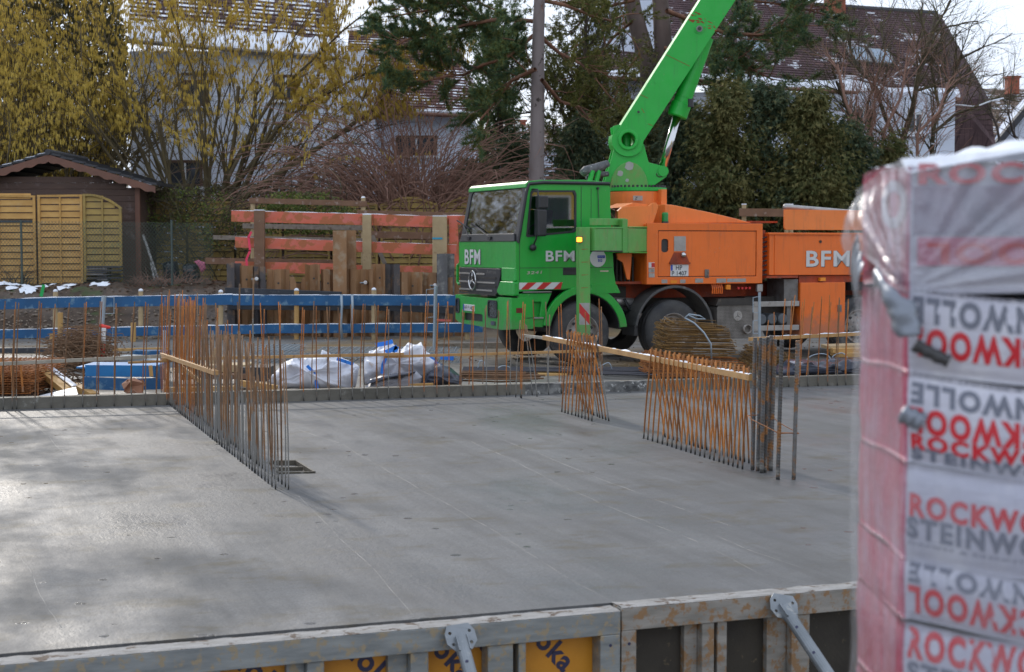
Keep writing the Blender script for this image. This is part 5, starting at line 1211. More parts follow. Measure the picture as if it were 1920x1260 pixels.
o = MB().tube([at(240, 741, 20.6), at(247, 737, 20.6), at(256, 738, 20.6), at(262, 742, 20.6)], [.01, .02, .02, .01], 6).build('pink_strap', mat('pink_plastic', (.8, .08, .2), rough=.5, bump=0), loc=at(240, 742, 20.6)); tag(o, 'pink plastic strap lying before the cardboard box', 'strap')
# timber and brackets behind the long row
for i, (xa, ya, xb, yb, D, w_, h, mt, lb) in enumerate([(340, 690, 470, 688, 22.6, .5, .10, woodl, 'pale timber pack behind the long row of bars'), (345, 705, 470, 704, 22.3, .4, .07, woodb, 'brown timber pack under the pale one behind the bars'), (330, 722, 480, 720, 21.7, .4, .06, woodg, 'grey timber pack lowest behind the bars'), (310, 732, 440, 729, 21.0, .1, .08, woody, 'yellow square timber along the upstand behind the bars'), (440, 717, 520, 728, 21.2, .1, .08, woody, 'yellow square timber sloping to the white bags'), (390, 690, 410, 655, 22.8, .14, .10, woodl, 'upright pale board end behind the bars'), (455, 700, 510, 700, 22.4, .4, .2, steeld, 'dark crate of clamps behind the bars'), (300, 682, 360, 678, 23.4, .4, .12, galp, 'grey steel pack behind the far end of the bars')]):
    plank(at(xa, ya, D), at(xb, yb, D), w_, h, mt, 'timber', lb, 'timber')
mat_stack(470, 560, 655, 690, 26.5, 5, 'pile of grey mesh panels behind the white bags', 'mesh_pile', galp, 1.2, ns_=9)
mat_stack(590, 860, 660, 700, 26.8, 5, 'wide pile of grey mesh panels behind the bags and tarpaulin', 'mesh_pile', galp, 1.2, ns_=22)

# white builder's bags and tarpaulins
bagm = mat('white_woven_bag', (.66, .68, .74), (.56, .58, .64), .6, ns=3, spots=(.45, .34, .25), sp=(.60, .74), ss=5, bump=.5, bs=9)
strapm = mat('blue_strap', (.02, .22, .72), (.015, .16, .6), .5, bump=0)
tarpm = mat('dark_tarpaulin', (.045, .055, .085), (.03, .036, .055), .28, ns=3, spots=(.35, .36, .40), sp=(.66, .72), ss=4, bump=.5, bs=14)
tarpg = mat('grey_tarpaulin', (.36, .37, .41), (.24, .25, .29), .5, ns=3, bump=.6, bs=22)
def lump(t, outline, D, depth, mt, name, seed=0, fold=.05):
    """soft bag: photo outline gives the silhouette, rounded in depth"""
    pts = [at(x, y, D) for x, y in outline]; c = sum(pts, Vector()) / len(pts); n = len(pts); sub = []
    for i in range(n):
        for k in range(8): sub.append(pts[i].lerp(pts[(i + 1) % n], k / 8))
    n = len(sub); mm = MB(); rings = 14
    for j in range(rings + 1):
        th = math.pi * j / rings; rr2 = max(.0, math.sin(th)) ** .55; yo = -math.cos(th) * depth / 2
        for v in sub:
            w2 = c + (v - c) * rr2; w2 = w2 + Vector((0, yo, 0)); f = noise.ridged_multi_fractal(Vector((w2.x * 3.6 + seed, w2.y * 2.6, w2.z * 4.2)), 1.0, 2.1, 3, 1.0, 2.0) - .9
            w2.y += -f * fold * (1 if yo <= 0 else 0); w2.z += f * fold * .35; w2.z = max(w2.z, .04); mm.v.append(w2)
    for j in range(rings):
        for i in range(n):
            a = j * n + i; b2 = j * n + (i + 1) % n; mm.f.append((a, b2, b2 + n, a + n)); mm.m.append(0)
    return mm.build(name, mt, t, world=True, smooth=True)
def strap(t, pts, D, r=.022): 
    mm = MB(); q = [at(x, y, D) for x, y in pts]
    for a_, b_ in zip(q[:-1], q[1:]): mm.beam(a_, b_, .012, r * 2, ext=.004)
    mm.build('strap', strapm, t, world=True)
t = thing('bulk_bag', 'lower white bulk bag with a thin blue strap down its front', 'bulk bag', at(590, 730, 21.6), group='white bulk bags')
lump(t, [(518, 728), (505, 715), (522, 695), (536, 678), (560, 670), (583, 672), (620, 668), (652, 678), (674, 690), (666, 729), (600, 732)], 21.85, .95, bagm, 'bag_body', 3, .17)
strap(t, [(576, 686), (588, 698), (592, 712), (595, 729)], 21.33, .02); strap(t, [(632, 673), (648, 678), (662, 683)], 21.55)
MB().tube([at(604, 670, 21.85), at(606, 660, 21.85), at(616, 664, 21.85), at(612, 672, 21.85)], [.03, .035, .03, .02], 7).build('knot', bagm, t, world=True, smooth=True)
t = thing('bulk_bag', 'taller white bulk bag with blue loops standing open on top', 'bulk bag', at(750, 725, 22), group='white bulk bags')
lump(t, [(682, 722), (683, 678), (690, 664), (710, 652), (734, 644), (746, 655), (752, 660), (764, 648), (790, 646), (800, 662), (818, 680), (812, 705), (790, 728), (730, 730)], 22.15, 1.0, bagm, 'bag_body', 8, .18)
strap(t, [(705, 647), (722, 644), (736, 640)], 22.0, .03); strap(t, [(722, 661), (735, 655), (744, 650), (740, 662), (722, 668)], 21.72, .03); strap(t, [(723, 672), (718, 684), (716, 700)], 21.58, .022); strap(t, [(806, 670), (813, 674), (820, 682)], 21.95, .02); strap(t, [(826, 670), (850, 672)], 22.2, .03)
t = thing('tarpaulin', 'folded grey and black tarpaulin lying on the upstand', 'tarpaulin', at(720, 725, 21.4), group=None)
lump(t, [(682, 728), (700, 714), (730, 704), (780, 697), (792, 708), (788, 726), (730, 731)], 21.4, .4, tarpg, 'folded_sheet', 5, .05)
lump(t, [(686, 721), (694, 711), (712, 704), (780, 696), (778, 700), (720, 712)], 21.25, .25, tarpm, 'dark_fold', 6, .03)
t = thing('tarpaulin', 'peaked dark blue grey tarpaulin over a small heap by the bags', 'tarpaulin', at(830, 722, 21.7))
lump(t, [(786, 724), (800, 704), (818, 684), (826, 682), (846, 692), (868, 712), (866, 722), (824, 727)], 21.75, .6, tarpm, 'sheet', 11, .10)
t = thing('tarpaulin', 'shiny dark tarpaulin spread behind the thick ribbed bars', 'tarpaulin', at(1500, 700, 23.6))
lump(t, [(1448, 703), (1452, 690), (1480, 676), (1530, 680), (1575, 673), (1640, 680), (1700, 690), (1700, 702), (1560, 702)], 23.7, .9, tarpm, 'sheet', 15, .13)
lump(t, [(1476, 678), (1496, 676), (1510, 684), (1490, 690)], 23.5, .3, tarpg, 'pale_fold', 2, .03)
o = plank(at(762, 722, 21.22), at(812, 720.5, 21.3), .06, .035, woody, 'timber', 'short yellow timber lying on the upstand before the tarpaulin', 'timber')
# long bar bundles
def bundle(x0, y0_, x1, y1_, D0_, D1_, n, w_, h, label, mt, r=.012):
    a_, b_ = at(x0, y0_, D0_), at(x1, y1_, D1_); t = thing('bar_bundle', label, 'bar bundle', a_)
    for k in range(n):
        o = Vector((0, rr.uniform(-w_, w_), rr.uniform(0, h))); m2 = MB(); q = [a_ + o, a_.lerp(b_, .5) + o + Vector((0, rr.uniform(-.03, .03), rr.uniform(-.015, .015))), b_ + o + Vector((rr.uniform(-.3, .1), rr.uniform(-.04, .04), 0))]
        for v in q: v.z = max(v.z, .08)
        m2.tube(q, r, 5).build('long_bar', mt, t, world=True)
darks = mat('dark_bar', (.035, .038, .048), (.06, .055, .06), .45, .3, ns=6, bump=0)
bundle(866, 712, 1010, 713, 22.2, 22.2, 30, .35, .12, 'bundle of brown bars lying beside the dark peaked tarpaulin', rustD)
bundle(868, 700, 1240, 700, 24.6, 24.4, 26, .35, .08, 'long bundle of blackish bars passing behind the crossed bundle', darks)
bundle(1120, 706, 1235, 706, 23.9, 23.7, 16, .3, .06, 'shorter dark bundle between the crossed groups', darks)
# loose concrete blocks and timber under the outrigger foot
t = thing('support_pads', 'stacked concrete blocks and timbers under the outrigger foot', 'support pads', at(1090, 712, 24.4))
MB().beam(at(1052, 696, 24.5), at(1132, 700, 24.5), .55, .10).build('concrete_block', mat('pad_concrete', (.36, .34, .31), (.26, .25, .23), .8, ns=6), t, world=True, bevel=.01)
MB().beam(at(1008, 705, 24.2), at(1062, 706, 24.2), .35, .11).build('timber_block', woody, t, world=True, bevel=.01); MB().beam(at(1060, 709, 24.3), at(1162, 709, 24.3), .4, .07).build('timber_block', woodb, t, world=True, bevel=.01)
for i, (pts, D, lb) in enumerate([([(896, 690), (900, 677), (908, 680), (905, 692)], 24.5, 'small grey wire loop standing among the long bars'), ([(930, 693), (942, 686), (956, 689), (948, 696)], 24.6, 'flat grey wire loop among the long bars'), ([(1110, 700), (1140, 680), (1152, 700), (1180, 704), (1210, 706)], 24.2, 'curved wire lying between the crossed groups'), ([(1504, 690), (1520, 668), (1550, 665), (1565, 690)], 23.9, 'arched grey cable over the shiny tarpaulin'), ([(1560, 682), (1562, 668), (1580, 662), (1592, 676)], 24.0, 'grey cable coil beside the timber pack')]):
    q = [at(x, y, D) for x, y in pts]; s = []
    for k in range(len(q) - 1):
        for j in range(6):
            p0, p1, p2, p3 = q[max(k - 1, 0)], q[k], q[k + 1], q[min(k + 2, len(q) - 1)]; u = j / 6
            s.append(.5 * ((2 * p1) + (p2 - p0) * u + (2 * p0 - 5 * p1 + 4 * p2 - p3) * u * u + (3 * p1 - p0 - 3 * p2 + p3) * u ** 3))
    o = MB().tube(s + [q[-1]], .009, 6).build('wire_loop', galp, loc=q[0], smooth=True); tag(o, lb, 'wire')
# bundles of stirrups: many bent rings strapped together
def stirrups(poly, D, n, label, mt, seed, tie=True):
    r2 = random.Random(seed); pts = [at(x, y, D) for x, y in poly]; t = thing('stirrup_bundle', label, 'stirrup bundle', pts[0], group='bundles of bent stirrups')
    x0, x1 = min(p.x for p in pts), max(p.x for p in pts); z0, z1 = min(p.z for p in pts), max(p.z for p in pts)
    for k in range(n):
        u = k / (n - 1); z = z0 + (z1 - z0) * u; mm = MB()
        # width of the outline at this height
        xsn = []
        for i in range(len(pts)):
            a_, b_ = pts[i], pts[(i + 1) % len(pts)]
            if (a_.z - z) * (b_.z - z) <= 0 and abs(a_.z - b_.z) > 1e-6: xsn.append(a_.x + (b_.x - a_.x) * (z - a_.z) / (b_.z - a_.z))
        if len(xsn) < 2: continue
        xa, xb = min(xsn) + r2.uniform(-.05, .05), max(xsn) + r2.uniform(-.05, .05); yj = r2.uniform(-.04, .04); sl = r2.uniform(-.02, .02)
        f0 = Vector((xa + .10, D - .28 + yj, z)); f1 = Vector((xb - .06, D - .28 + yj, z + sl)); g1 = Vector((xb, D + .25 + yj, z + sl + .03)); g0 = Vector((xa - .0, D + .25 + yj, z + .07)); h0 = Vector((xa - .03, D - .02, z + .05 * r2.random()))
        mm.tube([f0 + Vector((-.16 * r2.random(), .14, .05)), f0, f1, g1, g0, f0], .0065, 5, cap=False); 
        if r2.random() < .4: mm.tube([f0, h0], .0065, 4, cap=False)
        mm.build('stirrup', mt, t, world=True)
    return t
rustY = rust_mat('ochre_rusty_steel', (.24, .13, .03), (.13, .075, .03), -1)
st1 = stirrups([(1228, 664), (1236, 612), (1254, 604), (1340, 607), (1362, 616), (1380, 645), (1386, 662), (1350, 668), (1262, 666)], 24.4, 36, 'large bundle of rusty bent stirrups before the second wheel', rustY, 5)
st2 = stirrups([(1207, 706), (1205, 670), (1225, 666), (1380, 676), (1398, 686), (1396, 706)], 23.9, 26, 'lower stirrup bundle behind the crossed fan of bars', rustN, 6)
st3 = stirrups([(1390, 690), (1402, 656), (1420, 652), (1480, 664), (1500, 676), (1480, 690)], 24.6, 22, 'small stirrup bundle partly behind the thick ribbed bars', rustY, 7)
MB().tube([at(1284, 596, 24.05), at(1302, 606, 24.05), at(1320, 624, 24.0), at(1333, 645, 24.0), at(1334, 672, 24.0)], .014, 7).build('sling', galp, st1, world=True, smooth=True)
MB().tube([at(1284, 596, 24.05), at(1292, 589, 24.05), at(1312, 592, 24.05), at(1323, 598, 24.05), at(1306, 598, 24.05), at(1290, 590, 24.05)], .012, 6).build('sling_loop', galp, st1, world=True, smooth=True)
for i, (xa, ya, xb, yb, D, h, mt, lb) in enumerate([(1545, 650, 1640, 647, 24.6, .05, woodl, 'topmost pale plank of the pile beside the orange locker'), (1556, 656, 1645, 655, 24.4, .07, woody, 'middle timber of the pile beside the orange locker'), (1562, 664, 1645, 663, 24.3, .06, woody, 'lower timber of the pile beside the orange locker'), (1566, 672, 1645, 671, 24.2, .05, woodb, 'bottom brown timber of the pile beside the orange locker')]):
    plank(at(xa, ya, D), at(xb, yb, D), .5, h, mt, 'timber', lb, 'timber', 'timber pile beside the orange locker')

# ------------------------------------------------------------------ sheet piles and the red rail
pilem = mat('rusty_sheet_pile', (.36, .19, .085), (.23, .125, .06), .7, ns=2.5, st=(2, 2, .5), spots=(.36, .27, .18), sp=(.55, .68), ss=3, bump=.4, kind='World')
piled = mat('dark_pile', (.10, .085, .08), (.06, .055, .06), .55, .2, ns=3, st=(2, 2, .5), spots=(.24, .15, .09), sp=(.54, .66), ss=3, bump=.3, kind='World')
DPp = 34.35
def sheet(xa, xb, yt, mt, label, phase=0, cuts=0, D=DPp):
    a_, b_ = at(xa, yt, D), at(xb, yt, D); base = Vector((a_.x, D, 0)); o_ = thing('sheet_pile', label, 'sheet pile', base, group='steel sheet piles of the retaining wall')
    n = max(8, int((b_.x - a_.x) / .04)); mm = MB(); r2 = random.Random(int(xa)); top = a_.z
    wv_ = .42; front = []
    for i in range(n + 1):
        x = a_.x + (b_.x - a_.x) * i / n; ph = ((x + phase) / wv_) % 1
        d = .0 if ph < .35 else (ph - .35) / .15 if ph < .5 else 1.0 if ph < .85 else (1 - ph) / .15
        jag = (.02 * noise.noise(Vector((x * 9, 1, xa)))) + (.012 * noise.noise(Vector((x * 31, 2, xa))))
        if cuts and abs(((x - a_.x) / (b_.x - a_.x)) - .45) < .18: jag -= .14
        front.append((x, D - .02 + d * .16, top + jag))
    for (x, y, z) in front: mm.v += [Vector((x, y, -.1)), Vector((x, y, z)), Vector((x, y + .012, z)), Vector((x, y + .012, -.1))]
    for i in range(n):
        for j in range(3): a = i * 4 + j; mm.f.append((a, a + 4, a + 5, a + 1)); mm.m.append(0)
    mm.build('pile_sheet', mt, o_, world=True)
    hx = (a_.x + b_.x) / 2 + .03; MB().cyl((hx, D - .03, top - .30), (hx, D - .015, top - .30), .022, 8).build('lifting_hole', blackp, o_, world=True)
sheet(446, 474, 498, pilem, 'narrow rusty sheet pile next to the dark beam pile'); sheet(472, 498, 500, piled, 'dark brown sheet pile with a bolt by the first post')
sheet(498, 541, 505, pilem, 'rusty sheet pile with rounded corner, below the middle red board', .1); sheet(544, 574, 519, pilem, 'lowest sheet pile with a notched top', .2, 1)
sheet(572, 600, 496, pilem, 'tall rusty sheet pile beside the notched one', .0); sheet(600, 625, 505, pilem, 'rusty sheet pile just before the tall rusty beam', .3)
sheet(654, 699, 505, pilem, 'sheet pile with a bright bolt, behind the tall rusty beam', .15); sheet(697, 722, 495, pilem, 'narrow taller sheet pile under the middle post', .25)
sheet(720, 750, 495.5, piled, 'brown sheet pile with a red spot', .05); sheet(750, 792, 510, pilem, 'lower sheet pile with a single hole', .3); sheet(792, 822, 511, pilem, 'last sheet pile before the dark beam pile', .1); sheet(840, 880, 520, pilem, 'sheet pile half hidden by the truck front', .2)
def hpile(xa, xb, yt, mt, label, D=34.1, deep=.3):
    a_, b_ = at(xa, yt, D), at(xb, yt, D); t = thing('beam_pile', label, 'beam pile', Vector((a_.x, D, 0)), group='H beam piles of the retaining wall'); w_ = b_.x - a_.x; top = a_.z
    MB().bx(a_.x, a_.x + w_ * .62, D, D + .02, -.1, top).build('front_flange', mt, t, world=True); MB().bx(a_.x + w_ * .30, a_.x + w_ * .34, D + .02, D + deep, -.1, top).build('web', mt, t, world=True)
    MB().bx(a_.x + w_ * .1, b_.x, D + deep, D + deep + .02, -.1, top + .003).build('rear_flange', mt, t, world=True)
hpile(425, 448, 494, piled, 'dark grey beam pile at the end of the sheet wall'); hpile(624, 665, 432, pilem, 'tall rusty beam pile rising to the red boards'); hpile(819, 851, 476, mat('scoured_steel', (.14, .14, .145), (.09, .085, .085), .5, .3, ns=4, spots=(.30, .29, .27), sp=(.50, .64), ss=3), 'dark scoured beam pile beside the truck front'); 
for (x, y) in ((481, 523), (685, 530), (816, 535)):
    p = at(x, y, 34.2); t = thing('anchor_bolt', 'shiny bolt head on the sheet wall ' + {481: 'under the first rail post', 685: 'under the middle rail post', 816: 'beside the scoured beam pile'}[x], 'bolt', p, group='bolts on the sheet wall'); MB().cyl(p, p + Vector((0, .2, 0)), .045, 10, .06).build('bolt_head', chrome, t, world=True, bevel=.01); MB().beam(p + Vector((-.12, .05, 0)), p + Vector((.0, .05, 0)), .02, .02).build('bolt_pin', galp, t, world=True)
# steel waler
t = thing('steel_waler', 'dark blue grey steel waler crossing the sheet piles', 'steel beam', at(423, 545, 34.0))
for (xa, ya, xb, yb) in ((423, 545, 640, 553), (640, 573, 850, 582), (430, 574, 640, 576)):
    MB().beam(at(xa, ya, 34.0), at(xb, yb, 33.95), .16, .14).build('beam_part', steeld, t, world=True, bevel=.006)
pinkpaint = mat('pink_spray', (.75, .16, .14), rough=.7, bump=0)
o = MB().beam(at(818, 600, 33.9), at(846, 601, 33.9), .01, .05).build('spray_mark', pinkpaint, loc=at(818, 600, 33.9)); tag(o, 'salmon paint mark on the steel beside the truck front', 'paint mark')
# red railing above the wall: posts and boards
DQ = 35.3
def board(xa, ya, xb, yb, hpx, D, mt, label, name='rail_board', group=None, snow=0, w_=.05):
    return plank(at(xa, ya + hpx / 2, D), at(xb, yb + hpx / 2, D), w_, hpx / FPX * D, mt, name, label, 'board', group, snow=snow)
gq = 'red stained boards of the timber rail'
board(434, 394.5, 700, 401.5, 21, DQ, pinkw, 'top red stained board, longer part on the garden side', group=gq, snow=.014); board(700.5, 401.5, 832, 406, 21, DQ, pinkw, 'top red stained board between the middle and last post', group=gq, snow=.014)
board(441, 444, 856, 459, 20, DQ, pinkw, 'middle red stained board of the timber rail', group=gq, snow=.008); board(441, 490, 626, 494, 20, DQ, pinkw, 'lowest red stained board above the notched sheet pile', group=gq); board(655, 497, 822, 499, 12, DQ, pinkw, 'lowest red stained board behind the last sheet piles', group=gq)
board(838, 404, 905, 404, 17, DQ + .1, pinkw, 'red stained board end touching the cab', group=gq, snow=.012)
for i, (xa, xb, yt, yb, mt, lb) in enumerate([(477, 496, 395, 500, woodb, 'brown square post of the red rail with snow on top'), (680, 696, 403, 505, woodl, 'pale square post in the middle of the red rail'), (811, 838, 406, 510, woodl, 'thick pale post with a cyan band, last of the red rail')]):
    D = DQ - .12; c0_, c1_ = at((xa + xb) / 2, yb, D), at((xa + xb) / 2, yt, D); t = thing('rail_post', lb, 'post', (c0_.x, c0_.y, 1.0), group='square posts of the red rail'); w_ = (xb - xa) / FPX * D
    MB().beam(Vector((c0_.x, c0_.y, .8)), c1_, w_, .16, up=(0, 1, 0)).build('shaft', mt, t, world=True, bevel=.006); MB().beam(c1_ + Vector((0, 0, 0)), c1_ + Vector((0, 0, .02)), w_, .16, up=(0, 1, 0)).build('snow_cap', capm, t, world=True, bevel=.008)
    if i == 2: q = at(821, 447, D - .09); MB().beam(q + Vector((-.12, 0, 0)), q + Vector((.10, 0, 0)), .006, .04).build('cyan_band', mat('cyan_paint', (.03, .35, .55), rough=.6, bump=0), t, world=True)
p = at(848, 460, DQ + .05); o = MB().beam(at(850, 405, DQ + .05), at(852, 500, DQ + .05), .2, .12, up=(0, 1, 0)).build('rail_post', pinkw, loc=p, bevel=.006); tag(o, 'red stained post partly behind the cab', 'post')
# older brown railing behind it
DG = 36.6
gb = 'brown boards of the older garden rail'
board(467, 371, 688, 377, 10, DG, woodb, 'topmost brown board of the older rail', group=gb); board(670, 394, 870, 399, 9, DG, woodb, 'brown board of the older rail running to the cab', group=gb); board(455, 419, 685, 423, 9, DG, woodg, 'greyish board behind the gap of the red rail', group=gb)
board(400, 441, 690, 447, 8, DG, woodg, 'long weathered board low behind the red rail', group=gb); board(690, 433, 812, 436, 13, DG, woodb, 'wide brown board between the pale posts', group=gb); board(385, 483, 626, 487, 12, DG, woodb, 'lowest brown board reaching over the black bags', group=gb)
for (x, yt, lb) in ((474, 380, 'pale thin post of the older rail by the pink ribbon'), (681, 371, 'pale thin post of the older rail with a snow cap')):
    a_ = at(x, 500, DG + .06); b_ = at(x, yt, DG + .06); t = thing('thin_post', lb, 'post', (a_.x, a_.y, 1.0), group='thin posts of the older rail'); MB().tube([Vector((a_.x, a_.y, .9)), b_], .055, 10).build('shaft', woodl, t, world=True); MB().tube([b_, b_ + Vector((0, 0, .035))], [.055, .03], 10).build('snow_cap', capm, t, world=True)
o = MB().beam(at(698, 441, DG - .05), at(722, 495, DG - .05), .06, .09).build('diagonal_strut', woodg, loc=at(698, 441, DG)); tag(o, 'grey diagonal strut behind the middle pale post', 'strut')
o = MB(); 
for a_, b_ in zip([(471, 435), (466, 445), (469, 470), (462, 486), (463, 500)], [(466, 445), (469, 470), (462, 486), (463, 500), (462, 523)]): o.beam(at(*a_, DQ - .2), at(*b_, DQ - .2), .01, .05, up=(1, 0, 0), ext=.01)
tag(o.build('pink_ribbon', mat('hot_pink', (.85, .05, .12), rough=.5, bump=0), loc=at(471, 435, DQ)), 'hot pink marking ribbon hanging from the red boards', 'ribbon')
# tall thin rods standing before the wall
for i, (x, yt, yb, D) in enumerate([(449, 532, 660, 30), (475, 521, 660, 30)]):
    b0 = at(x, yb, D); bar(Vector((b0.x, D, .0)), at(x, yt, D), .016, rustG, 'tall splashed rod rising above the blue board, ' + ('shorter' if i == 0 else 'taller') + ' of two', 'two tall rods before the sheet piles', 'tall_rod')
for x in (640, 660):
    o = MB().tube([at(x, 552, 33.2), at(x + 1, 575, 33.2), at(x - 1, 610, 33.2), at(x + 2, 640, 33.2)], .028, 7).build('grey_hose', galp, loc=at(x, 552, 33.2), smooth=True); tag(o, 'grey hose hanging over the blue board, ' + ('nearer the yellowish stake' if x == 640 else 'beside the tall rusty beam'), 'hose', 'grey hoses over the blue board')
# ------------------------------------------------------------------ garden shed, fences
fencem = mat('yellow_stained_slat', (.58, .34, .10), (.46, .25, .065), .65, ns=3, st=(1, 1, 2.5), spots=(.50, .33, .14), sp=(.56, .68), ss=3, bump=.3)
fenceo = mat('olive_weathered_slat', (.38, .26, .07), (.28, .19, .06), .7, ns=3, st=(1, 1, 2.5), spots=(.20, .20, .08), sp=(.56, .68), ss=3, bump=.3)
shedm = mat('dark_brown_board', (.105, .062, .045), (.075, .045, .035), .7, ns=2.5, st=(.6, 1, 3), spots=(.15, .11, .10), sp=(.58, .68), ss=3, bump=.3)
fascia = mat('red_brown_fascia', (.18, .08, .05), (.13, .06, .04), .6, ns=3, bump=.2)
roofd = mat('dark_shingle', (.05, .052, .06), (.035, .036, .04), .7, ns=5, bump=.3)
GZ = 1.05
def slat_panel(t, x0, x1, z0, ztop, D, mt, n=None, pitch=.155, arch_=None, lean=0.0):
    """one woven slat panel; ztop(u) gives the upper edge"""
    w_ = x1 - x0
    for k in range(60):
        z = z0 + .03 + k * pitch
        if z > max(ztop(0), ztop(1), ztop(.5)) - .05: break
        # clip to where the top edge is above the slat
        us = [i / 20 for i in range(21) if ztop(i / 20) > z + pitch * .5]
        if len(us) < 2: break
        xa, xb = x0 + w_ * us[0] + .03, x0 + w_ * us[-1] - .03; r2 = random.Random(k + int(x0 * 50)); mm = MB()
        m0 = len(mm.v)
        for (x) in (xa, xb):
            for (y, zz) in ((D + .03, z), (D - .012 + r2.uniform(-.004, .004), z), (D + .012, z + pitch * .84), (D + .034, z + pitch * .84)): mm.v.append(Vector((x, y, zz)))
        for j in range(4): mm.f.append((m0 + j, m0 + (j + 1) % 4, m0 + 4 + (j + 1) % 4, m0 + 4 + j)); mm.m.append(0)
        mm.f += [(m0, m0 + 3, m0 + 2, m0 + 1), (m0 + 4, m0 + 5, m0 + 6, m0 + 7)]; mm.m += [0, 0]
        mm.build('slat', mt, t, world=True)
    mm = MB(); mm.beam(Vector((x0 + .03, D - .01, z0)), Vector((x0 + .03, D - .01, ztop(0))), .06, .06, up=(0, 1, 0)); mm.build('frame_stile', mt, t, world=True)
    mm = MB(); mm.beam(Vector((x1 - .03, D - .01, z0)), Vector((x1 - .03, D - .01, ztop(1))), .06, .06, up=(0, 1, 0)); mm.build('frame_stile', mt, t, world=True)
    mm = MB()
    for i in range(12): mm.beam(Vector((x0 + w_ * i / 12, D - .014, ztop(i / 12) - .02)), Vector((x0 + w_ * (i + 1) / 12, D - .014, ztop((i + 1) / 12) - .02)), .06, .05, ext=.003)
    mm.build('top_frame', mt, t, world=True)
    mm = MB(); mm.beam(Vector(((x0 + x1) / 2, D - .022, z0)), Vector(((x0 + x1) / 2, D - .022, ztop(.5))), .035, .02, up=(0, 1, 0)); mm.build('middle_batten', mt, t, world=True)
def zat(py, D): return at(960, py, D).z
def xat(px, D): return at(px, 450, D).x
DS = 37.4
for (xa, xb, yb, ya0, ya1, mt, lb) in ((-70, 68, 536, 363, 367, fencem, 'yellow slat panel with a grey strip, first one leaning on the shed'), (72, 156, 533, 366, 365, fencem, 'yellow slat panel standing free in front of the shed'), (157, 229, 528, 364, 390, fenceo, 'olive slat panel with a rounded upper corner by the shed')):
    x0_, x1_ = xat(xa, DS), xat(xb, DS); z0_ = zat(yb, DS)
    t = thing('slat_panel', lb, 'fence panel', ((x0_ + x1_) / 2, DS, z0_), group='slat panels stored at the shed')
    za, zb_ = zat(ya0, DS), zat(ya1, DS)
    f = (lambda u, a=za, b=zb_: a + (b - a) * u) if mt is fencem else (lambda u, a=za, b=zb_: a - (a - b) * max(0, (u - .15) / .85) ** 2.0)
    slat_panel(t, x0_, x1_, z0_, f, DS, mt)
    if xb == 68: MB().beam(Vector((x0_ + .1, DS - .024, zat(415, DS))), Vector((x1_ - .08, DS - .024, zat(415, DS))), .008, .06).build('grey_strip', roofd, t, world=True)
# chain link mesh in front, on a thin green post
linkm, nt, b = new_mat('chain_link'); nt.nodes.remove(b); out = [n for n in nt.nodes if n.type == 'OUTPUT_MATERIAL'][0]
def stripes(rot):
    wv = N(nt, 'ShaderNodeTexWave', Scale=1.0); wv.bands_direction = 'X'; nt.links.new(coords(nt, 'World', (5.2, 0, 5.2), (0, R(rot), 0)), wv.inputs['Vector']); return ramp(nt, wv.outputs['Fac'], .955, .975)
mxn = mixc(nt, 1.0, stripes(40), stripes(-40), 'LIGHTEN')
tr = N(nt, 'ShaderNodeBsdfTransparent'); df = N(nt, 'ShaderNodeBsdfDiffuse', Color=(.10, .13, .11, 1)); ms = nt.nodes.new('ShaderNodeMixShader')
nt.links.new(mxn, ms.inputs['Fac']); nt.links.new(tr.outputs[0], ms.inputs[1]); nt.links.new(df.outputs[0], ms.inputs[2]); nt.links.new(ms.outputs[0], out.inputs['Surface'])
t = thing('chain_link_fence', 'thin wire mesh fence before the shed and bin bags', 'wire fence', (xat(150, 36.9), 36.9, GZ))
mm = MB(); q = [Vector((xat(-120, 36.9), 36.9, .98)), Vector((xat(400, 36.9), 36.9, .98)), Vector((xat(400, 36.9), 36.9, zat(418, 36.9))), Vector((xat(-120, 36.9), 36.9, zat(412, 36.9)))]
mm.add(q, [(0, 1, 2, 3)]); mm.build('wire_mesh', linkm, t, world=True, fix=False)
postg = mat('green_grey_post', (.06, .085, .075), rough=.5)
for px in (322, 40): MB().tube([Vector((xat(px, 36.88), 36.88, .9)), Vector((xat(px, 36.88), 36.88, zat(412, 36.88)))], .028, 8).build('fence_post', postg, t, world=True)
# shed
DW = 38.2
t = thing('garden_shed', 'dark brown wooden garden shed with a snowy shingle roof', 'shed', (xat(100, DW), DW, GZ))
xl, xr, xm = xat(-190, DW), xat(258, DW), xat(100, DW); ze = zat(352, DW); zr_ = zat(300, DW)
nb = 18
for k in range(nb):
    z0_ = GZ - .1 + k * .15; z1_ = z0_ + .148
    if z0_ > zr_ + .05: break
    half = 1.0
    if z1_ > ze: half = max(.05, (zr_ + .25 - z1_) / (zr_ + .25 - ze))
    MB().beam(Vector((xm + (xl - xm) * half, DW + .006 * (k % 2), (z0_ + z1_) / 2)), Vector((xm + (xr - xm) * half, DW + .006 * (k % 2), (z0_ + z1_) / 2)), .03, .148).build('wall_board', shedm, t, world=True, bevel=.008)
MB().bx(xl, xr, DW + .03, DW + 2.6, GZ - .1, ze).build('shed_body', shedm, t, world=True)
MB().beam(Vector((xr + .02, DW - .01, GZ - .1)), Vector((xr + .02, DW - .01, ze + .05)), .11, .10, up=(0, 1, 0)).build('corner_post', fascia, t, world=True)
el, er, rp_ = Vector((xat(-215, DW), 0, zat(388, DW))), Vector((xat(299, DW), 0, zat(348, DW))), Vector((xm + .02, 0, zat(289, DW)))
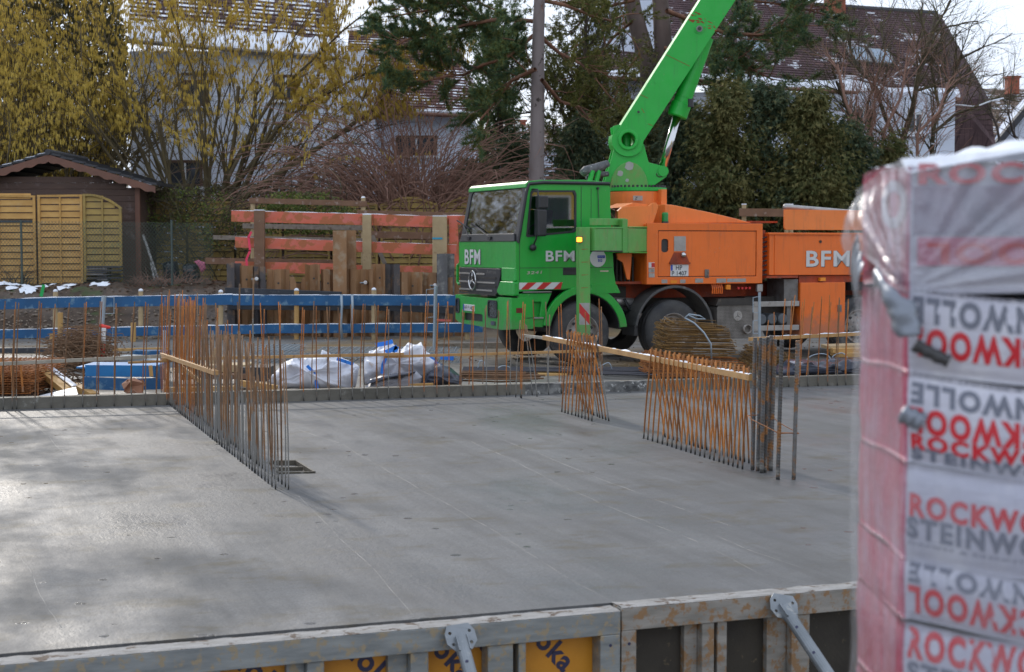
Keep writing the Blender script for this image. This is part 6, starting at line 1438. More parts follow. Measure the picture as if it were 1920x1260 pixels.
# asymmetric: follow the photo's right slope, mirrored on the left
el = Vector((2 * rp_.x - er.x, 0, er.z)); 
for sgn, e in ((-1, el), (1, er)):
    a_, b_ = Vector((rp_.x, DW - .38, rp_.z)), Vector((e.x, DW - .38, e.z)); d = (b_ - a_)
    mm = MB(); k = 40
    for i in range(k + 1):
        p = a_ + d * (i / k); w2 = .20 + .022 * math.sin(i * 1.25)
        for (y, z) in ((0, -.03), (0, -w2), (.025, -w2), (.025, -.03)): mm.v.append(p + Vector((0, y, z)))
    for i in range(k):
        for j in range(4): a = i * 4 + j; b2 = i * 4 + (j + 1) % 4; mm.f.append((a, a + 4, b2 + 4, b2)); mm.m.append(0)
    mm.build('scalloped_fascia', fascia, t, world=True)
    n = Vector((-d.z, 0, d.x)).normalized(); n = n if n.z > 0 else -n
    mm = MB(); 
    L = d.length; rows = 9
    for r in range(rows):
        u0, u1 = r / rows, (r + 1) / rows + .01
        p0, p1 = a_ + d * u0, a_ + d * u1; q = [p0 + n * .02, p1 + n * .055, p1 + n * .055 + Vector((0, 3.4, 0)), p0 + n * .02 + Vector((0, 3.4, 0))]; lo = [v - n * .05 for v in q]
        mm.add(q + lo, [(0, 1, 2, 3), (7, 6, 5, 4), (0, 4, 5, 1), (1, 5, 6, 2), (2, 6, 7, 3), (3, 7, 4, 0)])
    ro = mm.build('roof_slope', roofd, t, world=True)
    if sgn < 0:
        for r in range(rows):
            u0, u1 = (r + .15) / rows, (r + 1.0) / rows; p0, p1 = a_ + d * u0, a_ + d * u1; mm = MB()
            q = [p0 + n * .05, p1 + n * .075, p1 + n * .075 + Vector((0, 3.1, 0)), p0 + n * .05 + Vector((0, 3.1, 0))]; q = [v + Vector((0, .12, 0)) for v in q]; lo = [v - n * .028 for v in q]
            mm.add(q + lo, [(0, 1, 2, 3), (7, 6, 5, 4), (0, 4, 5, 1), (1, 5, 6, 2), (2, 6, 7, 3), (3, 7, 4, 0)]); mm.build('snow_strip', capm, ro, world=True, bevel=.012)
MB().tube([Vector((rp_.x, DW - .42, rp_.z + .03)), Vector((rp_.x, DW + 3.0, rp_.z + .03))], .07, 10).build('ridge_cap', roofd, t, world=True)
# back garden fence: arched yellow panels
t0x = 262
DF = 40.2
for i, (xa, xb, yt, mid, lb) in enumerate([(262, 350, 378, 0, 'olive slat fence panel between the shed corner and the green post'), (352, 440, 378, 0, 'olive slat fence panel behind the green shrub'), (442, 530, 384, 6, 'olive slat fence panel behind the end of the red rail'), (532, 620, 384, 6, 'olive slat fence panel behind the middle of the red rail'), (622, 710, 384, 6, 'arched olive slat fence panel behind the brown bush, nearer the shed'),
        (712, 823, 384, 14, 'arched olive slat fence panel behind the brown bush, nearer the cab'), (826, 930, 384, 14, 'olive slat fence panel behind the truck cab')]):
    x0_, x1_ = xat(xa, DF), xat(xb, DF); zt__ = zat(yt, DF); ar = mid / FPX * DF
    t = thing('fence_panel', lb, 'fence panel', ((x0_ + x1_) / 2, DF, GZ), group='slat fence panels at the back of the garden')
    slat_panel(t, x0_ + .02, x1_ - .02, GZ, (lambda u, z=zt__, a=ar: z + a * math.sin(math.pi * u)), DF, fenceo)
# odds and ends
binb = mat('black_sack', (.018, .022, .03), (.012, .014, .02), .35, ns=3, bump=.6, bs=12)
for (ol, lb) in (([(308, 528), (306, 494), (316, 489), (332, 490), (338, 526)], 'black bin bag nearer the shed'), ([(344, 532), (344, 498), (352, 494), (370, 496), (378, 530)], 'black bin bag with a reddish top, under the pink cloth')):
    t = thing('bin_bag', lb, 'bin bag', at(ol[0][0], 530, 38.6), group='bin bags at the fence'); lump(t, ol, 38.6, .5, binb, 'sack', ol[0][0], .05)
t = thing('pink_cloth', 'pink cloth hung over the second bin bag', 'cloth', at(372, 495, 38.4)); lump(t, [(364, 490), (372, 487), (384, 492), (386, 504), (378, 512), (372, 500)], 38.35, .1, mat('pink_cloth', (.55, .17, .25), (.45, .12, .2), .9), 'cloth', 4, .02)
t = thing('tyre_pile', 'pile of dark slatted pieces below the olive panel', 'pile', at(190, 528, 37.2))
for k in range(8): MB().beam(at(166 + (k % 3), 525 - k * 3.6, 37.1), at(205 + (k % 2) * 24, 524 - k * 3.4, 37.1), .4, .03).build('piece', roofd if k % 3 else steelg, t, world=True)
for i, (xa, ya, xb, yb) in enumerate([(268, 440, 297, 526), (283, 492, 290, 526)]):
    o = MB().tube([at(xa, ya, 37.9), at(xb, yb, 37.9)], .03, 7).build('birch_pole', mat('birch_bark', (.50, .50, .50), (.12, .11, .10), .8, ns=9) if i == 0 else bpy.data.materials['birch_bark'], loc=at(xb, yb, 37.9)); tag(o, ('longer' if i == 0 else 'shorter') + ' white barked pole leaning at the shed corner', 'pole')
# railing seen over the rear of the truck
t = thing('timber_rail', 'brown timber rail rising behind the rear of the truck', 'rail', at(1400, 405, 34.4))
MB().beam(at(1386, 398, 34.4), at(1478, 399, 34.4), .05, .17).build('board', woodb, t, world=True)
for x in (1395, 1475, 1483): MB().tube([at(x, 480, 34.5), at(x, 384, 34.5)], .05, 8).build('post', woodl, t, world=True); MB().tube([at(x, 384, 34.5), at(x, 382, 34.5)], .055, 8).build('snow_cap', capm, t, world=True)

# ------------------------------------------------------------------ houses
def tile_mat(name, c1, c2, snow, thr, px_=.20, py_=.30, mort=.5):
    m, nt, b = new_mat(name); v = coords(nt, 'Object')
    sp = N(nt, 'ShaderNodeSeparateXYZ'); nt.links.new(v, sp.inputs['Vector'])
    def fr(sock, k):
        a = N(nt, 'ShaderNodeMath'); a.operation = 'MULTIPLY'; nt.links.new(sock, a.inputs[0]); a.inputs[1].default_value = k
        f = N(nt, 'ShaderNodeMath'); f.operation = 'FRACT'; nt.links.new(a.outputs[0], f.inputs[0]); return f.outputs[0]
    br = N(nt, 'ShaderNodeTexBrick', Scale=1.0); br.inputs['Brick Width'].default_value = px_; br.inputs['Row Height'].default_value = py_; br.inputs['Mortar Size'].default_value = .012; br.offset = .5
    br.inputs['Color1'].default_value = c1 + (1,); br.inputs['Color2'].default_value = c2 + (1,); br.inputs['Mortar'].default_value = tuple(x * .35 for x in c1) + (1,); nt.links.new(v, br.inputs['Vector'])
    col = mixc(nt, ramp(nt, nz(nt, v, 1.2, 5, .7), .35, .65), br.outputs['Color'], tuple(x * .6 for x in c1))
    col = mixc(nt, ramp(nt, nz(nt, v, .5, 6, .75), .60, .70), col, (.20, .20, .13))
    fy = fr(sp.outputs['Y'], 1 / py_)
    low = ramp(nt, fy, .45, .55, (1, 1, 1, 1), (0, 0, 0, 1))
    sn = ramp(nt, nz(nt, coords(nt, 'Object', (1, 1.6, 1)), .9, 6, .72), thr - .02, thr + .02)
    sn2 = ramp(nt, nz(nt, coords(nt, 'Object', (1, .3, 1)), 6, 3), .40, .5)
    mk = mixc(nt, 1.0, mixc(nt, 1.0, low, sn, 'MULTIPLY'), sn2, 'MULTIPLY')
    col = mixc(nt, mk, col, (.80, .83, .88)); nt.links.new(col, b.inputs['Base Color']); b.inputs['Roughness'].default_value = .8; b.inputs['Specular IOR Level'].default_value = .2
    bp = N(nt, 'ShaderNodeBump', Strength=.4, Distance=.03); nt.links.new(br.outputs['Fac'], bp.inputs['Height']); nt.links.new(bp.outputs['Normal'], b.inputs['Normal'])
    return m
def roof_quad(parent, name, p00, p10, p11, p01, mt, row=.30, th=.12):
    """tiled slope: lower edge p00-p10, ridge p01-p11; stepped courses"""
    X = (p10 - p00).normalized(); Nn = X.cross(p01 - p00).normalized(); Y = Nn.cross(X)
    if Nn.z < 0: Nn = -Nn
    def loc(p): d = p - p00; return Vector((d.dot(X), d.dot(Y), 0))
    A, B_, C_, D_ = loc(p00), loc(p10), loc(p11), loc(p01); Hh = D_.y; n = max(1, int(round(Hh / row))); mm = MB()
    for i in range(n):
        u0, u1 = i / n, (i + 1) / n
        l0, l1 = A.lerp(D_, u0), A.lerp(D_, u1); r0, r1 = B_.lerp(C_, u0), B_.lerp(C_, u1)
        mm.add([l0 + Vector((0, 0, .022)), r0 + Vector((0, 0, .022)), r1, l1, l0, r0], [(0, 1, 2, 3), (4, 5, 1, 0)])
    mm.add([A - Vector((0, 0, th)), B_ - Vector((0, 0, th)), C_ - Vector((0, 0, th)), D_ - Vector((0, 0, th))], [(3, 2, 1, 0)])
    mm.add([A, B_, B_ - Vector((0, 0, th)), A - Vector((0, 0, th))], [(3, 2, 1, 0)]); mm.add([B_, C_, C_ - Vector((0, 0, th)), B_ - Vector((0, 0, th))], [(3, 2, 1, 0)]); mm.add([A, D_, D_ - Vector((0, 0, th)), A - Vector((0, 0, th))], [(0, 1, 2, 3)])
    o = mm.build(name, mt, parent, fix=False)
    Mx = Matrix((X, Y, X.cross(Y))).transposed().to_4x4(); Mx.translation = p00
    o.matrix_local = basis(parent).inverted() @ Mx
    return o
def block(parent, name, mt, x0, x1, y0, y1, z0, z1): return MB().bx(x0, x1, y0, y1, z0, z1).build(name, mt, parent, world=True)
plaster = mat('pale_plaster', (.68, .73, .84), (.60, .66, .77), .85, ns=1.2, spots=(.50, .54, .62), sp=(.6, .75), ss=1.5, bump=.15)
tileL = tile_mat('snowy_brown_tiles', (.10, .060, .055), (.13, .075, .065), None, .47, .2, .22)
tileLr = tile_mat('red_brown_tiles', (.12, .058, .050), (.15, .07, .058), None, .52, .2, .22)
tileR = tile_mat('dark_brown_tiles', (.105, .064, .068), (.135, .082, .082), None, .575, .20, .18)
tileR2 = tile_mat('bare_brown_tiles', (.100, .062, .066), (.130, .080, .080), None, .9, .20, .18)
tileS = tile_mat('weathered_tiles', (.22, .16, .12), (.28, .20, .15), None, .50, .22, .26)
brick = mat('chimney_brick', (.34, .10, .05), (.25, .07, .04), .8, ns=6, bump=.4)
winb = mat('window_glass', (.05, .06, .075), (.03, .035, .045), .08, bump=0)
frw = mat('window_frame_white', (.7, .72, .75), rough=.5, bump=0)
shut = mat('brown_shutter', (.10, .055, .035), rough=.7)
def window(parent, px0, px1, py0, py1, D, sh=True, sn=True):
    a_, b_ = at(px0, py1, D), at(px1, py0, D); f = MB().plate([(a_.x, a_.z), (b_.x, a_.z), (b_.x, b_.z), (a_.x, b_.z)], [[(a_.x + .09, a_.z + .09), (b_.x - .09, a_.z + .09), (b_.x - .09, b_.z - .09), (a_.x + .09, b_.z - .09)]], D - .04, D + .02, lambda a, b, c: (a, c, b)).build('window', frw if not sh else shut, parent, world=True)
    MB().bx(a_.x + .05, b_.x - .05, D - .02, D - .01, a_.z + .05, b_.z - .05).build('pane', winb, f, world=True); MB().bx((a_.x + b_.x) / 2 - .03, (a_.x + b_.x) / 2 + .03, D - .03, D - .005, a_.z + .05, b_.z - .05).build('mullion', frw, f, world=True)
    MB().bx(a_.x - .1, b_.x + .1, D - .16, D - .041, a_.z - .08, a_.z).build('sill', capm if sn else frw, f, world=True)
D1 = 50.0
hs = thing('white_house', 'white rendered house with snowy tiled roof behind the yellow hazel', 'house', (xat(450, D1), D1, GZ))
xa_, xb_ = xat(247, D1), xat(690, D1); zeL, zeR = zat(70, D1), zat(104, D1)
ze_ = zat(96, D1); block(hs, 'wall', plaster, xa_, xb_, D1, D1 + 9, GZ - .5, ze_)
# eave runs slightly down to the right as in the photograph because the front turns away
p00, p10 = at(240, 74, D1 - .7), at(645, 108, D1 + .2)
roof_quad(hs, 'roof_slope', p00, p10, p10 + Vector((-1.5, 5.6, 5.0)), p00 + Vector((-1, 5.6, 5.4)), tileL, .22)
mm = MB(); d = p10 - p00; k = 60
for i in range(k + 1):
    c = p00 + d * (i / k); e = .20 + .22 * noise.noise(c * .9) ; up_ = Vector((0, .7, .62)) 
    for (o, z) in ((-.10, .0), (-.08, .10), (.5 + e * 1.6, .14), (.55 + e * 1.6, .02)): mm.v.append(c + up_ * o + Vector((0, 0, z)))
for i in range(k):
    for j in range(3): a = i * 4 + j; mm.f.append((a, a + 4, a + 5, a + 1)); mm.m.append(0)
mm.build('eave_snow', capm, hs, world=True, smooth=True)
MB().tube([p00 + Vector((0, -.12, -.06)), p10 + Vector((0, -.12, -.06))], .07, 8).build('gutter', steelg, hs, world=True)
MB().tube([at(277, 85, D1 - .12), at(277, 345, D1 - .12)], .07, 8).build('downpipe', frw, hs, world=True)
window(hs, 340, 392, 150, 200, D1); window(hs, 512, 560, 140, 188, D1); window(hs, 315, 380, 300, 350, D1); window(hs, 560, 590, 330, 372, D1)
MB().beam(at(340, 138, D1 - .05), at(412, 140, D1 - .05), .12, .06).build('lintel', shut, hs, world=True)
# lower right wing
D2 = 53.5
xc_, xd_ = xat(640, D2), xat(888, D2); zw = zat(214, D2); block(hs, 'wing_wall', plaster, xc_, xd_, D2, D2 + 8, GZ - .5, zw)
q00, q10 = at(640, 205, D2 - .6), at(893, 216, D2 - .6); q01, q11 = at(655, 55, D2 + 5), at(845, 62, D2 + 5)
roof_quad(hs, 'roof_slope', q00, q10, q11, q01, tileLr, .22)
qe = q10 + Vector((.35, 8, .6)); roof_quad(hs, 'roof_hip', q10, qe, q11 + Vector((0, 1.0, 0)), q11, tileLr, .22)
MB().tube([q00 + Vector((0, -.1, -.05)), q10 + Vector((0, -.1, -.05))], .07, 8).build('gutter', fascia, hs, world=True); MB().tube([q00 + Vector((0, .02, .07)), q10 + Vector((0, .02, .07))], .05, 6).build('eave_snow', capm, hs, world=True)
window(hs, 742, 820, 254, 292, D2, sh=True, sn=False)
window(hs, 655, 680, 262, 300, D2)
# big right hand house
D3 = 55.0
hr = thing('brown_roofed_house', 'large house with a steep dark brown tiled roof and two skylights', 'house', (xat(1550, D3), D3, GZ))
rL, rR = at(1175, -14, D3 + 5.0), at(1757, 26, D3 + 6.5); eL, eR = at(1085, 140, D3 - .8), at(1800, 184, D3 + .8)
roof_quad(hr, 'roof_slope', eL, eR, rR, rL, tileR, .18)
hipE = at(1868, 276, D3 + 6.5); hipB = at(1868, 276, D3 + 8)
roof_quad(hr, 'roof_hip', at(1800, 184, D3 + .8), at(1862, 200, D3 + 9), rR + Vector((.1, 1, 0)), rR, tileR2, .18)
# flared verge and hanging tiles on the side
a1, a2, a3, a4 = at(1788, 186, D3 + .9), at(1850, 190, D3 + 1.6), at(1869, 276, D3 + 1.6), at(1786, 284, D3 + .9)
roof_quad(hr, 'hung_tiles', at(1786, 330, D3 + .9), at(1869, 330, D3 + 1.6), at(1853, 186, D3 + 1.6), at(1788, 186, D3 + .9), tileR2, .18)
v0, v1, v2, v3 = at(1796, 190, D3 + .8), at(1868, 277, D3 + 1.4), at(1759, 26, D3 + 6.4), at(1800, 100, D3 + 4)
mm = MB(); e = [rR, at(1800, 98, D3 + 4.6), at(1846, 178, D3 + 2.4), at(1869, 277, D3 + 1.4), at(1786, 284, D3 + .9), at(1790, 185, D3 + .7)]
mm.add(e + [p + Vector((0, .3, -.1)) for p in e], [tuple(range(6)), tuple(range(11, 5, -1))] + [(i, (i + 1) % 6, (i + 1) % 6 + 6, i + 6) for i in range(6)]); mm.build('side_roof', tileR2, hr, world=True)
block(hr, 'wall', plaster, xat(1100, D3), xat(1790, D3), D3 + .2, D3 + 9, GZ - .5, zat(172, D3))
MB().tube([eL + Vector((0, -.1, -.05)), eR + Vector((0, -.1, -.05))], .07, 8).build('gutter', fascia, hr, world=True)
mm = MB(); d = eR - eL
for i in range(k + 1):
    c = eL + d * (i / k); e_ = .10 + .4 * noise.noise(c * .8)
    for (o, z) in ((-.05, .03), (0, .12), (.25 + e_, .14), (.3 + e_, .05)): mm.v.append(c + Vector((0, .7, .8)) * o * .8 + Vector((0, 0, z)))
for i in range(k):
    for j in range(3): a = i * 4 + j; mm.f.append((a, a + 4, a + 5, a + 1)); mm.m.append(0)
mm.build('eave_snow', capm, hr, world=True, smooth=True)
MB().tube([rL, rR], .12, 8).build('ridge', roofd, hr, world=True)
def chimney(parent, px0, px1, ytop, ybot, D, cap=True):
    a_, b_ = at(px0, ybot, D), at(px1, ytop, D); c = MB().bx(a_.x, b_.x, D, D + (b_.x - a_.x), a_.z, b_.z).build('chimney', brick, parent, world=True); MB().bx(a_.x - .06, b_.x + .06, D - .06, D + (b_.x - a_.x) + .06, b_.z, b_.z + .1).build('chimney_cap', brick, c, world=True)
chimney(hr, 1551, 1586, -12, 25, D3 + 5.4)
sky_up = (rL - eL); 
def skylight(px, py, D, w_=.75, h=1.15):
    X = (eR - eL).normalized(); Y = ((rR - eR) - X * (rR - eR).dot(X)).normalized(); Nn = X.cross(Y).normalized(); Nn = Nn if Nn.z > 0 else -Nn
    d = ray(px, py); k_ = (eL - _C).dot(Nn) / d.dot(Nn); c = _C + d * k_ + Nn * .1; Mx = Matrix((X, Y, X.cross(Y))).transposed()
    f = MB().box(c, (w_, h, .12), Mx).build('skylight', steelg, hr, world=True); MB().box(c + Nn * .066, (w_ - .16, h - .16, .01), Mx).build('pane', mat('skylight_glass', (.25, .33, .42), (.2, .28, .36), .12, bump=0) if 'skylight_glass' not in bpy.data.materials else bpy.data.materials['skylight_glass'], f, world=True)
skylight(1608, 108, D3); skylight(1652, 112, D3); skylight(1415, 92, D3)
window(hr, 1340, 1385, 200, 252, D3 + .2, sh=False); window(hr, 1598, 1640, 200, 250, D3 + .2, sh=False); window(hr, 1700, 1732, 210, 252, D3 + .2, sh=False)
# gable wall end at its left, seen through the trees
MB().add([at(1128, 0, D3 + 1), at(1088, 95, D3 + 1), at(1088, 300, D3 + 1), at(1240, 300, D3 + 1), at(1240, 0, D3 + 1)] + [at(1128, 0, D3 + 2), at(1088, 95, D3 + 2), at(1088, 300, D3 + 2), at(1240, 300, D3 + 2), at(1240, 0, D3 + 2)], [(0, 1, 2, 3, 4), (9, 8, 7, 6, 5), (0, 5, 6, 1), (1, 6, 7, 2)]).build('gable_wall', plaster, hr, world=True)
hb = thing('far_cottage', 'far small house with a brick chimney showing beside the grey pine trunk', 'house', (xat(960, 80), 80, GZ))
block(hb, 'wall', plaster, xat(930, 80), xat(1060, 80), 80, 86, GZ, zat(275, 80)); roof_quad(hb, 'roof_slope', at(925, 278, 79.5), at(1066, 278, 79.5), at(1050, 235, 83), at(940, 235, 83), tileS, .3); chimney(hb, 1079, 1089, 206, 300, 78); chimney(hb, 975, 986, 228, 250, 83)
# neighbour at the right edge
D4 = 72.0
hn = thing('neighbour_house', 'neighbouring house with weathered tiles and a white gable at the photo edge', 'house', (xat(1900, D4), D4, GZ))
roof_quad(hn, 'roof_slope', at(1856, 262, D4), at(1905, 262, D4), at(2020, 155, D4 + 4), at(1838, 168, D4 + 4), tileS, .26)
roof_quad(hn, 'roof_slope', at(1848, 252, D4 + .2), at(2060, 262, D4 + .2), at(2060, 150, D4 + 5), at(1838, 166, D4 + 5), tileS, .26)
mm = MB(); q = [at(1870, 330, D4 - 1), at(1870, 268, D4 - 1), at(1930, 195, D4 - 1), at(2060, 60, D4 - 1), at(2060, 330, D4 - 1)]; mm.add(q + [v + Vector((0, 2, 0)) for v in q], [tuple(range(5)), tuple(range(9, 4, -1))] + [(i, (i + 1) % 5, (i + 1) % 5 + 5, i + 5) for i in range(5)]); mm.build('gable_wall', plaster, hn, world=True)
MB().beam(at(1862, 278, D4 - 1.2), at(1970, 148, D4 - 1.2), .5, .25).build('verge', roofd, hn, world=True)
chimney(hn, 1890, 1912, 146, 175, D4 + 3)
MB().tube([at(1882, 165, D4 + 4), at(1882, 126, D4 + 4)], .03, 5).build('aerial_mast', steelg, hn, world=True)
# dark treeline and yellow apartment house seen only as reflections lie behind the camera to the right
yb_ = mat('yellow_render', (.62, .44, .08), (.55, .38, .07), .8)
ap = thing('yellow_apartment_house', 'yellow rendered apartment house mirrored in the side window of the cab', 'house', (42, -12, -1), R(52))
MB().bx(-11, 11, -5, 5, 0, 11.5).build('wall', yb_, ap)
for fz in range(4):
    for fx in range(5): f = MB().bx(-9.6 + fx * 4.4, -7.8 + fx * 4.4, 4.95, 5.06, 1.2 + fz * 2.7, 2.7 + fz * 2.7).build('window', frw, ap); MB().bx(-9.5 + fx * 4.4, -7.9 + fx * 4.4, 5.0, 5.08, 1.3 + fz * 2.7, 2.6 + fz * 2.7).build('pane', winb, f)
    MB().bx(-6, 6, 5.0, 6.3, 1.0 + fz * 2.7, 1.15 + fz * 2.7).build('balcony', plaster, ap)
# ------------------------------------------------------------------ trees and shrubs
def bark(name, a, b_, ns=6, st=(1, 1, .3), spots=None, sp=(.6, .66)): return mat(name, a, b_, .85, ns=ns, st=st, bump=.6, bs=14, kind='World', spots=spots, sp=sp, ss=4)
def leaf_mat(name, a, b_, c, trans=.25, rough=.7):
    m, nt, b = new_mat(name); v = coords(nt, 'World')
    col = mixc(nt, ramp(nt, nz(nt, v, 1.4, 3), .35, .65), a, b_); col = mixc(nt, ramp(nt, nz(nt, v, 9, 3, .7), .50, .62), col, c)
    nt.links.new(col, b.inputs['Base Color']); b.inputs['Roughness'].default_value = rough; b.inputs['Specular IOR Level'].default_value = .25
    out = [n for n in nt.nodes if n.type == 'OUTPUT_MATERIAL'][0]; tl = nt.nodes.new('ShaderNodeBsdfTranslucent'); nt.links.new(col, tl.inputs['Color']); ms = nt.nodes.new('ShaderNodeMixShader'); ms.inputs['Fac'].default_value = trans
    nt.links.new(b.outputs[0], ms.inputs[1]); nt.links.new(tl.outputs[0], ms.inputs[2]); nt.links.new(ms.outputs[0], out.inputs['Surface']); return m
barkH = bark('hazel_bark', (.085, .065, .035), (.13, .10, .045)); barkP = bark('grey_pine_bark', (.235, .20, .195), (.165, .135, .13), 2.5, (1, 1, .25), (.045, .036, .03), (.63, .67)); barkR = bark('red_pine_bark', (.22, .10, .055), (.12, .06, .04)); barkD = bark('dark_bark', (.075, .055, .045), (.045, .035, .03)); barkT = bark('twig_brown', (.33, .19, .14), (.22, .125, .095)); barkM = bark('mossy_bark', (.10, .085, .04), (.065, .05, .035), spots=(.12, .13, .03))
barkV = bark('trunk_brown', (.14, .10, .085), (.08, .058, .05), 3, (1, 1, .3))
catk = leaf_mat('catkin', (.66, .49, .10), (.54, .40, .08), (.74, .58, .16), .38)
needM = leaf_mat('pine_needles', (.11, .18, .075), (.075, .14, .085), (.20, .21, .06), .4)
needY = leaf_mat('yellow_green_needles', (.13, .13, .03), (.07, .09, .03), (.18, .17, .04), .2)
thujM = leaf_mat('thuja_spray', (.14, .13, .045), (.08, .10, .036), (.21, .18, .065), .3)
thujB = leaf_mat('thuja_spray_blue', (.075, .11, .062), (.052, .082, .048), (.15, .145, .06), .3)
ivyM = leaf_mat('ivy_leaf', (.11, .15, .035), (.075, .11, .03), (.22, .22, .05), .3)
darkE = leaf_mat('dark_evergreen', (.085, .080, .036), (.055, .056, .028), (.13, .105, .04), .25)

class Tree:
    def __init__(s, seed): s.r = random.Random(seed); s.mb = MB(); s.tips = []
    def limb(s, p, d, L, r0, r1, n=6, sides=5, wob=.15, up=.0, sag=0.0):
        p = Vector(p); d = Vector(d).normalized(); pts = [p.copy()]; st = L / n
        for i in range(n):
            d = (d + Vector((s.r.uniform(-1, 1), s.r.uniform(-1, 1), s.r.uniform(-1, 1))) * wob + Vector((0, 0, up - sag * (i / n)))).normalized(); p = p + d * st; pts.append(p.copy())
        s.mb.tube(pts, [r0 + (r1 - r0) * i / n for i in range(n + 1)], sides, cap=False); return pts, d
    def grow(s, p, d, L, r, lev, spec):
        """spec[lev] = (children, length factor, radius factor, spread, wob, up, n, sides)"""
        c, lf, rf, spread, wob, up, n, sides = spec[lev]
        pts, dd = s.limb(p, d, L, r, r * (.55 if lev + 1 < len(spec) else .3), n, sides, wob, up)
        if lev + 1 >= len(spec): s.tips.append(pts); return
        for k in range(c):
            u = s.r.uniform(.25, 1.0) if k else 1.0; i = min(len(pts) - 2, int(u * (len(pts) - 1))); q = pts[i].lerp(pts[i + 1], s.r.random())
            base = (pts[i + 1] - pts[i]).normalized(); a = s.r.uniform(0, 6.28); o1 = base.orthogonal().normalized(); o2 = base.cross(o1); sp_ = s.r.uniform(.5, 1.2) * spread
            nd = (base + (o1 * math.cos(a) + o2 * math.sin(a)) * sp_).normalized()
            s.grow(q, nd, L * lf * s.r.uniform(.7, 1.15), r * rf * s.r.uniform(.7, 1.1) * (1 - .4 * u), lev + 1, spec)
def hang(tips, n, rr_, mt, name, parent, L=(.06, .13), w=.010, keep=None):
    mm = MB()
    for _ in range(n):
        t_ = rr_.choice(tips); i = rr_.randrange(len(t_) - 1); q = t_[i].lerp(t_[i + 1], rr_.random())
        if keep and not keep(q): continue
        for _k in range(rr_.choice((1, 2, 2, 3))):
            p = q + Vector((rr_.uniform(-.035, .035), rr_.uniform(-.035, .035), 0)); l = rr_.uniform(*L); ww = w * rr_.uniform(.8, 1.3); e = p + Vector((rr_.uniform(-.012, .012), rr_.uniform(-.012, .012), -l)); m_ = p.lerp(e, .5)
            mm.add([p, m_ + Vector((ww, 0, 0)), m_ + Vector((-ww * .5, ww * .87, 0)), m_ + Vector((-ww * .5, -ww * .87, 0)), e], [(0, 1, 2), (0, 2, 3), (0, 3, 1), (4, 2, 1), (4, 3, 2), (4, 1, 3)])
    return mm.build(name, mt, parent, world=True, fix=False)
def tufts(tips, n, rr_, mt, name, parent, L=.10, cnt=9, keep=None, droop=0.0, wd=.006, spread=1.0):
    """bunches of needles"""
    mm = MB()
    for _ in range(n):
        t_ = rr_.choice(tips); i = rr_.randrange(len(t_) - 1); q = t_[i].lerp(t_[i + 1], rr_.random()); ax = (t_[i + 1] - t_[i]).normalized()
        if keep and not keep(q): continue
        for k in range(cnt):
            d = (ax * rr_.uniform(.1, 1) + Vector((rr_.uniform(-1, 1), rr_.uniform(-1, 1), rr_.uniform(-1, 1) - droop)) * spread).normalized(); l = L * rr_.uniform(.6, 1.2); sd_ = d.cross(Vector((rr_.uniform(-1, 1), rr_.uniform(-1, 1), rr_.uniform(-1, 1)))).normalized() * wd
            b0 = q + d * .005; mm.add([b0 + sd_, b0 - sd_, q + d * l], [(0, 1, 2)])
    return mm.build(name, mt, parent, world=True, fix=False)
def screen(p): 
    d = p - _C; z = d.dot(_F); return (960 + FPX * d.dot(_R) / z, 630 - FPX * d.dot(_U) / z)
PI2 = 6.283
def hazel(base, label, stems, seed, ncat, spec, keep=None, cat_rr=1, L0=(3.2, 4.6), mtb=None, r0=.075, lean=None, w=.010):
    T = Tree(seed); t = thing('hazel_shrub', label, 'tree', base, group=None)
    for k in range(stems):
        a = T.r.uniform(0, PI2); b0 = base + Vector((math.cos(a), math.sin(a), 0)) * T.r.uniform(.0, .35); u = (k + .5) / stems * 2 - 1
        d = Vector((u * 1.0 + T.r.uniform(-.15, .15), T.r.uniform(-.45, .45), 1.0)) if lean is None else lean(u, T.r)
        T.grow(b0, d, T.r.uniform(*L0), r0 * T.r.uniform(.6, 1.2), 0, spec)
    T.mb.build('stems', mtb or barkH, t, world=True, fix=False, smooth=True)
    if ncat: hang(T.tips, ncat, random.Random(seed + 1), catk, 'catkins', t, keep=keep, w=w, L=(.09, .19))
    return T, t
SPH = [(7, .62, .55, .55, .10, .06, 9, 7), (6, .60, .5, .7, .14, .0, 7, 5), (5, .55, .5, .8, .18, -.03, 6, 4), (0, 0, 0, 0, .2, -.06, 5, 3)]
gb0 = lambda px, D: Vector((xat(px, D), D, GZ))
SP1 = [(6, .62, .5, .5, .09, .07, 9, 7), (5, .60, .5, .6, .13, .02, 7, 5), (4, .55, .5, .8, .18, -.03, 6, 4), (0, 0, 0, 0, .2, -.06, 5, 3)]
hazel(gb0(385, 42.5), 'big fanning hazel full of yellow catkins before the white house', 14, 11, 14000, SP1, L0=(4.3, 5.8), w=.0125, keep=lambda q: noise.noise(q * .8) > (screen(q)[1] - 235) / 330.0)
hazel(gb0(120, 43.5), 'dense yellow catkin hazel rising behind the shed', 14, 12, 12500, SPH, w=.0125, L0=(3.9, 5.4), keep=lambda q: screen(q)[0] < 245 or screen(q)[1] < 75)
hazel(gb0(-90, 42.0), 'yellow catkin hazel at the edge beyond the shed roof', 7, 13, 6000, SPH, w=.0125, L0=(3.6, 5.0))
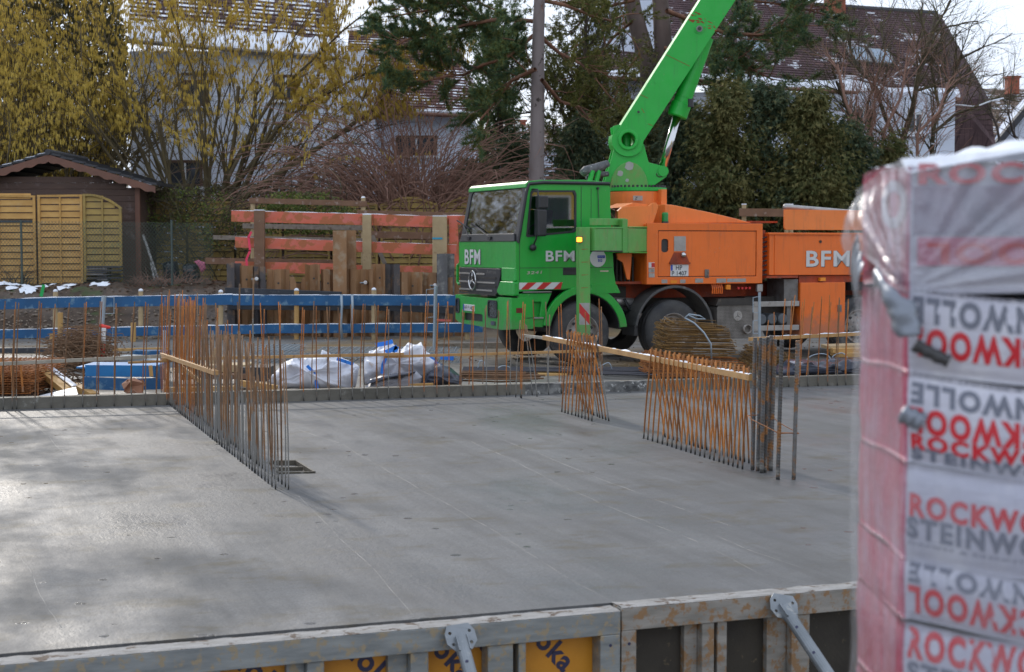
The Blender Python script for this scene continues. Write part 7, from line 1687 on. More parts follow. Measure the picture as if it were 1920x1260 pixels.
# arching limbs of the hazel to the right, above the brown bush
T = Tree(31); t = thing('leaning_hazel_limb', 'long leaning hazel limb with catkins reaching toward the pine', 'tree', gb0(455, 42))
for (pts, r_) in (([(452, 372), (545, 310), (620, 262), (700, 205), (745, 150), (800, 130)], .085), ([(440, 350), (520, 240), (560, 205), (660, 150), (720, 118)], .05), ([(425, 340), (470, 250), (520, 170), (590, 110), (640, 60), (690, 20)], .055), ([(560, 330), (600, 318), (680, 250), (760, 225)], .025)):
    q = [at(x, y, 41.6 + .5 * math.sin(i + x)) for i, (x, y) in enumerate(pts)]; T.mb.tube(q, [r_ * (1 - .8 * i / len(q)) for i in range(len(q))], 7, cap=False)
    for k in range(16):
        i = T.r.randrange(1, len(q) - 1); p = q[i].lerp(q[i + 1], T.r.random()); T.grow(p, Vector((T.r.uniform(-.2, 1), T.r.uniform(-.6, .6), T.r.uniform(-.1, 1))), T.r.uniform(.8, 1.5), r_ * .3, 1, SPH)
T.mb.build('limbs', barkH, t, world=True, fix=False, smooth=True); hang(T.tips, 6000, random.Random(5), catk, 'catkins', t, keep=lambda q: screen(q)[1] < 225 - max(0, (screen(q)[0] - 600)) * .05, L=(.09, .19), w=.015)
# brown arching bush
def twiggy(name, label, px0, px1, ytop, D, n, mt, seed, hgt, spread=.9, base_y=400, thin=.009, cat='bush', droop=.5, dep=.9):
    r2 = random.Random(seed); c = gb0((px0 + px1) / 2, D); t = thing(name, label, cat, c); mm = MB()
    for k in range(n):
        x = xat(r2.uniform(px0, px1), D); u = (x - xat(px0, D)) / (xat(px1, D) - xat(px0, D)) * 2 - 1; h = hgt * (1 - .45 * u * u) * r2.uniform(.45, 1.05)
        b0 = Vector((x * .6 + c.x * .4, D + r2.uniform(-dep, dep), GZ)); a = r2.uniform(-1, 1) * spread + u * .5; pts = [b0]; p = b0.copy(); d = Vector((a * .5, r2.uniform(-.3, .3), 1)).normalized(); st = h / 8
        for i in range(11):
            d = (d + Vector((a * .09 + r2.uniform(-.16, .16), r2.uniform(-.16, .16), -droop * .05 * i + r2.uniform(-.1, .1)))).normalized(); p = p + d * st; pts.append(p.copy())
            if r2.random() < .55:
                e = d + Vector((r2.uniform(-.9, .9), r2.uniform(-.9, .9), r2.uniform(-.6, .5))); q2 = [p.copy()]; pp = p.copy(); l = h * r2.uniform(.08, .25)
                for j in range(4): e = (e.normalized() + Vector((r2.uniform(-.3, .3), r2.uniform(-.3, .3), r2.uniform(-.35, .15)))).normalized(); pp = pp + e * l / 4; q2.append(pp.copy())
                mm.tube(q2, [thin * .6, thin * .5, thin * .45, thin * .4, thin * .25], 3, cap=False)
        mm.tube(pts, [thin * (1.5 - i / 11) for i in range(12)], 4, cap=False)
    mm.build('twigs', mt, t, world=True, fix=False); return t
twiggy('bare_bush', 'reddish brown heap of arching bare twigs behind the red rail', 640, 905, 230, 41.2, 900, barkT, 3, 4.5, 1.1, thin=.015)
twiggy('bare_bush', 'thin bare brown bush between the hazel and the brown heap', 520, 720, 240, 42.5, 300, barkT, 4, 4.2, 1.0)
twiggy('bare_bush', 'small bare brush at the foot of the hazel', 280, 560, 330, 41, 260, barkM, 6, 1.4, 1.1)
# green climbing shrub on the fence
def leafy(name, label, outline, D, n, mt, size, seed, dep=.6, twigs=60, cat='shrub', clump=.5, tmt=None):
    r2 = random.Random(seed); xs_ = [p[0] for p in outline]; ys_ = [p[1] for p in outline]; c = gb0(sum(xs_) / len(xs_), D); t = thing(name, label, cat, c)
    def inside(x, y):
        o = False
        for i in range(len(outline)):
            (xa, ya), (xb, yb) = outline[i], outline[i - 1]
            if (ya > y) != (yb > y) and x < (xb - xa) * (y - ya) / (yb - ya) + xa: o = not o
        return o
    mm = MB(); k = 0; tries = 0
    while k < n and tries < n * 12:
        tries += 1; x, y = r2.uniform(min(xs_), max(xs_)), r2.uniform(min(ys_), max(ys_))
        if not inside(x + r2.gauss(0, 5), y + r2.gauss(0, 5)): continue
        p = at(x, y, D + r2.uniform(-dep, dep)); f = noise.noise(p * 2.2) + .5 * noise.noise(p * 5.5)
        if f < -.18 * clump - .05 + r2.uniform(-.15, .1): continue
        a = Vector((r2.uniform(-1, 1), r2.uniform(-1, 1), r2.uniform(-1, 1))).normalized(); b2 = a.orthogonal().normalized(); s = size * r2.uniform(.6, 1.3); mm.add([p + a * s, p + b2 * s * .6, p - a * s, p - b2 * s * .6], [(0, 1, 2, 3)]); k += 1
    mm.build('foliage', mt, t, world=True, fix=False)
    tw = MB()
    for _ in range(twigs):
        x, y = r2.uniform(min(xs_), max(xs_)), r2.uniform(min(ys_), max(ys_)); p = at(x, y, D); q = [p]; d = Vector((r2.uniform(-1, 1), r2.uniform(-.4, .4), r2.uniform(-.6, 1)))
        for j in range(5): d = (d.normalized() + Vector((r2.uniform(-.4, .4), r2.uniform(-.4, .4), r2.uniform(-.4, .3)))).normalized(); q.append(q[-1] + d * .18)
        tw.tube(q, [.012, .011, .01, .008, .006, .004], 3, cap=False)
    if twigs: tw.build('twigs', tmt or barkM, t, world=True, fix=False)
    return t
leafy('climbing_shrub', 'loose green climbing shrub hanging over the fence beside the shed', [(262, 392), (285, 365), (330, 350), (390, 352), (440, 372), (462, 395), (450, 440), (420, 470), (390, 465), (360, 430), (300, 425), (268, 420)], 39.4, 1500, ivyM, .035, 8, .5, 240)
leafy('evergreen_shrub', 'dark green shrub behind the top of the red rail', [(465, 400), (520, 360), (600, 365), (650, 385), (670, 410), (630, 440), (520, 440), (480, 425)], 38.6, 3400, ivyM, .04, 9, .6, 60)
leafy('dark_evergreen', 'tall dark evergreen hidden behind the yellow catkins', [(-60, -60), (200, -40), (235, 60), (240, 200), (225, 300), (200, 340), (-60, 330)], 46.5, 22000, darkE, .08, 10, 1.2, 60)
leafy('dark_evergreen', 'dark evergreen between the hazel foot and the white house', [(250, 350), (470, 345), (640, 360), (690, 400), (640, 420), (250, 420)], 44.0, 4200, darkE, .07, 13, .6, 0)
# tall straight pine with grey trunk, and its branches
T = Tree(41); D_ = 39.5; t = thing('grey_pine', 'tall pine with a straight grey trunk directly behind the cab roof', 'tree', gb0(1005, D_))
tr_ = MB(); pts = [Vector((xat(1005, D_), D_, GZ - .1)), at(1006, 330, D_), at(1008, 200, D_), at(1009, 80, D_), at(1012, -20, D_), at(1016, -500, D_), at(1018, -900, D_)]
q = []; 
for a_, b_ in zip(pts[:-1], pts[1:]): q += [a_.lerp(b_, i / 6) for i in range(6)]
tr_.tube(q + [pts[-1]], [(.205 if p.z < 3 else .20 - .012 * (p.z - 3)) + .008 * noise.noise(p * 3) for p in q + [pts[-1]]], 18, cap=False); tr_.build('trunk', barkP, t, world=True, smooth=True, fix=False)
SPP = [(6, .55, .5, .6, .16, .03, 8, 6), (6, .5, .5, .8, .2, .04, 6, 4), (0, 0, 0, 0, .22, .05, 5, 3)]
def pinebr(T, pts, r_, D, n=14, L=(.7, 1.3), dd=.6):
    q = [at(x, y, D + dd * math.sin(i * 1.3 + x)) for i, (x, y) in enumerate(pts)]; T.mb.tube(q, [r_ * (1 - .75 * i / len(q)) for i in range(len(q))], 7, cap=False)
    for k in range(n):
        i = T.r.randrange(0, len(q) - 1); p = q[i].lerp(q[i + 1], T.r.random()); base = (q[i + 1] - q[i]).normalized(); T.grow(p, base + Vector((T.r.uniform(-.8, .8), T.r.uniform(-.9, .9), T.r.uniform(-.5, .9))), T.r.uniform(*L), r_ * .28, 1, SPP)
for (pts, n) in (([(1000, 66), (975, 88), (945, 110), (905, 122), (870, 140), (840, 142), (800, 152), (765, 165)], 26), ([(1000, 40), (940, 35), (880, 45), (820, 60), (760, 75), (720, 100)], 26), ([(1000, -10), (930, -5), (860, 0), (800, 20), (740, 30)], 20), ([(1004, 130), (960, 150), (930, 190), (900, 225)], 10), ([(1006, -60), (900, -50), (820, -30), (740, -20)], 10),
                 ([(1014, 70), (1050, 100), (1090, 120), (1120, 150)], 12), ([(1014, 0), (1060, 10), (1110, 30), (1150, 40)], 14), ([(1016, 150), (1050, 190), (1085, 200), (1110, 230)], 10)):
    pinebr(T, pts, .055, D_, n)
T.mb.build('branches', barkR, t, world=True, fix=False, smooth=True)
kp = lambda q: not (985 < screen(q)[0] < 1030 and q.y < D_) 
tufts(T.tips, 17000, random.Random(2), needM, 'needles', t, L=.14, cnt=7, wd=.010, keep=lambda q: kp(q) and screen(q)[0] < 985 and noise.noise(q * 1.3) > -.5); tufts(T.tips, 10000, random.Random(3), needY, 'new_needles', t, L=.11, cnt=6, wd=.010, keep=lambda q: kp(q) and noise.noise(q * 1.3) < .4)
# twin trunk tree behind the boom
D_ = 45; T = Tree(43); t = thing('twin_pine', 'old pine with twin dark trunks and ivy beside the raised boom', 'tree', gb0(1215, D_)); tr_ = MB()
for pts in ([(1236, 420), (1232, 250), (1215, 120), (1190, 30), (1176, -40), (1150, -300)], [(1250, 420), (1244, 230), (1245, 110), (1240, 30), (1235, -40), (1250, -320)]):
    q = [at(x, y, D_ + .2 * i) for i, (x, y) in enumerate(pts)]; tr_.tube(q, [.33, .30, .27, .24, .22, .14], 12, cap=False)
tr_.build('trunk', barkV, t, world=True, smooth=True, fix=False)
for (pts, n, r_) in (([(1250, 20), (1300, 40), (1360, 62), (1420, 66), (1470, 60), (1510, 42), (1528, 0)], 34, .07), ([(1245, 90), (1300, 100), (1340, 118), (1400, 125), (1450, 150)], 24, .06), ([(1240, -20), (1320, -20), (1400, 0), (1480, 10), (1560, 30)], 26, .05), ([(1250, 130), (1310, 150), (1350, 165), (1390, 190)], 14, .05), ([(1185, 40), (1150, 70), (1120, 110), (1100, 160)], 14, .05), ([(1200, 100), (1170, 140), (1150, 190), (1120, 230)], 12, .04), ([(1190, 0), (1150, 10), (1110, 20), (1070, 60)], 12, .05)):
    pinebr(T, pts, r_, D_ - .8, n, (.9, 1.6))
T.mb.build('branches', barkR, t, world=True, fix=False, smooth=True)
tufts(T.tips, 15000, random.Random(6), needM, 'needles', t, L=.16, cnt=7, wd=.011, keep=lambda q: screen(q)[0] > 1240 and screen(q)[1] < 225 and noise.noise(q * 1.1) > -.15); tufts(T.tips, 4000, random.Random(7), needY, 'new_needles', t, L=.12, cnt=6, wd=.010, keep=lambda q: screen(q)[0] <= 1300 or noise.noise(q) > .1)
leafy('ivy', 'dark ivy climbing the twin trunks', [(1205, 60), (1225, 60), (1238, 200), (1235, 330), (1215, 330), (1212, 200)], 44.4, 900, darkE, .05, 44, .3, 0)
# bare tree left of the boom with crooked limbs
def bare(name, label, base, limbs, D, mt, seed, spec, n=10, L=(.8, 1.5), rs=.3, dd=.5, mtt=None):
    T = Tree(seed); t = thing(name, label, 'tree', base)
    for (pts, r_) in limbs:
        q = [at(x, y, D + dd * math.sin(i * 1.7 + x)) if i else at(x, y, D) for i, (x, y) in enumerate(pts)]; T.mb.tube(q, [r_ * (1 - .75 * i / len(q)) for i in range(len(q))], 8, cap=False)
        for k in range(n):
            i = T.r.randrange(0, len(q) - 1); p = q[i].lerp(q[i + 1], T.r.random()); b2 = (q[i + 1] - q[i]).normalized(); T.grow(p, b2 * .8 + Vector((T.r.uniform(-.9, .9), T.r.uniform(-.7, .7), T.r.uniform(-.3, 1))), T.r.uniform(*L), r_ * rs, 0, spec)
    T.mb.build('trunk_and_branches', mt, t, world=True, fix=False, smooth=True); return T, t
SPB = [(5, .6, .55, .8, .2, .03, 6, 5), (5, .55, .5, .9, .24, .0, 5, 3), (0, 0, 0, 0, .26, -.02, 4, 3)]
T, t = bare('crooked_tree', 'crooked bare tree with lichen green twigs between the pines', gb0(1050, 47), [([(1052, 340), (1056, 280), (1070, 240), (1052, 205), (1060, 160), (1040, 110)], .10), ([(1056, 290), (1035, 250), (1040, 225), (1000, 210), (960, 215)], .05), ([(1100, 340), (1110, 260), (1140, 180), (1130, 90), (1150, 20)], .08), ([(905, 330), (925, 280), (945, 210), (930, 150), (950, 60)], .05), ([(1160, 300), (1150, 220), (1175, 150), (1165, 60)], .05)], 47, barkD, 51, SPB, 15, (.9, 1.7))
tufts(T.tips, 13000, random.Random(8), needY, 'buds', t, L=.10, cnt=5, wd=.013, keep=lambda q: noise.noise(q * .9) > -.2)
# bare trees at the right in front of the brown roof
T, t = bare('bare_tree', 'spreading bare tree with snow on its limbs before the brown roof', gb0(1685, 43), [([(1682, 330), (1690, 270), (1712, 200), (1722, 140), (1740, 80), (1760, 40)], .10), ([(1692, 290), (1660, 220), (1640, 160), (1600, 120), (1590, 70)], .07), ([(1695, 270), (1665, 260), (1600, 215), (1560, 180)], .045), ([(1745, 330), (1750, 240), (1770, 190), (1800, 110), (1840, 90)], .07), ([(1750, 250), (1790, 215), (1830, 200), (1870, 182), (1910, 190)], .05), ([(1760, 200), (1745, 120), (1770, 60), (1750, 10)], .045), ([(1640, 290), (1625, 200), (1660, 100), (1650, 40)], .05), ([(1600, 300), (1590, 210), (1560, 130)], .05), ([(1720, 170), (1780, 150), (1820, 160)], .04)], 43, barkM, 61, SPB, 22, (.8, 1.5))
tufts(T.tips, 1500, random.Random(9), needY, 'lichen', t, L=.05, cnt=3, wd=.012, keep=lambda q: noise.noise(q * .9) > .05)
for pts in ([(1665, 158), (1680, 138), (1700, 128), (1712, 124)], [(1790, 196), (1830, 200), (1856, 190), (1882, 184)], [(1700, 290), (1710, 272), (1730, 268), (1752, 270)], [(1620, 150), (1650, 158), (1668, 172)], [(1560, 152), (1590, 146), (1612, 148)]): MB().tube([at(x, y, 42.6) for x, y in pts], .022, 5).build('branch_snow', capm, t, world=True, smooth=True)
bare('bare_tree', 'thin bare tree behind the wrapped stack near the photo edge', gb0(1880, 46), [([(1885, 400), (1880, 300), (1870, 240), (1850, 190)], .06), ([(1940, 400), (1930, 300), (1900, 250), (1890, 210)], .06)], 46, barkD, 62, SPB, 8, (.5, 1.0))
# thuja hedge: overlapping columnar conifers built of drooping flat sprays
def thuja(px, D, w_, ytop, n, mt, seed, label, ybot=440, size=.15):
    r2 = random.Random(seed); base = gb0(px, D); top = at(px, ytop, D).z; H_ = top - GZ; t = thing('thuja', label, 'tree', base, group='thuja row behind the truck')
    tr2 = MB(); tr2.tube([base, base + Vector((0, 0, H_ * .9))], [.14, .03], 8, cap=False); tr2.build('trunk', barkD, t, world=True)
    mm = MB(); rad = w_ / FPX * D / 2; nb_ = 90
    brs = []
    for k in range(nb_):
        z = r2.uniform(.0, 1) ** .9; brs.append((z, r2.uniform(0, PI2), r2.uniform(.45, 1.42)))
    per = n // nb_
    for (u, a, f) in brs:
        rr0 = rad * (1 - u ** 2.6) ** .75 * f + .06; out = Vector((math.cos(a), math.sin(a) * .8, .0)); c0_ = base + Vector((0, 0, H_ * u * .97)); tip = c0_ + out * rr0 + Vector((0, 0, .25))
        for j in range(per):
            v = r2.random() ** .55; p = c0_.lerp(tip, v) + Vector((r2.gauss(0, .15), r2.gauss(0, .15), r2.gauss(0, .20) - .12 * v)); d = (out * r2.uniform(.3, 1) + Vector((r2.uniform(-.6, .6), r2.uniform(-.6, .6), r2.uniform(-1.3, .15)))).normalized(); s = size * r2.uniform(.5, 1.15); sd_ = d.cross(Vector((r2.uniform(-1, 1), r2.uniform(-1, 1), r2.uniform(-1, 1)))).normalized()
            # fern-like spray: a central lobe and two side lobes
            mm.add([p, p + d * s * .5 + sd_ * s * .13, p + d * s, p + d * s * .5 - sd_ * s * .13, p + d * s * .66 + sd_ * s * .42, p + d * s * .66 - sd_ * s * .42, p + d * s * .25], [(0, 1, 2, 3), (6, 4, 1), (6, 3, 5)])
    mm.build('foliage', mt, t, world=True, fix=False)
for i, (px, D, w_, yt, mt, lb) in enumerate([(1090, 41.5, 150, 232, thujB, 'low thuja between the cab roof and the twin trunks'), (1180, 42, 170, 205, thujM, 'thuja directly behind the boom pedestal'), (1275, 41.2, 165, 190, thujB, 'thuja behind the chrome rod'), (1362, 40.6, 170, 168, thujM, 'tall thuja with browned tips behind the orange housing'), (1440, 41, 170, 158, thujB, 'tallest bluish thuja in the middle of the row'),
        (1520, 40.5, 165, 182, thujM, 'brownish thuja above the timber rail'), (1592, 41.2, 150, 238, thujB, 'lower thuja at the end of the row by the wrapped stack'), (1660, 41.8, 150, 275, thujM, 'lowest thuja hidden behind the wrapped stack'), (960, 42, 150, 272, thujB, 'low dark thuja behind the cab windscreen'), (880, 43, 130, 312, thujB, 'small dark thuja between the brown bush and the cab')]):
    thuja(px, D, w_, yt, 13000 if i < 7 else 8000, mt, 100 + i, lb, size=.21)
for i, px in enumerate((1740, 1840, 1940)): thuja(px, 43, 160, 300, 3000, thujM, 130 + i, ('first', 'second', 'third')[i] + ' low thuja past the stack, counted from the orange truck')
# reddish young stems by the fence gap, dead weeds at the shed foot
twiggy('dead_plant', 'dark dead weeds in front of the slat panels', -10, 70, 500, 37.0, 26, barkD, 15, .55, .8, thin=.006, cat='weeds', dep=.1)
twiggy('dead_plant', 'tangle of dead stems below the shed corner', 190, 440, 500, 37.6, 150, barkT, 16, .35, 1.2, thin=.007, cat='weeds', dep=.4)
leafy('far_treeline', 'hazy greenish treeline far off between the trunks', [(860, 250), (1000, 235), (1110, 245), (1110, 330), (860, 330)], 95, 1600, needY, .3, 70, 2, 40)

T, t = bare('bare_tree', 'dense twiggy bare tree hiding the wall beside the end of the thuja row', gb0(1600, 42), [([(1620, 330), (1612, 250), (1585, 190), (1570, 120)], .06), ([(1640, 330), (1660, 240), (1690, 180), (1700, 110)], .05), ([(1600, 330), (1640, 230), (1640, 150)], .04), ([(1720, 330), (1720, 250), (1760, 210), (1780, 150)], .05)], 42, barkT, 63, SPB, 26, (.7, 1.3))
twiggy('bare_bush', 'thin reddish twigs rising above the wrapped stack before the white wall', 1560, 1830, 180, 43.5, 240, barkT, 24, 3.6, .9, thin=.010)
T, t = bare('feathery_conifer', 'loose feathery conifer filling the gap between the grey pine and the twin trunks', gb0(1090, 43.2), [([(1090, 340), (1092, 250), (1095, 150), (1098, 60), (1100, -20)], .08)], 43.2, barkD, 71, SPP, 70, (.9, 1.5), .25, .1)
tufts(T.tips, 7000, random.Random(12), needY, 'needles', t, L=.11, cnt=6, wd=.012, droop=.5)
T, t = bare('feathery_conifer', 'loose feathery conifer on the near side of the grey pine trunk', gb0(940, 43.6), [([(945, 340), (940, 250), (935, 150), (930, 80)], .07)], 43.6, barkD, 72, SPP, 50, (.8, 1.3), .25, .1)
tufts(T.tips, 5000, random.Random(13), needM, 'needles', t, L=.12, cnt=6, wd=.012, droop=.5)
# ------------------------------------------------------------------ wrapped stack of insulation packs
SA = R(20); SXf = Vector((math.cos(SA), -math.sin(SA), 0)); SYf = Vector((.03, 1, 0)).normalized(); CD = 3.3
_c = ray(1702, 460); SCn = Vector((_c.x / _c.y * CD, CD, 0)); SN = Vector((-math.sin(SA), -math.cos(SA), 0)); SW = Vector((-1, .03, 0)).normalized()
zpx = lambda y: at(1702, y, CD).z
def pack_mat(name, a, b_, haze, amt, rough=.35):
    m, nt, b = new_mat(name); v = coords(nt, 'World')
    col = mixc(nt, ramp(nt, nz(nt, v, 5, 4), .35, .65), a, b_)
    g = nz(nt, coords(nt, 'World', (3, 3, 1.2)), 4, 6, .7); col = mixc(nt, ramp(nt, g, amt - .08, amt + .10, (0, 0, 0, 1), (.8, .8, .8, 1)), col, haze)
    nt.links.new(col, b.inputs['Base Color']); b.inputs['Roughness'].default_value = rough; b.inputs['Coat Weight'].default_value = .5; b.inputs['Coat Roughness'].default_value = .15
    bp = N(nt, 'ShaderNodeBump', Strength=.5, Distance=.01); nt.links.new(nz(nt, coords(nt, 'World', (6, 6, 22)), 2.2, 5, .6), bp.inputs['Height']); nt.links.new(bp.outputs['Normal'], b.inputs['Normal']); return m
packw = pack_mat('printed_white_film', (.56, .56, .64), (.48, .48, .56), (.66, .66, .70), .58)
packp = pack_mat('pink_film', (.50, .05, .12), (.40, .035, .09), (.46, .30, .40), .56)
redi = mat('red_print', (.62, .025, .04), (.55, .02, .03), .4, bump=0); greyi = mat('grey_print', (.17, .185, .24), (.15, .16, .2), .45, bump=0); tapem = mat('silver_tape', (.26, .29, .34), (.20, .22, .26), .3, .3, ns=9, bump=.5, bs=20)
ST = thing('insulation_stack', 'tall stack of printed white and pink insulation packs wrapped in clear film', 'insulation stack', SCn + Vector((0, 0, -1.0)))
PWd, PDp = 1.2, .50
def pface(s, z, out=.0):
    """point on the stack skin; s<0 along the pink side, s>0 along the printed front"""
    if s < -.02: p = SCn + SYf * (-s); n = SW
    elif s > .02: p = SCn + SXf * s; n = SN
    else:
        u = (s + .02) / .04; p = SCn + SXf * (.02 * u * u) + SYf * (.02 * (1 - u) ** 2); n = (SW * (1 - u) + SN * u).normalized()
    return p + n * out + Vector((0, 0, z)), n
def pack(y0, y1, tilt, kind):
    z1, z0 = zpx(y0), zpx(y1); h = z1 - z0; g = MB(); ns_ = [-PDp + PDp * i / 14 for i in range(14)] + [-.02 + .04 * i / 4 for i in range(5)] + [.02 + (PWd - .02) * (i + 1) / 30 for i in range(30)]; nz_ = 12
    pt = lambda s, v, o=0.0: pface(s, z0 + h * v - tilt * max(0, s) * 1.0 + .006 * math.sin(s * 9 + y0), o + (.022 * (math.sin(math.pi * min(1, max(0, v))) ** .45) - .022) * (1 if s > .0 else .15) + .004 * noise.noise(Vector((s * 5, v * 2, y0))))[0]
    for v in range(nz_ + 1):
        for s in ns_: g.v.append(pt(s, v / nz_))
    w_ = len(ns_)
    for v in range(nz_):
        for i in range(w_ - 1):
            a = v * w_ + i; g.cur = 0 if ns_[i] < -.001 else 1; g.f.append((a, a + 1, a + 1 + w_, a + w_)); g.m.append(g.cur)
    # far faces, top and bottom
    k = len(g.v); q = [SCn + SYf * PDp, SCn + SYf * PDp + SXf * PWd, SCn + SXf * PWd]
    g.cur = 1
    e0 = [g.v[0], q[1] + Vector((0, 0, z0)), g.v[w_ - 1]]; e1 = [g.v[nz_ * w_], q[1] + Vector((0, 0, z1 - tilt)), g.v[nz_ * w_ + w_ - 1]]
    g.add(e0 + e1, [(0, 1, 4, 3), (1, 2, 5, 4)])
    g.f.append(tuple(range(w_)) + (k + 1,)); g.m.append(1); g.f.append(tuple(nz_ * w_ + i for i in reversed(range(w_))) + (k + 4,)); g.m.append(1)
    o = g.build('insulation_pack', [packp, packw], ST, world=True, smooth=True, fix=False)
    return o, pt
def print_on(o, pt, txt, s0, v0, hgt, h, mt, flip=False, width=None, bold=.04, out=.0018):
    vs, fs, wd = text_geo(txt, bold); wid = (width or wd * hgt); mm = MB()
    W_ = []
    for a, b_ in vs:
        aa, bb = a / wd, b_
        if flip: aa, bb = 1 - aa, 1 - bb
        W_.append(pt(s0 + aa * wid, v0 + bb * hgt / h, out))
    mm.add(W_, fs); mm.build('lettering', mt, o, world=True, fix=False)
HL = .066
rowsP = [(306, 540, .02, []), (543, 697, .06, [('STEINWOLLE', .004, 555, 606, greyi, 1, .37), ('ROCKWOOL', .004, 612, 668, redi, 1, .345), ('DÄMMT & BRENNT NICHT', .004, 543, 550, greyi, 1, .33)]),
         (700, 866, .09, [('STEINWOLLE', .006, 716, 757, greyi, 1, .37), ('ROCKWOOL', .006, 762, 812, redi, 1, .345), ('ROCKWOOL', .006, 812, 842, redi, 0, .345), ('STEINWOLLE', .006, 838, 862, greyi, 0, .37), ('DÄMMT & BRENNT NICHT', .004, 701, 708, greyi, 1, .33)]),
         (870, 1048, .09, [('ROCKWOOL', .006, 922, 966, redi, 0, .345), ('STEINWOLLE', .0, 966, 1008, greyi, 0, .37), ('DÄMMT & BRENNT NICHT', .004, 1012, 1020, greyi, 0, .33)]),
         (1051, 1163, .11, [('STEINWOLLE', .006, 1056, 1094, greyi, 1, .37), ('ROCKWOOL', .006, 1098, 1152, redi, 1, .345)]),
         (1166, 1345, .12, [('ROCKWOOL', .006, 1170, 1228, redi, 0, .345), ('STEINWOLLE', .006, 1232, 1272, greyi, 0, .37)]), (1348, 1520, .12, []), (1523, 1700, .12, []), (1703, 1880, .12, []), (1883, 2060, .12, []), (2063, 2240, .12, [])]
for (y0, y1, tl, tx) in rowsP:
    if zpx(y1) < -.95: continue
    o, pt = pack(y0, y1 + 4, tl, 0); y1 += 4; h = zpx(y0) - zpx(y1)
    for (s_, x0_, ya, yb, mt_, fl, wd_) in tx:
        print_on(o, pt, s_, x0_ + .004, (zpx(yb) - zpx(y1)) / h, zpx(ya) - zpx(yb), h, mt_, bool(fl), wd_, bold=.05 if s_[0] != 'D' else 0)
zb_ = min(zpx(r[1]) for r in rowsP if zpx(r[1]) > -.95)
mm = MB()
for k in range(3):
    for q in (0, 1): mm.beam(SCn + SXf * (.05 + .55 * k) + SYf * .02 + Vector((0, 0, -.93)), SCn + SXf * (.05 + .55 * k) + SYf * .54 + Vector((0, 0, -.93)), .1, .09)
mm = MB(); mm.beam(SCn + SXf * .0 + SYf * .28 + Vector((0, 0, (zb_ - 1.0) / 2)), SCn + SXf * PWd + SYf * .28 + Vector((0, 0, (zb_ - 1.0) / 2)), .5, max(.04, zb_ + 1.0)); mm.build('pallet', woodl, ST, world=True)
# red and grey printing seen on the top pack and the side, under the film
o0 = [o for o in ST.children if o.name.startswith('insulation_pack')][0]
def patchf(s0, s1, y0, y1, mt_, par, out=.003, nm='printed_area'):
    mm = MB(); n = 10
    for j in range(n + 1):
        for i in range(n + 1): mm.v.append(pface(s0 + (s1 - s0) * i / n, zpx(y0 + (y1 - y0) * j / n), out)[0])
    for j in range(n):
        for i in range(n): a = j * (n + 1) + i; mm.f.append((a, a + 1, a + n + 2, a + n + 1)); mm.m.append(0)
    return mm.build(nm, mt_, par, world=True, fix=False)
gry = mat('grey_film_print', (.24, .25, .32), (.30, .20, .27), .5, ns=6, bump=0, kind='World'); pkf = mat('pinkish_print', (.55, .13, .22), (.45, .14, .22), .5, ns=6, bump=0, kind='World')
patchf(.01, .9, 350, 440, gry, o0); patchf(.02, .9, 445, 498, pkf, o0)
m_ = MB(); 
vs, fs, wd = text_geo('ROCKWOOL', .045); m_.add([pface(.02 + a / wd * .6, zpx(347) + b_ * .045, .004)[0] for a, b_ in vs], fs); m_.build('lettering', redi, o0, world=True, fix=False)
vs, fs, wd = text_geo('ROCKWOOL', .045); m_ = MB(); m_.add([pface(.04 + (1 - a / wd) * .6, zpx(495) + (1 - b_) * .045, .0045)[0] for a, b_ in vs], fs); m_.build('lettering', redi, o0, world=True, fix=False)
# round mark on the pink end
m_ = MB(); n = 24
for k in range(n):
    a = 2 * math.pi * k / n
    for r_ in (.030, .052): m_.v.append(pface(-.14 + r_ * 2.4 * math.cos(a), zpx(380) + r_ * math.sin(a), .003)[0])
for k in range(n): a = 2 * k; b2 = 2 * ((k + 1) % n); m_.f.append((a, a + 1, b2 + 1, b2)); m_.m.append(0)
m_.build('ring_mark', packw, o0, world=True, fix=False)
# clear film hood with folds gathered at the tape
fm, nt, b = new_mat('clear_film'); nt.nodes.remove(b); out = [n for n in nt.nodes if n.type == 'OUTPUT_MATERIAL'][0]
tr = N(nt, 'ShaderNodeBsdfTransparent', Color=(.93, .94, .97, 1)); df = N(nt, 'ShaderNodeBsdfDiffuse', Color=(.62, .64, .70, 1)); gl = N(nt, 'ShaderNodeBsdfGlossy', Roughness=.22)
v = coords(nt, 'World'); hz = ramp(nt, nz(nt, coords(nt, 'World', (2, 2, 1)), 5, 6, .7), .30, .75, (.08, .08, .08, 1), (.42, .42, .42, 1))
lw = N(nt, 'ShaderNodeLayerWeight', Blend=.45)
s1 = nt.nodes.new('ShaderNodeMixShader'); nt.links.new(hz, s1.inputs['Fac']); nt.links.new(tr.outputs[0], s1.inputs[1]); nt.links.new(df.outputs[0], s1.inputs[2])
s2 = nt.nodes.new('ShaderNodeMixShader'); mr = N(nt, 'ShaderNodeMapRange'); mr.inputs['To Min'].default_value = .07; mr.inputs['To Max'].default_value = .38; nt.links.new(lw.outputs['Facing'], mr.inputs['Value']); nt.links.new(mr.outputs['Result'], s2.inputs['Fac']); nt.links.new(s1.outputs[0], s2.inputs[1]); nt.links.new(gl.outputs[0], s2.inputs[2])
bp = N(nt, 'ShaderNodeBump', Strength=.6, Distance=.006); nt.links.new(nz(nt, v, 45, 4, .6), bp.inputs['Height']); nt.links.new(bp.outputs['Normal'], gl.inputs['Normal']); nt.links.new(bp.outputs['Normal'], df.inputs['Normal'])
nt.links.new(s2.outputs[0], out.inputs['Surface'])
zg = zpx(552); ztop = zpx(306)
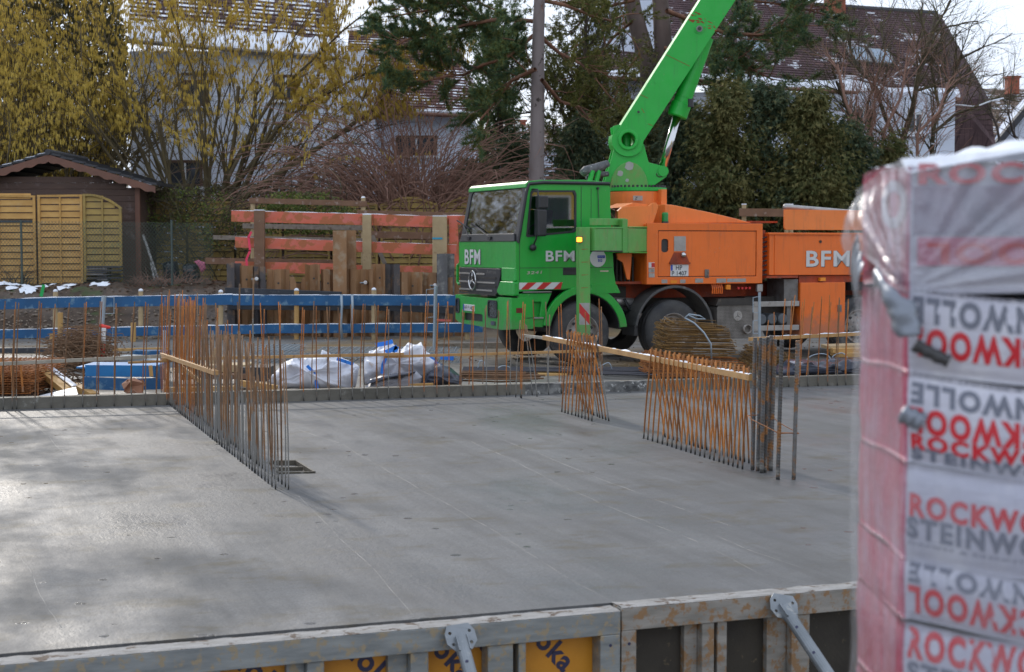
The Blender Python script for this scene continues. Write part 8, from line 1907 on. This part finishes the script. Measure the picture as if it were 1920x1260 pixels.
def film(name, s0, s1, zt_, zbf, base_out, amp, nu, nv, gather=None, pouch=0.0, seed=0, bulge=.0):
    mm = MB()
    for j in range(nv + 1):
        for i in range(nu + 1):
            s = s0 + (s1 - s0) * i / nu; zb2 = zbf(s); z = zt_ + (zb2 - zt_) * j / nv; o_ = base_out
            if gather:
                ds, dz = s - gather[0], z - gather[1]; r_ = math.hypot(ds, dz); th = math.atan2(dz, ds)
                f = abs(math.sin(th * 9 + 1.5 * noise.noise(Vector((th * 3, seed, 1))))) ** 3 + .5 * abs(math.sin(th * 23 + seed)) ** 4; o_ += amp * (.45 if s < 0 else 1) * f * min(1, r_ / .12) * max(.25, 1 - r_ / .9)
            else: o_ += amp * abs(math.sin(s * 40 + 6 * noise.noise(Vector((s * 2, z * 1.5, seed))))) ** 3
            o_ += .006 * noise.noise(Vector((s * 8, z * 8, seed))) + .003 * noise.noise(Vector((s * 25, z * 25, seed)))
            if s < 0 and pouch: u = max(0, min(1, (z - zpx(520)) / (ztop - zpx(520)))); o_ += pouch * math.sin(math.pi * min(1, u * 1.05)) * min(1, -s / .3)
            if s < 0: z -= .05 * (-s / .56) * max(0, (z - zg) / (ztop - zg))
            rise = .055 * max(0, s) if z > ztop - .001 else .055 * max(0, s) * max(0, (z - zg) / (ztop - zg))
            mm.v.append(pface(s, z + rise, o_)[0])
    for j in range(nv):
        for i in range(nu): a = j * (nu + 1) + i; mm.f.append((a, a + 1, a + nu + 2, a + nu + 1)); mm.m.append(0)
    return mm.build(name, fm, ST, world=True, smooth=True, fix=False)
film('film_hood', -.52, 1.2, ztop + .012, lambda s: zg - .004 + (.02 * math.sin(s * 8)) if s >= 0 else zg + min(.10, -s * .30), .010, .016, 210, 70, (.004, zpx(546)), .034, 1)
fm2 = fm.copy(); fm2.name = 'thin_wrap_film'
for n_ in fm2.node_tree.nodes:
    if n_.type == 'VALTORGB': n_.color_ramp.elements[0].color = (.02, .02, .02, 1); n_.color_ramp.elements[1].color = (.22, .22, .22, 1)
    if n_.type == 'MAP_RANGE': n_.inputs['To Min'].default_value = .05; n_.inputs['To Max'].default_value = .22
fm = fm2
film('film_wrap', -.515, -.004, zg + .05, lambda s: -.9, .012, .006, 60, 60, None, 0, 4)
film('film_wrap', -.002, 1.2, zpx(865), lambda s: -.9, .010, .002, 90, 60, None, 0, 6)
# crumpled rim and snow on the top
mm = MB(); nu, nv = 70, 16
for j in range(nv + 1):
    for i in range(nu + 1):
        s = .0 + 1.22 * i / nu; d = -.012 + .50 * j / nv; p = SCn + SXf * s + SYf * d; e = min(j, nv - j, 3) / 3; q = -.03 * (1 - min(1, (s + .03) / .25)) + .022 * e * (1 + .5 * noise.noise(p * 6)) + .014 * noise.noise(p * 14) * e + .055 * max(0, s)
        mm.v.append(p + Vector((0, 0, ztop + .006 + q)))
for j in range(nv):
    for i in range(nu): a = j * (nu + 1) + i; mm.f.append((a, a + 1, a + nu + 2, a + nu + 1)); mm.m.append(0)
mm.build('snow_layer', snowm, ST, world=True, smooth=True, fix=False)
# tapes and label
def tape(pts, w_, name, mt_, out=.024):
    mm = MB(); L = []
    for (x, y) in pts:
        if x <= 1702: s = -((1702 - x) / 97) * .56
        else: s = (x - 1702) / 218 * .235
        L.append(Vector((s, zpx(y))))
    k = 10; P2 = []
    for a, b_ in zip(L[:-1], L[1:]): P2 += [a.lerp(b_, i / k) for i in range(k)]
    P2.append(L[-1]); d = (P2[-1] - P2[0]); sc = Vector((abs(d.y), 0)) 
    for i, q in enumerate(P2):
        t_ = (P2[min(i + 1, len(P2) - 1)] - P2[max(i - 1, 0)]).normalized(); nrm = Vector((-t_.y, t_.x)); ww = w_ * (1 + .12 * math.sin(i))
        for j in range(4):
            u = j / 3 - .5; r_ = q + nrm * ww * u; mm.v.append(pface(r_.x, r_.y, out + .004 * math.cos(u * 5) + .0012 * math.sin(i * .9))[0])
    for i in range(len(P2) - 1):
        for j in range(3): a = i * 4 + j; mm.f.append((a, a + 1, a + 5, a + 4)); mm.m.append(0)
    o = mm.build(name, mt_, ST, world=True, smooth=True, fix=False); so_ = o.modifiers.new('thickness', 'SOLIDIFY'); so_.thickness = .002; return o
tape([(1684, 516), (1697, 535), (1708, 575), (1720, 628)], .034, 'silver_tape', tapem, .046)
tape([(1628, 474), (1634, 505), (1642, 540)], .12, 'silver_tape', tapem, .034)
tape([(1703, 775), (1722, 782), (1738, 792)], .036, 'silver_tape', tapem, .020)
lb_ = tape([(1720, 645), (1750, 660), (1784, 675)], .024, 'black_label', mat('black_label', (.03, .03, .035), (.05, .05, .05), .4, bump=0), .022)
